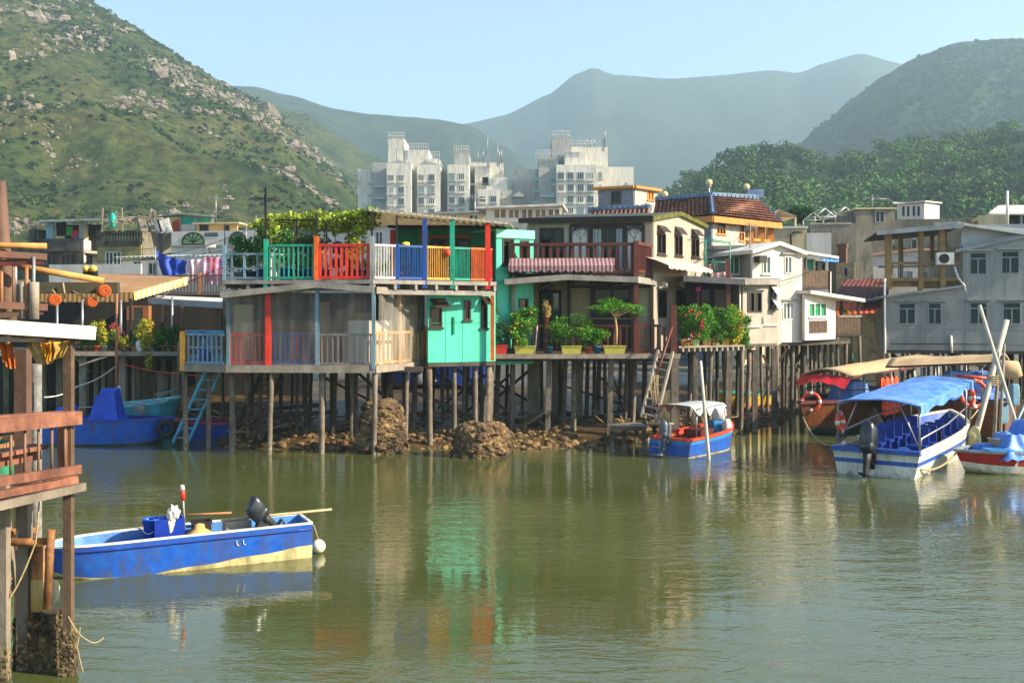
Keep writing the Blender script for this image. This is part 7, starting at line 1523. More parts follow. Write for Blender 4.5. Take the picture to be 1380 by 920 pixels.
for sy in (-1, 1):
    m.tube([(xs_[0], sy*1.12, cz0-.08), (xs_[2], sy*.95, cz1-.08)], .025, 6); m.tube([(xs_[0], sy*.6, cz0), (xs_[0]+.1, sy*1.1, .8)], .022, 6)
    m.tube([(xs_[0], sy*1.16, .85), (xs_[0]+.05, sy*1.16, 1.1), (xs_[0]+3, sy*1.18, 1.25), (xs_[2]-.3, sy*.95, 1.5)], .025, 6)
m.to('canopy_frame', steel, k9)
mat_tarp_sheet(k9, [(xs_[0]-.15, -1.18, cz0), (xs_[0]-.15, 1.18, cz0), (xs_[2]+.25, 1.0, cz1), (xs_[2]+.25, -1.0, cz1)], .03, tarp_b, 'canopy', 16, .13)
m = MB(True); vs = []
for i in range(17):
    t = i/16; x = xs_[0]-.1+(xs_[2]-xs_[0]+.3)*t; z_ = cz0+(cz1-cz0)*t
    for v in range(3): vs.append(Vector((x, -(1.18-.18*t)-.012, z_-.0-v*(.12+.03*math.sin(i*1.3)))))
m.add(vs, [(i*3+j, i*3+3+j, i*3+4+j, i*3+1+j) for i in range(16) for j in range(2)], True); m.to('canopy_valance', tarp_b, k9)
m = MB(True); b_, z_, _ = st9(.62); q = [pt9(.56, .95, -1), pt9(.78, .95, -1), pt9(.78, .7, -1), pt9(.56, .7, -1)]; m.q(*[p+Vector((0, -.012, 0)) for p in q][::-1]); m.to('name_board', b_white, k9)
m = MB(True); rr = random.Random(2)                 # dark registration characters, too small to read
for i in range(7):
    t = .585+.026*i; a, b_ = pt9(t, .90, -1)+Vector((0, -.02, 0)), pt9(t+.014, .76, -1)+Vector((0, -.02, 0))
    m.q(a, Vector((a.x+.05, a.y, a.z)), Vector((a.x+.05, b_.y-.004, b_.z)), Vector((a.x, b_.y-.004, b_.z)))
    if i % 2: m.q(Vector((a.x+.05, a.y, a.z)), Vector((a.x+.13, a.y+.01, a.z)), Vector((a.x+.13, a.y+.01, a.z-.04)), Vector((a.x+.05, a.y, a.z-.04)))
m.to('registration', M('faded_ink', '#4c5d74', .7, .2), k9)
ringbuoy('orange lifebuoy hung at the port stern corner of the white and blue tour boat', bl(k9, L9, -L9/2+.5, 1.14, 1.4), .26, (math.radians(86), 0, k9.rotation_euler.z))
ringbuoy('orange lifebuoy hung at the starboard bow post of the white and blue tour boat', bl(k9, L9, xs_[2]-.1, -1.02, 1.75), .26, (math.radians(86), 0, k9.rotation_euler.z))
MB().blob(bl(k9, L9, -L9/2+.45, .75, .9), (.22, .22, .12), 2, .5, 3).to('rope_coil', rope_m, label='coil of rope on the stern deck of the white and blue tour boat', cat='rope')
jackets('orange life jacket hung inside the white and blue tour boat', k9, L9, -.1, .95, 1.5, 4)

# ---- 10 red and white boat at the right edge
k10, L10 = boat('motorboat', 'red and dirty white boat with blue tarpaulin load at the right edge', WP(1545, 628), WP(1287, 636))
st10, pt10 = hull(k10, L10, 1.9, (.62, .62), .2, [M('slimy_cream', '#b8b08a', .7, .25, 4, stain=.8, stcol='#6d6a3e', streak=1), b_white, b_red, b_red], (0, .12, .42, .97, 1), .9, .86, .35, .2, inner=b_sky, gun=b_grey, gw=.07, bowp=4.5)
m = MB(True)
for sd_ in (-1, 1):
    for t0, t1 in ((.63, .80),):
        q = [pt10(t0, .43, sd_), pt10(t0+.03, .98, sd_), pt10(t1-.03, .98, sd_), pt10(t1, .43, sd_)]; q = [p+Vector((0, sd_*.008, 0)) for p in q]; m.q(*q)
m.to('white_panel', b_white, k10)
m = MB(); rr = random.Random(4)
drape('rumpled blue tarpaulin heaped in the red and white boat', bl(k10, L10, .15, .05, .6), 4.1, 1.75, ((1.35, .1, .25, .35, .42), (.55, .0, .35, .45, .72), (-.4, .1, .45, .4, .62), (-1.3, 0, .4, .4, .75)), tarp_b, k10.rotation_euler.z, 7, .10, n=70)
MB().tube([bl(k10, L10, L10/2-1.4+.3*math.cos(q*.9)*(.6+.02*q), .3*math.sin(q*.9), .72+.01*q) for q in range(26)], .025, 6).to('rope_coil', rope_m, label='loose coil of rope on the bow of the red and white boat', cat='rope')
p = bl(k10, L10, L10/2-.9, .5, .66); MB().box(p.x-.25, p.x+.3, p.y-.25, p.y+.25, p.z, p.z+.06).to('hatch_board', b_sky, label='light blue board on the bow of the red and white boat', cat='board')
rope('pale mooring rope from the red and white boat to the white tour boat stern', [WP(1290, 636)+Vector((0, 0, .6)), bl(k9, L9, -L9/2, -1.0, .4)], .3, .03)
rope('mooring rope drooping from the left wooden tour boat towards the white tour boat', [P(1082, 562, 38.2), bl(k9, L9, -L9/2, 1.1, .8)], .35, .022)
rope('mooring rope from the right wooden tour boat across to the crossed poles', [P(1252, 592, 33), P(1318, 552, 36.2)], .3, .022)

# ---- crossed mooring poles on the right
def bigpole(lbl, a, b_, r, mat): MB().tube([P(*a)-Vector((0, 0, .8)), P(*a), P(*b_)], [r, r, r*.85], 10).to('mooring_pole', mat, label=lbl, cat='pole', group='crossed mooring poles')
bigpole('thickest pale pole of the crossed cluster, leaning up to the right', (1313, 592, 33.8), (1357, 431, 34.3), .10, pole_w)
bigpole('pale slim pole of the crossed cluster leaning up to the left, its tip highest', (1372, 580, 33.3), (1320, 411, 33.9), .065, pole_w)
bigpole('short upright grey-brown pole standing in the crossed cluster', (1340, 586, 34.2), (1345, 489, 34.2), .06, wood_g)
bigpole('thin grey-brown pole standing right in the crossed cluster', (1348, 584, 34.0), (1353.5, 463, 34.0), .05, wood_g)
bigpole('short pale blue stick leaning at the right of the crossed cluster', (1365, 578, 33), (1384, 540, 33.2), .045, paint('pale_stick', '#8fb4c4'))
m = MB()
for k in range(5): m.tube([P(1339+9*math.cos(q), 505+k*3+2*math.sin(q), 34.1-.16*math.sin(q)) for q in [2*math.pi*i/10 for i in range(11)]], .02, 5)
m.to('rope_lashing', rope_m, label='rope lashing round the crossed mooring poles', cat='rope')
MB().blob(P(1313, 588, 33.8), (.22, .2, .35), 2, .3).to('concrete_block', b_cream, label='pale concrete foot of the thickest crossed mooring pole', cat='footing')

# ================================================================== near hut at the left edge
Hh = T('stilt_hut', 'near reddish timber hut on stilts with white roof fascia and slatted railing', 'hut', XYZ((60, 13), 0))
timb = M('red_timber', '#7a4630', .7, .35, 5, stain=.6, stcol='#40271c', bump=.3, hue='#96624a'); timb_g = M('grey_timber', '#7d7263', .8, .25, 3, stain=.4, stcol='#453c30', streak=.15, bump=.4, tide=(.45, '#2c261d', '#8d7c5a'))
hp = PLpx(-60, 11.8, 103, 13.25)
def hz(px, py): return hp.z(px, py)
HZ = hz(100, 640)
m = MB(); m.bar(hp.pt(-.0, .08, hz(-60, 578)), hp.pt(hp.w, .08, hz(103, 562)), .06, .17); m.to('top_rail', timb, Hh)
MB().bar(hp.pt(0, -.02, hz(-60, 566)), hp.pt(hp.w-.04, -.02, hz(103, 555)), .16, .045).to('rail_cap', timb, Hh)
m = MB(); m.bar(hp.pt(0, .07, hz(-60, 656)), hp.pt(hp.w, .07, hz(103, 631)), .06, .11); m.to('bottom_rail', timb, Hh)
m = MB()
for k in range(14): a = hp.w-.19*(k+.9)-.02; m.tube([hp.pt(a, .02, hz(100, 632)-.02), hp.pt(a, .02, hz(100, 561))], .018, 6)
m.to('baluster', M('weathered_bar', '#7a5a47', .6, .3, 5, stain=.3), Hh)
m = MB(); m.bar(hp.pt(0, .05, hz(-60, 676)), hp.pt(hp.w-.03, .05, hz(103, 645)), .06, .09); m.bar(hp.pt(0, .02, hz(-60, 668)+.08), hp.pt(hp.w-.04, .02, hz(103, 640)+.02), .1, .05); m.to('deck_edge', timb, Hh)
MB().bar(hp.pt(0, .10, hz(-60, 692)), hp.pt(hp.w+.04, .10, hz(103, 655)), .07, .1).to('joist', timb_g, Hh)
B_ = Vector((-hp.n.x, -hp.n.y, 0)); c0, c1 = hp.pt(0, 0, HZ-.14), hp.pt(hp.w, 0, HZ-.14)
MB().prism([c0, c1, c1+B_*1.9, c0+B_*1.9], (0, 0, -.06)).to('floor_deck', timb, Hh)
for px, o, w_, y0, y1 in ((92.5, -.03, .105, 455, 1010),): MB().bar(P(px, y1, 13.2), P(px, y0, 13.2), w_).to('post', timb_g if False else M('brown_timber', '#5d4a38', .75, .3, 3, stain=.4, stcol='#38281b', streak=.15, bump=.4, tide=(.5, '#2c261d', '#8d7c5a')), Hh)
MB().bar(hp.pt(hp.w-.16, -.05, HZ-.1), hp.pt(hp.w-.16, -.05, hz(100, 560)), .1).to('corner_post', timb, Hh)
# far rail / bench inside
m = MB(); q0, q1 = hp.pt(0, -.5, HZ+.28), hp.pt(hp.w-.18, -.45, HZ+.36); m.bar(q0, q1, .3, .05); m.bar(q0-Vector((0, 0, .1)), q1-Vector((0, 0, .1)), .05, .13); m.to('bench', timb, Hh)
m = MB(); q0, q1 = hp.pt(0, -1.7, HZ+.74), hp.pt(hp.w-.1, -1.7, HZ+.74); m.bar(q0, q1, .08, .1)
for k in range(9): a = q0.lerp(q1, (k+.5)/9); m.tube([a-Vector((0, 0, .8)), a], .016, 5)
m.to('back_railing', timb, Hh)
# roof
rz0, rz1 = 4.6-(432-420)/1400*12.6, 0
r0, r1 = P(-60, 433, 12.3), P(128.5, 445.5, 13.25)
m = MB(); m.bar(r0+Vector((0, 0, -.03)), r1+Vector((0, 0, -.03)), .05, .17); m.to('fascia', M('ivory_fascia', '#d9d2bd', .5, .06, 2, stain=.25, stcol='#978a68', streak=.5), Hh)
MB().bar(r0+Vector((0, .1, -.2)), r1+Vector((-.25, .1, -.13)), .08, .06).to('fascia_board', wood_g, Hh)
MB().prism([r0+Vector((0, .03, .03)), r1+Vector((0, .03, .03)), r1+B_*2.2+Vector((0, 0, .12)), r0+B_*2.2+Vector((0, 0, .12))], (0, 0, -.05)).to('roof', white_p, Hh)
for k in range(5): q = r1.lerp(r0, .12+.2*k)+Vector((0, .05, -.1)); MB().bar(q, q+B_*2.0+Vector((0, 0, .1)), .06, .09).to('rafter', wood_b, Hh)
# hanging cloths under the eave
cloth('dull orange cloth hanging at the far left under the hut eave', [(-6, 456), (19, 459), (21, 496), (6, 487)], 13.0, M('rust_cloth', '#b35a1a', .9, .15, 5), sag=6, fold=.08, name='hanging_cloth')
cloth('beige cloth with a yellow fold hanging under the hut eave left of the corner post', [(33, 458), (82, 458), (72, 488), (48, 489)], 13.1, M('beige_cloth', '#b39a66', .9, .2, 4, hue='#d0b478'), sag=4, fold=.14, name='hanging_cloth')
cloth('bright amber cloth bunched beside the beige cloth under the hut eave', [(55, 460), (71, 460), (70, 486), (60, 485)], 12.95, M('amber_cloth', '#d88a14', .8, .2, 5), sag=2, fold=.12, name='hanging_cloth')
cloth('khaki cloth hanging right beside the corner post under the hut eave', [(66, 457), (96, 456), (87, 478), (72, 482)], 12.97, M('khaki_cloth', '#a5813a', .9, .2, 5), sag=4, fold=.1, name='hanging_cloth')
# timber and pipe stilts of the hut
barn = M('barnacles', '#4f4433', .95, .5, 9, stain=.8, stcol='#1d1a15', streak=1, bump=1, bscale=30, hue='#8f7a52', island=.3)
for px, Y, w_, y0, mt, nm in ((31, 14.6, .17, 470, wood_b, 'post'), (49, 14.9, .15, 490, M('pitted_pipe', '#7c7b76', .6, .35, 9, stain=.7, stcol='#332c27', streak=1, tide=(.6, '#2c261d', '#77684a')), 'pipe'), (33, 13.4, .15, 660, timb_g, 'stilt'), (5, 13.0, .12, 640, timb_g, 'stilt')):
    q = P(px, y0, Y); m = MB(); (m.bar((q.x, q.y, -1), q, w_) if nm != 'pipe' else m.tube([(q.x, q.y, -1), q], w_/2, 12)); m.to(nm, mt, Hh)
MB().bar(P(18, 800, 13.6), P(2, 640, 13.6), .09).to('brace', timb_g, Hh)
def knobbly(lbl, c, w_, d_, z0, z1, seed):
    """square pile foot under a crust of barnacles"""
    m = MB(); rr = random.Random(seed); m.box(c[0]-w_/2+.02, c[0]+w_/2-.02, c[1]-d_/2+.02, c[1]+d_/2-.02, z0, z1)
    for k in range(1100):
        s = rr.choice((0, 0, 2, 3)); u = rr.uniform(-.5, .5); z = z0+(z1-z0)*rr.random()
        p = Vector((c[0]+(w_*u if s < 2 else w_/2*(1 if s == 2 else -1)), c[1]+(d_*u if s >= 2 else d_/2*(1 if s == 1 else -1)), z)); r = rr.uniform(.012, .034)
        vs_, fs_ = ico(0); o = rr.random()*9; m.add([p+Vector((v.x*r, v.y*r, v.z*r))*(1+.4*noise.noise(v+Vector((o, 0, 0)))) for v in vs_], fs_, False)
    return m.to('barnacled_footing', barn, label=lbl, cat='footing', group='barnacled pile feet')
q = P(65, 820, 13.5); knobbly('thick square barnacle-crusted concrete foot under the rusty pipes', (q.x, q.y), .32, .4, -.6, H-(822-420)/1400*13.5, 1)
q = P(39, 820, 13.7); knobbly('dark barnacle-crusted foot left of the rusty pipes', (q.x, q.y), .26, .3, -.6, H-(828-420)/1400*13.7, 2)
q = P(92.5, 850, 13.2); knobbly('slim barnacle-crusted foot of the outermost hut post', (q.x, q.y), .15, .15, -.6, H-(850-420)/1400*13.2, 3)
q = P(3, 760, 13.1); knobbly('barnacle-crusted foot at the very left edge', (q.x, q.y), .14, .14, -.6, H-(770-420)/1400*13.1, 4)
rustp = M('rusty_pipe', '#8a5228', .75, .35, 5, stain=.75, stcol='#4e2f1b', streak=.6, bump=.4, hue='#b58450')
Rp = T('pipe_frame', 'rusty orange pipe frame of one thick upright and a horizontal tube beside the hut', 'pipe frame', P(52, 820, 13.4))
MB().tube([P(51, 822, 13.4), P(51, 735, 13.4)], .085, 14).to('upright', rustp, Rp); MB().tube([P(51, 822, 13.4), P(51, 779, 13.4)], .092, 14).to('sleeve', M('pale_sleeve', '#b59c62', .8, .2, 4, stain=.4), Rp)
MB().tube([P(63, 820, 13.15), P(69, 713, 13.15)], .05, 12).to('leaning_pipe', rustp, Rp); MB().tube([P(-30, 731, 13.2), P(72, 729, 13.2)], .05, 12).to('crossbar', rustp, Rp); MB().tube([P(-30, 720, 13.6), P(50, 715, 13.6)], .05, 12).to('crossbar', rustp, Rp)
MB().blob(P(73, 797, 13.3), (.075, .06, .16), 2, .25).to('bag', M('pale_bag', '#cbbf9a', .9, .1, 6), label='small pale bag hanging at the rusty pipes under the hut', cat='bag')
rope('thin rope sagging from the hut joist past the rusty pipes', [P(54, 655, 13.0), P(48, 730, 13.05), P(6, 815, 13.0)], .08, .012)
rope('tangled line trailing from the hut post into the water', [P(92, 830, 13.1), P(118, 862, 13.1), P(140, 858, 13.2)], .05, .008)
rope('thin line dropping into the water beside the hut post', [P(108, 845, 13.1), P(104, 870, 13.1), P(112, 905, 13.15)], .02, .007)

# ================================================================== timber derrick with orange rollers above the hut roof
Dk = T('net_derrick', 'rough timber derrick with a leaning mast, rails and orange lashings above the hut roof', 'derrick', P(20, 520, 20))
rw = M('raw_pole', '#a5763e', .7, .25, 3, stain=.3, stcol='#5c3d20', hue='#cf9a52'); bleach = M('bleached_red_timber', '#7d5340', .75, .3, 3, stain=.5, stcol='#5f5a50', streak=.5)
MB().tube([P(16, 460, 19.5), P(9, 420, 19.5), P(1, 244, 19.3)], [.17, .16, .09], 9).to('mast', wood_b, Dk)
for a, b_, w_, mt in (((-40, 330, 19), (63, 331.5, 19.4), .07, rw), ((20, 358, 19.6), (140, 378.5, 20.2), .085, rw), ((-40, 340, 18.8), (63, 346, 19.2), .1, bleach), ((-40, 356, 18.9), (58, 351.5, 19.2), .1, wood_r), ((-40, 409, 18.8), (64, 414, 19.2), .11, bleach), ((0, 425, 19), (58, 420, 19.2), .09, wood_b), ((-40, 384, 20), (40, 380, 20), .08, wood_g)):
    m = MB(); (m.tube([P(*a), P(*b_)], w_*.5+.02, 9) if mt is rw else m.bar(P(*a), P(*b_), w_*.6, w_*1.15)); m.to('spar', mt, Dk)
for px, y0, y1, mt, r in ((21, 345, 410, steel, .03), (45.5, 346, 405, steel, .03), (19, 358, 420, wood_o, .035), (36, 360, 421, wood_o, .035), (2, 356, 424, wood_o, .03), (30, 380, 430, wood_g, .05), (46, 380, 430, wood_g, .09), (10, 420, 470, wood_g, .05)): MB().tube([P(px, y1, 19.1), P(px, y0, 19.1)], r, 7).to('stanchion', mt, Dk)
beam_m = M('old_beam', '#4d4a3a', .8, .3, 3, stain=.5, stcol='#2a271e', streak=1)
MB().bar(P(50, 388, 20.4), P(160, 388, 20.6), .2, .22).to('beam', beam_m, Dk)
for a, b_ in (((70, 390, 20.3), (78, 400, 20.2)), ((98, 392, 20.4), (125, 408, 20.3)), ((85, 381, 20.3), (88, 402, 20.3))): MB().tube([P(*a), P(*b_)], .018, 5).to('lashing', rope_m, Dk)
orl = M('orange_roll', '#c0671f', .6, .2, 8, stain=.3, stcol='#7e3b10', streak=1)
for px, py, r, lb in ((73, 404, .115, 'orange coiled float hanging lowest at the left under the derrick beam'), (123, 407, .1, 'orange coiled float hanging under the middle of the derrick beam'), (140, 392, .12, 'ragged orange float fixed at the end of the derrick beam')):
    f = T('float_roll', lb, 'float', P(px, py, 20.2), 'orange floats on the derrick'); c = P(px, py, 20.2); m = MB(); d = Vector((.45, -.85, 0)).normalized()
    m.tube([c+d*.16, c-d*.3], r, 14); m.to('roll', orl, f); m = MB()
    for k in range(3):
        rr_ = r*(.8-.25*k); n = 16; x = Vector((d.y, -d.x, 0)); m.loft([[c+d*(.165+.014*math.cos(q))+(x*math.cos(2*math.pi*i/n)+Vector((0, 0, 1))*math.sin(2*math.pi*i/n))*(rr_+.014*math.sin(q)) for q in [2*math.pi*j/6 for j in range(6)]] for i in range(n+1)], True, False)
    m.to('coil', M('dark_orange', '#a54a12', .7, .2, 6), f)
lf2 = T('flood_lamp', 'pair of old yellow deck lamps on the derrick beam', 'lamp', P(122, 370, 20.4))
for px in (116, 126): MB().blob(P(px, 362, 20.4), (.07, .07, .07), 2, .05).to('bulb', M('yellow_glass', '#c9a545', .3, .1), lf2)
MB().obox(P(122, 369, 20.45), (.25, .12, .12)).to('bracket', dark_p, lf2)

# ================================================================== rock mounds, jetty, ladder and small things on the shore
oyst = M('oyster_rock', '#4e3f2b', .85, .5, 5, stain=.9, stcol='#17120c', streak=1, bump=1, bscale=16, hue='#94764c', tide=(.0, '#15120d', '#3b3122'), island=.35)
def mound(lbl, px, pyb, w_, pyt, Y, seed, topw=.5):
    """rock heap: displaced body covered in shell-like lumps"""
    c = P(px, pyb, Y); h = P(px, pyt, Y).z; m = MB(); rr = random.Random(seed); R_ = w_/2/F*Y
    n, q = 40, 22; rings = []
    prof = lambda t: R_*((1-t)*(1-topw)+topw)*(1 if t < .93 else (1-t)/.07*.6+.4)
    for j in range(q+1):
        t = j/q; r = []
        for i in range(n):
            a = 2*math.pi*i/n; v = Vector((math.cos(a)*2.2, math.sin(a)*2.2, t*4+seed)); k = prof(t)*(1+.20*noise.noise(v)+.12*noise.noise(v*2.6))
            r.append(Vector((c.x+k*math.cos(a), c.y+k*math.sin(a)*.9, -.3+(h+.3)*t)))
        rings.append(r)
    m.loft(rings, True, True)
    for k in range(520):
        t = rr.random()**.8; a = rr.uniform(-math.pi, math.pi*.2); v = Vector((math.cos(a)*2.2, math.sin(a)*2.2, t*4+seed)); kk = prof(t)*(1+.20*noise.noise(v)+.12*noise.noise(v*2.6)); r = rr.uniform(.05, .17)
        p = Vector((c.x+kk*math.cos(a), c.y+kk*math.sin(a)*.9, -.3+(h+.3)*t)); vs_, fs_ = ico(1); o = rr.random()*9
        m.add([p+Vector((x.x*r*1.3, x.y*r, x.z*r*.8))*(1+.5*noise.noise(x*1.5+Vector((o, 0, 0)))) for x in vs_], fs_, False)
    m.to('oyster_rock', oyst, label=lbl, cat='rock', group='oyster-crusted rock heaps')
mound('tall tapering rock heap crusted with oyster shells under the porch corner', 514, 610, 66, 540, 34.2, 3, .5)
mound('low rounded rock heap crusted with oyster shells at the waterline', 648, 617, 74, 571, 33.4, 8, .68)
MB().bar(P(653, 590, 33.3), P(655.5, 534, 33.3), .11).to('post_stump', pile_m, label='pale wooden post sticking out of the low rock heap', cat='post')
jt = T('jetty', 'little plank jetty on square posts beside the small red and blue boat', 'jetty', P(850, 600, 34))
jz = P(850, 571, 34).z
MB().prism([P(820, 571, 34), P(868, 571, 33.8), P(908, 569, 36), P(850, 569, 37)], (0, 0, -.07)).to('plank_deck', wood_g, jt)
for px, Y, yt in ((825, 34.1, 571), (841, 34.4, 571), (868, 33.9, 566), (882, 36, 571), (858, 36.6, 571)): MB().bar(P(px, 660, Y), P(px, yt, Y), .13).to('post', pile_d, jt)
m = MB(); m.bar(P(823, 578, 34.0), P(868, 577, 33.8), .06, .14); m.bar(P(826, 588, 34.1), P(840, 586, 34.3), .05, .07); m.to('beam', pile_d, jt)
ld = MB(); 
a0, a1 = P(864, 562, 35.2), P(887, 472, 36.7); b0, b1 = P(884, 567, 35.0), P(907, 474, 36.6)
st_ = T('ladder', 'weathered grey wooden ladder rising from the jetty to the red-railed deck', 'ladder', P(870, 565, 35))
MB().bar(a0, a1, .07, .12).to('stile', wood_g, st_); MB().bar(b0, b1, .07, .12).to('stile', wood_g, st_)
m = MB()
for k in range(9): m.bar(a0.lerp(a1, (k+.5)/9), b0.lerp(b1, (k+.5)/9), .12, .04)
m.to('rung', wood_g, st_); MB().tube([P(880, 520, 35.4), P(906, 440, 36.4)], .045, 7).to('hand_rail', wood_r, st_)
m = MB(); 
for k in range(9): p = P(878+k*1.2, 505, 35.3); m.tube([p, p+Vector((U(-.08, .08), 0, -.6-.12*(k % 4))), p+Vector((U(-.12, .12), 0, -.8-.1*(k % 5)))], .011, 5)
m.to('rope_hank', rope_m, label='hank of pale rope hanging on the grey ladder by the jetty', cat='rope')
# rubble along the shore
rub = M('shore_rubble', '#6a5436', .85, .45, 3, stain=.6, stcol='#241d14', streak=1, bump=.8, hue='#9a7c4c', island=.35)
m = MB(); rr = random.Random(11)
for k in range(3000):
    px = rr.uniform(300, 1070); d = rr.random()**1.6*9-.25; Y = shore(px)+d; x = (px-CX)/F*Y
    if noise.noise(Vector((x*.5, Y*.5, 5))) < rr.uniform(-.6, .25)+.02*d: continue
    z = ground_z(x, Y); r = rr.uniform(.03, .11)*(1.6 if rr.random() < .08 else 1); vs_, fs_ = ico(0 if r < .09 else 1); o = rr.random()*9
    m.add([Vector((x, Y, z+r*.25))+Vector((v.x*r*rr.uniform(.8, 1.5), v.y*r, v.z*r*.7))*(1+.4*noise.noise(v*1.3+Vector((o, 0, 0)))) for v in vs_], fs_, False)
m.to('rubble', rub, loc=(0, 38, 0), kind='stuff')
# driftwood tangle under the porches
m = MB(); rr = random.Random(21)
for k in range(46):
    px = rr.choice((rr.uniform(290, 350), rr.uniform(250, 640), rr.uniform(700, 1060))); Y = shore(px)+rr.uniform(1, 8); z = mudz(px, Y); p = XYZ((px, Y), z+.05); a = rr.uniform(0, 6.28); L_ = rr.uniform(.6, 2.2)
    m.tube([p, p+Vector((math.cos(a)*L_, math.sin(a)*L_*.5, rr.uniform(.0, .7)))], rr.uniform(.015, .045), 5)
m.to('driftwood_debris', M('drift_stick', '#8d774f', .9, .3, 5, hue='#b89d6c'), loc=(0, 40, 0), kind='stuff')
# ================================================================== plants
def leafmat(n, c, h, isl=.45): return M('leaf_'+n, c, .6, .25, 6, island=isl, hue=h, spec=.3, trans=.25)
lf_bright = leafmat('bright', '#37761c', '#70ac2e'); lf_mid = leafmat('mid', '#28581a', '#4c8428'); lf_dark = leafmat('dark', '#1d4a20', '#37702c'); lf_yel = leafmat('yellow', '#8fa02a', '#cdbf3a'); lf_blue = leafmat('conifer', '#285c3a', '#4a8a55'); lf_straw = leafmat('straw', '#a58a4a', '#d5bd78')
stem_m = M('stem', '#6d5a3a', .9, .2, 10); terra = M('terracotta', '#b0502e', .8, .15, 6, stain=.3); soil = M('soil', '#2e2419', 1, .3, 20)
PC = {k: M('pot_'+k, v, .5, .1, 5, stain=.3, stcol='#5b5236', streak=.5) for k, v in dict(red='#cf2a22', olive='#b9b04a', blue='#1f6a86', cream='#d3c98c', orange='#d98a3a', peach='#d99a63', yellow='#d8b53a', royal='#1747ad', grey='#7f8587', dark='#3a4144', brown='#7a5a3c', white='#cfccc0', dkblue='#22406e').items()}
def crown_pts(blobs, n):
    out = []
    vol = [b[1][0]*b[1][1]*b[1][2] for b in blobs]; tot = sum(v**.67 for v in vol)
    for (c, r), v in zip(blobs, vol):
        k = max(10, int(n*v**.67/tot)); q = np.random.normal(size=(k, 3)); q /= np.linalg.norm(q, axis=1)[:, None]
        q *= np.random.uniform(.25, 1.08, (k, 1))**.6; out.append(q*np.array(r)+np.array(c))
    return np.concatenate(out)
def lumps(c, r, n, rng_, sub=.5):
    """clumps spread over an ellipsoid so that the outline is uneven"""
    o = []
    for _ in range(n):
        d = Vector((rng_.gauss(0, 1), rng_.gauss(0, 1), rng_.gauss(0, 1))).normalized(); k = rng_.uniform(.35, 1.0); s = rng_.uniform(.28, sub)
        o.append(((c[0]+d.x*r[0]*k, c[1]+d.y*r[1]*k, c[2]+d.z*r[2]*k), (r[0]*s, r[1]*s, r[2]*s)))
    return o
def trough(t, p, w, d, h, mat):
    m = MB(); x, y, z = p; k = .86
    m.hexa([(x-w/2*k, y-d/2*k, z), (x+w/2*k, y-d/2*k, z), (x+w/2*k, y+d/2*k, z), (x-w/2*k, y+d/2*k, z), (x-w/2, y-d/2, z+h*.88), (x+w/2, y-d/2, z+h*.88), (x+w/2, y+d/2, z+h*.88), (x-w/2, y+d/2, z+h*.88)])
    for a in ((-w/2-.02, w/2+.02, -d/2-.02, -d/2+.03), (-w/2-.02, w/2+.02, d/2-.03, d/2+.02), (-w/2-.02, -w/2+.03, -d/2+.03, d/2-.03), (w/2-.03, w/2+.02, -d/2+.03, d/2-.03)): m.box(x+a[0], x+a[1], y+a[2], y+a[3], z+h*.88+.001, z+h)
    return m.to('pot', mat, t)
def roundpot(t, p, r, h, mat):
    m = MB(); m.lathe([(r*.72, 0), (r*.95, h*.86), (r*1.06, h*.87), (r*1.06, h), (r*.9, h), (r*.86, h*.9), (.001, h*.88)], p, 16); return m.to('pot', mat, t)
def plant(lbl, p, pot, crown, leaf, n, size, name='potted_plant', cat='potted plant', group=None, stems=4, blossoms=(), asp=.5, up=.3, seed=None, nl=10):
    """pot: ('t', w, d, h, mat) | ('r', r, h, mat) | None; crown: list of (centre, radii) above the pot"""
    rg = random.Random(hash(lbl) % 9999 if seed is None else seed); p = Vector(p); t = T(name, lbl, cat, p, group); h = 0
    if pot:
        if pot[0] == 't': trough(t, p, pot[1], pot[2], pot[3], pot[4]); h = pot[3]
        else: roundpot(t, p, pot[1], pot[2], pot[3]); h = pot[2]
    bl_ = []
    for c, r in crown: bl_ += lumps((p.x+c[0], p.y+c[1], p.z+c[2]), r, nl, rg)
    m = MB()
    for k in range(stems):
        tgt = Vector(rg.choice(bl_)[0]); b0 = p+Vector((rg.uniform(-.3, .3)*(pot[1] if pot else .2)*.8, rg.uniform(-.04, .04), h*.85)); mid = b0.lerp(tgt, .5)+Vector((rg.uniform(-.05, .05), 0, .05)); m.tube([b0, mid, tgt], [.014, .011, .006], 5)
    if stems: m.to('stem', stem_m, t)
    pts = crown_pts(bl_, n); g = MB(); g.leaves(pts, size, asp, up=up); g.to('foliage', leaf, t)
    for bm, k, s, sel in blossoms:
        q = pts[pts[:, 1] < np.quantile(pts[:, 1], .45)]; q = q[np.random.permutation(len(q))]; q = q[(q[:, 0] >= p.x+sel[0]) & (q[:, 0] <= p.x+sel[1])][:k]
        if len(q) == 0: continue
        g = MB()
        for b_ in q:
            vs_, fs_ = ico(0); g.add([Vector(b_)+Vector((0, -.03, .02))+v*s*U(.7, 1.2) for v in vs_], fs_, True)
        g.to('blossom', bm, t)
    return t
bl_red = M('blossom_red', '#d0203c', .6, .1, 8); bl_yel = M('blossom_yellow', '#e8b81c', .6, .1, 8); bl_or = M('blossom_orange', '#de6a1e', .6, .1, 8)
dz = DZ+.001; dY = lambda px: dk.Y(px)-.0
D_ = lambda px, o=-.02: dk.pt(dk.a(px), o, dz)
sc_ = 37/F
def pxr(c, py, w_, h_, Y, p):                    # crown ellipsoid from its outline in the photo
    q = P(c, py, Y); return ((q.x-p[0], 0, q.z-p[2]), (w_*.6/F*Y, w_*.38/F*Y, h_*.56/F*Y))
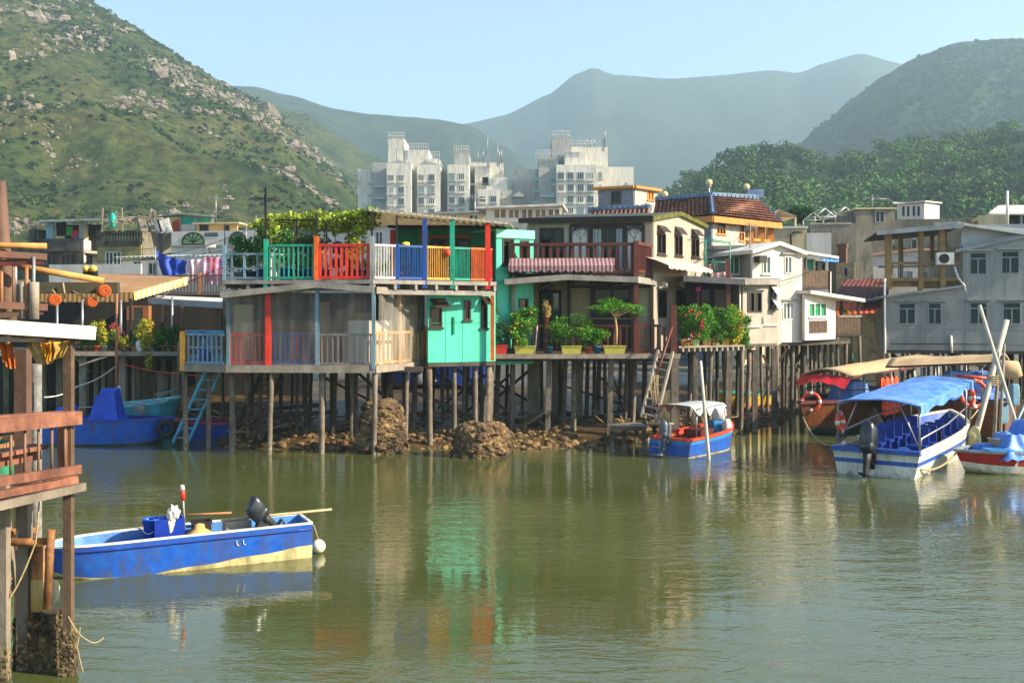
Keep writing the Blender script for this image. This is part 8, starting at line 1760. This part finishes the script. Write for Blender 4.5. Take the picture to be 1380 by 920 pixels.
p = D_(672); plant('narrow conifer-like shrub in a bright red trough at the left end of the deck', p, ('t', .62, .3, .33, PC['red']), [pxr(672, 446, 26, 34, 36.8, p), pxr(672, 420, 9, 30, 36.8, p)], lf_blue, 1500, .075, stems=3, asp=.3, up=.8)
p = D_(707); plant('tall yellow-flowering bush in an olive trough beside the red trough', p, ('t', .74, .3, .3, PC['olive']), [pxr(706, 427, 40, 34, 36.8, p), pxr(705, 450, 32, 26, 36.8, p)], lf_bright, 1900, .10, blossoms=((bl_yel, 14, .035, (-9, 9)),))
p = D_(770); plant('wide soft green bush in an olive trough on the middle of the deck', p, ('t', .72, .3, .3, PC['olive']), [pxr(772, 441, 52, 32, 36.8, p), pxr(790, 448, 34, 30, 36.8, p)], lf_bright, 2400, .085, blossoms=((bl_or, 6, .03, (-9, 9)),))
p = D_(740.5); plant('small blue-green empty-looking pot below the railing post', p, ('r', .13, .26, PC['blue']), [pxr(740, 462, 10, 7, 36.8, p)], lf_dark, 120, .06, stems=1)
p = dk.pt(dk.a(737), -.27, dk.z(737, 434)+.002); plant('dry spiky palm in a terracotta pot set on top of a railing post', p, ('r', .10, .2, terra), [pxr(737, 416, 14, 20, 36.8, p)], lf_straw, 420, .16, stems=2, asp=.14)
p = D_(793); plant('seedling in a small terracotta pot beside the wide bush', p, ('r', .12, .25, terra), [pxr(793, 460, 12, 14, 36.8, p)], lf_mid, 260, .07, stems=2)
p = D_(805); plant('leafy young plant in a small teal-blue pot left of the umbrella tree', p, ('r', .13, .28, PC['blue']), [pxr(806, 450, 26, 24, 36.8, p)], lf_bright, 600, .09, stems=3)
p = D_(828)
tb = plant('flat-topped umbrella-shaped small tree in an olive trough on the deck', p, ('t', .78, .3, .3, PC['olive']), [pxr(834, 415, 60, 12, 36.8, p), pxr(826, 408, 40, 11, 36.8, p), pxr(855, 420, 24, 12, 36.8, p), pxr(812, 418, 20, 12, 36.8, p)], lf_bright, 3000, .085, name='potted_tree', cat='potted tree', stems=0, asp=.35, up=.1, nl=16)
q = P(830, 464, 36.75); m = MB(); m.tube([q, P(831, 445, 36.75), P(829, 428, 36.75), P(834, 415, 36.75)], [.055, .045, .04, .03], 8)
for dx, dy in ((-18, -6), (-8, -12), (8, -10), (22, 0), (14, -4)): m.tube([P(829.5, 429, 36.75), P(832+dx*.5, 421+dy*.3, 36.7), P(832+dx, 416+dy*.5, 36.7)], [.03, .02, .01], 6)
m.to('trunk', M('pale_trunk', '#b08d62', .85, .2, 8), tb)
MB().tube([D_(721, .02), dk.pt(dk.a(724), .0, DZ+1.0)], .015, 5).to('garden_stake', white_p, label='white stake propped behind the olive trough with yellow flowers', cat='stake')
Sp = lambda px: sh.pt(sh.a(px), -.35, SZ+.001)
for px, w_, mt, lb, cw_, ch_, cy_, lfm, bls in (
    (932, .32, 'orange', 'red-flowering bush in an orange pot at the left of the flower shelf', 34, 44, 436, lf_bright, ((bl_red, 26, .05, (-9, 9)),)),
    (945, .32, 'cream', 'bushy green plant in a cream pot second from the left on the flower shelf', 36, 44, 436, lf_bright, ((bl_red, 8, .045, (-9, .0)),)),
    (961, .3, 'peach', 'grassy plant in a peach pot, third along the flower shelf', 30, 40, 440, lf_mid, ((bl_or, 5, .03, (-9, 9)),)),
    (973, .28, 'cream', 'tall green bush in a cream pot in the middle right of the flower shelf', 40, 52, 430, lf_bright, ((bl_yel, 9, .035, (-9, 9)),)),
    (986, .3, 'yellow', 'yellow-flowering bush in a yellow-orange pot on the flower shelf', 32, 46, 436, lf_yel, ((bl_yel, 26, .04, (-9, 9)),)),
    (997.5, .28, 'cream', 'sparse yellow-green plant in the cream pot at the right end of the flower shelf', 24, 38, 442, lf_bright, ((bl_yel, 12, .035, (-9, 9)),))):
    p = Sp(px); Y = p.y; plant(lb, p, ('t', w_, .26, .25, PC[mt]), [pxr(px, cy_, cw_*1.1, ch_*1.1, Y, p), pxr(px+2, cy_+16, cw_*.8, 20, Y, p)], lfm, 1900, .085, blossoms=bls, group='planters on the flower shelf')
p = P(1006, 434, 38.6); g = MB(); g.leaves(crown_pts([((p.x+.02*k, p.y, p.z+.03*k), (.16, .1, .16)) for k in range(4)], 160), .12, .4); g.to('creeper', lf_bright, label='loose sprig of leaves reaching right from the flower shelf', cat='plant')
p = P(923, 462, 37.0); plant('pale pink-flowered trailing plant at the foot of the red post', p-Vector((0, 0, .1)), None, [((0, 0, .25), (.25, .15, .25))], lf_dark, 260, .07, stems=0, blossoms=((M('blossom_pink', '#d77a96', .6, .1, 8), 8, .03, (-9, 9)),))
hp_ = T('hanging_pot', 'small magenta hanging pot at the porch post of the low grey house', 'hanging pot', P(941, 393, 39.5)); MB().lathe([(.07, 0), (.11, .16), (.12, .17), (.09, .17), (.02, .12)], P(941, 393, 39.5), 12).to('pot', M('magenta_plastic', '#c9388a', .5, .1), hp_); m = MB(); c = P(941, 388, 39.5)
for k in range(3): m.tube([c+Vector((.1*math.cos(k*2.1), .1*math.sin(k*2.1), 0)), c+Vector((0, 0, .3))], .008, 4)
m.to('hanger', dark_p, hp_)
# lanes of tubs on the colourful roof terrace
Ut = lambda px, o: (U0 if px < 502 else U1).pt((U0 if px < 502 else U1).a(px), o, UZ+.001)
for px, r, h_, mt, o, lb, ch_, lfm, nn in (
    (318, .22, .30, 'grey', -.4, 'broad-leaved plant in a pale grey tub at the left of the terrace', 26, lf_dark, 260), (331, .26, .32, 'dark', -.4, 'broad-leaved plant in a dark green tub on the terrace', 20, lf_dark, 260), (349, .24, .44, 'royal', -.5, 'tall bean-like plant in a royal blue tub left of the teal railing', 46, lf_mid, 420),
    (380, .26, .42, 'royal', -.45, 'thin-stemmed plant in a blue tub behind the left of the teal railing', 34, lf_mid, 240), (394, .2, .38, 'dkblue', -.9, 'dry cane plant in a dark blue tub behind the middle of the teal railing', 40, lf_straw, 160), (415, .26, .4, 'royal', -.45, 'leafy cane plant in a blue tub behind the right of the teal railing', 40, lf_mid, 280),
    (434, .2, .36, 'royal', -.5, 'dry cane plant in a blue tub behind the left of the red railing', 40, lf_straw, 140), (452, .18, .3, 'white', -.8, 'small plant in a white pot behind the red railing', 20, lf_mid, 160), (466, .2, .34, 'dark', -.6, 'dark shrub in a black tub behind the red railing', 34, lf_dark, 320), (480, .22, .36, 'royal', -.5, 'yellow-green shrub in a blue tub behind the right of the red railing', 36, lf_yel, 340), (494, .2, .36, 'royal', -.5, 'low plant in a blue tub beside the grey terrace post', 14, lf_mid, 120),
    (516, .18, .3, 'dkblue', -.6, 'low green plant in a blue pot behind the white railing', 14, lf_bright, 220), (548, .2, .28, 'brown', -.6, 'low green plant in a brown pot behind the blue railing', 16, lf_bright, 260), (622, .3, .5, 'blue', -1.0, 'low plant in a light blue tank behind the upper teal railing', 8, lf_mid, 90)):
    p = Ut(px, o); Y = p.y; yb = (H-UZ-h_)*F/Y+CY; plant(lb, p, ('r', r, h_, PC[mt]), [pxr(px, yb-ch_/2, 20, ch_, Y, p)], lfm, nn, .13, stems=5, asp=.32, group='tubs on the roof terrace')
cr_ = MB().lathe([(.16, 0), (.18, .36), (.03, .42)], Ut(445, -.9)+Vector((0, 0, .9)), 14).to('barrel', M('navy_plastic', '#16245c', .45, .1), label='navy blue plastic barrel raised behind the red railing', cat='barrel')
fz_ = U1.pt(U1.a(602), .06, UZ+.95); MB().blob(fz_, (.10, .07, .12), 2, .2).to('red_ball', COLR['red'], label='red float tied to the yellow terrace railing', cat='float')
MB().blob(U1.pt(U1.a(553), -.3, UZ+1.2), (.14, .08, .09), 2, .35).to('watering_can', M('yellow_plastic', '#d9c33a', .5, .1), label='small yellow watering can on the blue terrace railing', cat='watering can')
# vine on a pole pergola over the terrace
V = T('climbing_vine', 'yellow-green vine spread on a pole pergola over the left of the roof terrace', 'vine', Ut(420, -1.5))
m = MB()
pz = UZ+2.0
for px, Y in ((362, 34.2), (400, 34.4), (440, 34.4), (480, 34.2), (370, 37.5), (420, 37.6), (470, 37.5)): m.tube([XYZ((px, Y), UZ), XYZ((px, Y), pz+.1)], .03, 6)
for a, b_ in (((352, 34.2), (500, 34.2)), ((352, 36), (500, 36)), ((355, 37.6), (500, 37.6)), ((360, 34), (366, 38)), ((420, 34), (424, 38)), ((478, 34), (478, 38))): m.tube([XYZ(a, pz), XYZ(b_, pz)], .025, 6)
m.to('pergola', wood_d, V)
rg = random.Random(8); bl_ = []
for k in range(60):
    px = rg.uniform(352, 500); Y = rg.uniform(33.9, 37.8); z = pz+rg.uniform(-.05, .28)+.12*noise.noise(Vector((px*.05, Y, 1)))
    if noise.noise(Vector((px*.045, Y*.5, 3))) < -.22: continue
    bl_.append((tuple(XYZ((px, Y), z)), (rg.uniform(.25, .6), .4, rg.uniform(.08, .2))))
for k in range(22):
    px = rg.choice((rg.uniform(352, 372), rg.uniform(425, 500), rg.uniform(470, 490))); bl_.append((tuple(XYZ((px, rg.uniform(34, 35.5)), pz-rg.uniform(.1, .9))), (.15, .15, .3)))
for k in range(14): px = rg.uniform(452, 500); bl_.append((tuple(P(px, 298-13*(px-452)/48+rg.uniform(-4, 6), 34.0)), (.25, .25, .14)))
g = MB(); g.leaves(crown_pts(bl_, 5200), .15, .75, up=.7); g.to('foliage', leafmat('vine', '#6c8c22', '#b0bf45'), V)
m = MB()
for k in range(16):
    px = rg.uniform(360, 495); p = XYZ((px, rg.uniform(34, 36)), UZ+.3); m.tube([p, p+Vector((rg.uniform(-.15, .15), 0, .8)), p+Vector((rg.uniform(-.3, .3), 0, 1.7))], [.02, .015, .008], 5)
m.to('stem', stem_m, V)
p = XYZ((345, 37.5), UZ); plant('dark leafy shrub behind the steel-blue terrace rail, under the vine', p, None, [pxr(338, 338, 40, 46, 37.5, p), pxr(360, 325, 30, 34, 37.5, p)], lf_mid, 1100, .16, name='shrub', cat='shrub', stems=5)
p = XYZ((415, 38.5), UZ); plant('deep green shrub at the back of the terrace behind the teal railing', p, None, [pxr(410, 330, 70, 40, 38.5, p)], lf_mid, 1300, .16, name='shrub', cat='shrub', stems=6)
# pots along the left deck
rg = random.Random(12)
for i, (px, pot, ch_, cw_, lfm, nn, lb) in enumerate(((103, 'dark', 18, 14, lf_dark, 260, 'dark leafy plant in a black pot, first along the left deck edge'), (113, 'brown', 14, 12, lf_dark, 200, 'low dark plant in a brown pot, second along the left deck edge'), (120, 'dark', 12, 10, lf_mid, 160, 'stubby plant in a dark pot left of the terracotta pot'), (128, 'terra', 10, 10, lf_mid, 140, 'tiny plant in a bright terracotta pot on the left deck edge'), (139, 'grey', 34, 24, lf_yel, 800, 'tall yellow-green croton in a grey pot below the red net dome'), (149, 'dark', 22, 16, lf_mid, 300, 'round-leaved plant in a black pot right of the croton'), (170, 'brown', 18, 18, lf_yel, 300, 'pale yellow-green plant in a brown pot left of the white sack'), (179, 'peach', 14, 12, lf_bright, 220, 'low green plant in a wide buff pot'), (196, 'grey', 36, 32, lf_yel, 1000, 'big leafy yellow-green plant at the middle right of the left deck'), (210, 'dark', 24, 18, lf_bright, 420, 'bright plant in a dark pot right of the big leafy plant'), (219, 'brown', 30, 20, lf_mid, 480, 'upright leafy plant in a brown pot near the right of the left deck'), (235, 'terra', 30, 20, lf_dark, 520, 'dark fine-leaved shrub in a terracotta pot at the right end of the left deck'))):
    p = SDK.pt(SDK.a(px), -.2, SDZ+.001); Y = p.y; h_ = U(.2, .26); yb = (H-SDZ-h_)*F/Y+CY
    plant(lb, p, ('r', U(.12, .15), h_, terra if pot == 'terra' else PC[pot]), [pxr(px, yb-ch_/2+2, cw_, ch_, Y, p)], lfm, nn, .12, stems=3, group='pots along the left deck')
p = SDK.pt(SDK.a(201), .05, SDZ); g = MB(); g.leaves(crown_pts([((p.x+.02*math.sin(k), p.y-.05, p.z-.1-.11*k), (.14, .08, .08)) for k in range(6)], 130), .12, .5); g.to('creeper', lf_yel, label='vine trailing down over the edge of the left deck', cat='plant')
dm = SDK.pt(SDK.a(143), -.9, SDZ); MB().lathe([(.42, 0), (.42, .35), (.38, .65), (.25, .95), (.02, 1.1)], dm+Vector((0, 0, .1)), 18).to('net_dome', M('red_netting', '#7a2a1c', .9, .3, 30, bump=1, bscale=60, stain=.4), label='dome of folded dark red netting on the left deck', cat='net')
MB().blob(dm+Vector((.2, -.3, .35)), (.22, .15, .16), 2, .3).to('red_bundle', COLR['red'], label='small bright red bundle in front of the red net dome', cat='bundle')
p = SDK.pt(SDK.a(187), -.15, SDZ); MB().blob(p+Vector((0, 0, .22)), (.16, .12, .26), 2, .35).to('sack', M('white_sack2', '#c9c9c4', .85, .1, 6), label='crumpled white sack among the pots on the left deck', cat='sack')
MB().blob(SDK.pt(SDK.a(172), -.45, SDZ+.3), (.28, .15, .12), 2, .4).to('tarpaulin', tarp_b, label='small blue tarpaulin scrap among the pots on the left deck', cat='tarpaulin')
for px, r, h_, c, lb in ((274, .14, .5, 'royal', 'blue plastic drum on the small balcony'), (282, .12, .38, 'dkblue', 'dark blue bucket on the small balcony right of the drum')): MB().lathe([(r*.9, 0), (r, h_), (r*.8, h_), (r*.75, h_*.4), (.01, h_*.3)], XYZ((px, 35.2), FZ+.001), 14).to('drum', PC[c], label=lb, cat='drum')
MB().blob(XYZ((271, 35.5), FZ+.95), (.2, .12, .12), 2, .35).to('bundle', COLR['blue'], label='crumpled blue cloth on the sky blue balcony rail', cat='bundle')
p = P(1146, 425, 47.2); p.z = lzz+.0; plant('yellow-flowering shrub on the lower slatted balcony of the white house', p+Vector((0, .4, 0)), ('t', .8, .25, .25, PC['brown']), [((-.1, 0, 1.05), (.55, .2, .2))], lf_yel, 420, .1, stems=3, blossoms=((bl_yel, 16, .05, (-9, 9)),))

# person sitting in the shade of the left house
skin = M('skin', '#7d5438', .6, .08, 6); shirt = M('dark_shirt', '#3b2f2c', .9, .15, 8); trous = M('dark_trousers', '#23242a', .9, .15, 8)
def person(lbl, at, face=1):
    t = T('person', lbl, 'person', at); x, y, z = at
    me = bpy.data.meshes.new('body'); J = [(0, 0, .48), (0, 0, .68), (.06*face, 0, .92), (.10*face, 0, 1.04), (.13*face, 0, 1.13), (.16*face, -.02, 1.24), (0.02, -.09, .46), (.42*face, -.12, .48), (.44*face, -.12, .08), (.56*face, -.13, .05), (.02, .09, .46), (.42*face, .12, .48), (.40*face, .12, .08), (.52*face, .13, .05), (.06*face, -.19, .98), (.18*face, -.24, .74), (.42*face, -.16, .68), (.06*face, .19, .98), (.20*face, .24, .74), (.44*face, .14, .70), (.50*face, -.14, .67), (.52*face, .12, .69)]
    R_ = [.14, .135, .16, .09, .055, .095, .095, .075, .05, .04, .095, .075, .05, .04, .07, .05, .038, .07, .05, .038, .03, .03]
    E_ = [(0, 1), (1, 2), (2, 3), (3, 4), (4, 5), (0, 6), (6, 7), (7, 8), (8, 9), (0, 10), (10, 11), (11, 12), (12, 13), (2, 14), (14, 15), (15, 16), (16, 20), (2, 17), (17, 18), (18, 19), (19, 21)]
    me.from_pydata(J, E_, []); o = bpy.data.objects.new('body', me); COL.objects.link(o); o.parent = t
    o.modifiers.new('skin', 'SKIN')
    for i, r in enumerate(R_): me.skin_vertices[0].data[i].radius = (r, r)
    me.skin_vertices[0].data[0].use_root = True
    s_ = o.modifiers.new('sub', 'SUBSURF'); s_.levels = 2; s_.render_levels = 2; me.materials.append(shirt)
    m = MB(True); c = Vector((.17*face, -.02, 1.25)); m.blob(c, (.095, .08, .12), 3, .04); m.blob(c+Vector((.095*face, 0, -.01)), (.022, .018, .025), 1, 0); m.blob(c+Vector((0, -.085, 0)), (.02, .012, .03), 1, 0)
    for sy in (-.035, .035): m.blob(c+Vector((.085*face, sy, .02)), (.012, .014, .009), 1, 0)
    m.to('head', skin, t); m = MB(True); m.blob(c+Vector((-.01*face, 0, .055)), (.105, .09, .075), 2, .03); m.box(*(sorted((c.x+.06*face, c.x+.18*face))), -.075, .04, c.z+.045, c.z+.058); m.to('cap', M('grey_cap', '#55585c', .9, .1, 8), t)
    return t
pp = SDK.pt(SDK.a(193), -2.0, SDZ); person('person in dark clothes and a grey cap sitting in the shade of the left house', (pp.x, pp.y, pp.z), 1)
m = MB(); m.box(pp.x-.22, pp.x+.2, pp.y-.2, pp.y+.2, pp.z+.34, pp.z+.385)
for a, b_ in ((-.19, -.17), (.17, -.17), (-.19, .17), (.17, .17)): m.box(pp.x+a-.02, pp.x+a+.02, pp.y+b_-.02, pp.y+b_+.02, pp.z, pp.z+.34)
m.to('stool', wood_d, label='low dark stool under the seated person in the left house', cat='stool')

# aerials and lines on the roofs
def aerial(lbl, px, yb, yt, Y, arm=10, mat=steel, tilt=0):
    t = T('roof_aerial', lbl, 'aerial', P(px, yb, Y)); MB().tube([P(px, yb, Y), P(px, yt, Y)], .03, 6).to('mast', mat, t); m = MB(); a, b_ = P(px-arm*.6, yt+5, Y), P(px+arm, yt+6+tilt, Y); m.tube([a, b_], .02, 5)
    for k in range(10): q = a.lerp(b_, k/9); m.tube([q-Vector((0, .0, .14)), q+Vector((0, 0, .14))], .012, 4)
    m.to('boom', mat, t); return t
aerial('comb-shaped aerial on a mast over the yellow-buff rooftop room', 291, 302, 262, 70, 24); aerial('aerial on a thin mast at the left of the vine pergola', 357, 335, 262, 44, 20, dark_p); aerial('aerial with a dark bird-like dish on the concrete house roof', 1176, 282, 262, 75, 22); aerial('low aerial on the roof between the white house and the concrete wall', 1098, 400, 382, 49, 16); aerial('small aerial beside the porch post of the grey-blue house', 1011, 380, 300, 44, 9, wood_g); aerial('aerial on the roof of the hut under the white apartment blocks', 640, 300, 262, 56, 14)
pole_thing('short pole on the roof left of the vine pergola', 303, 332, 302, 50, .03, dark_p); pole_thing('thin bamboo pole on the grey roofs left of the pergola', 345, 345, 290, 52, .03, wood_g); pole_thing('bare thin pole beside the thin bamboo pole', 332, 345, 297, 53, .03); pole_thing('weathered mooring pole in front of the left deck', 156.5, 570, 395, 38.5, .055, wood_o, 'mooring_pole', 'pole', 1)
MB().tube([P(168, 562, 38), P(160, 520, 38.3)], .05, 7).to('mooring_pole', white_p, label='short pale stake between the blue and turquoise boats', cat='pole')
rope('red rope slung under the left deck towards the small balcony', [P(160, 488, 41.8), P(243, 503, 40), P(330, 504, 38)], .1, .02, COLR['red'])
rope('pale hawser slanting up from the water to the left deck', [P(60, 535, 33), P(105, 520, 36), P(155, 494, 41)], .1, .02, white_p)
# washing behind the mossy roof
cloth('green and red washing in a heap on the roof beside the white gabled house', [(953, 356), (967, 354), (967, 372), (954, 374)], 43.4, M('green_wash', '#2f8a6a', .9, .3, 7, hue='#7ab09a', stain=.8, stcol='#c34b3a', streak=1), fold=.2)
cloth('red and white checked cloth drying on the roof beside the white gabled house', [(960, 368), (984, 366), (988, 378), (958, 378)], 43.1, M('check_wash', '#d98a84', .9, .1, 6, stripe=(0, .16, '#d8d2cc', .5)), fold=.15)
for px, py, w_, h_, c, lb, Y in ((1247, 372, 10, 10, '#8d6b46', 'brown wooden chair back on the terrace of the pale blue house', 53.5), (1254, 366, 8, 14, '#c5b78a', 'cream louvred box on the terrace of the pale blue house', 53.2), (1224, 371, 8, 11, '#b9bdbb', 'pale box on the terrace of the pale blue house', 53.4)):
    p = P(px, py, Y); MB().rbox((p.x, p.y, (tz+p.z+h_/2/F*Y)/2), (w_/F*Y, .4, p.z+h_/2/F*Y-tz), p=.2).to('storage_box', M('box_'+c[1:], c, .7, .1, 4), label=lb, cat='box')
# a few rooftop trees against the houses
def tree(lbl, px, pyt, pyb, w_, Y, leaf, n, size):
    t = T('tree', lbl, 'tree', P(px, pyb, Y)); base = P(px, pyb, Y); top = P(px, pyt, Y); h = top.z-base.z; R_ = w_/2/F*Y; rg = random.Random(px)
    m = MB(); m.tube([base, base.lerp(top, .5), base.lerp(top, .9)], [h*.04, h*.03, h*.01], 8)
    bl = lumps((base.x, base.y, base.z+h*.66), (R_, R_*.8, h*.36), 16, rg, .45)
    for c, r in bl[:9]: m.tube([base.lerp(top, .4), Vector(c)], [h*.018, h*.006], 5)
    m.to('trunk', stem_m, t); g = MB(); g.leaves(crown_pts(bl, n), size, .6, up=.5); g.to('crown', leaf, t); return t
tree('dark green tree between the cream house and the bare roof frames', 1083, 280, 306, 40, 85, lf_dark, 1600, .42); tree('rounded green tree behind the bare roof frames on the concrete house', 1108, 285, 305, 36, 90, lf_mid, 1300, .42)
# electric bulbs and gulls are left out; wires between the roofs
for a, b_, lb in (((60, 330, 60), (210, 334, 52), 'long wire over the white parapet towards the blue tarpaulin'), ((128, 352, 45), (300, 338, 44), 'wire slung low over the brown canvas roof'), ((232, 388, 42), (357, 330, 40), 'wire from the canvas roof up to the terrace'), ((700, 316, 40), (951, 322, 43), 'wire running behind the mossy-roofed house'), ((1047, 380, 41), (1118, 350, 46), 'wire between the low grey house and the white balcony'), ((210, 345, 52), (357, 300, 44), 'thin wire from the washing line to the aerial by the vine'), ((500, 283, 34), (640, 266, 56), 'wire from the terrace canopy to the aerial under the apartment blocks'), ((1176, 266, 75), (1357, 262, 69), 'wire from the concrete house aerial to the tall white pole'), ((984, 330, 43), (1011, 303, 44), 'short wire from the teal frame to the small aerial')):
    p, q = P(*a), P(*b_); MB().tube([p.lerp(q, k/14)-Vector((0, 0, .4*4*(k/14)*(1-k/14)*(q-p).length/20)) for k in range(15)], .014, 4).to('wire', dark_p, label=lb, cat='wire')
print('objects', len(bpy.data.objects))
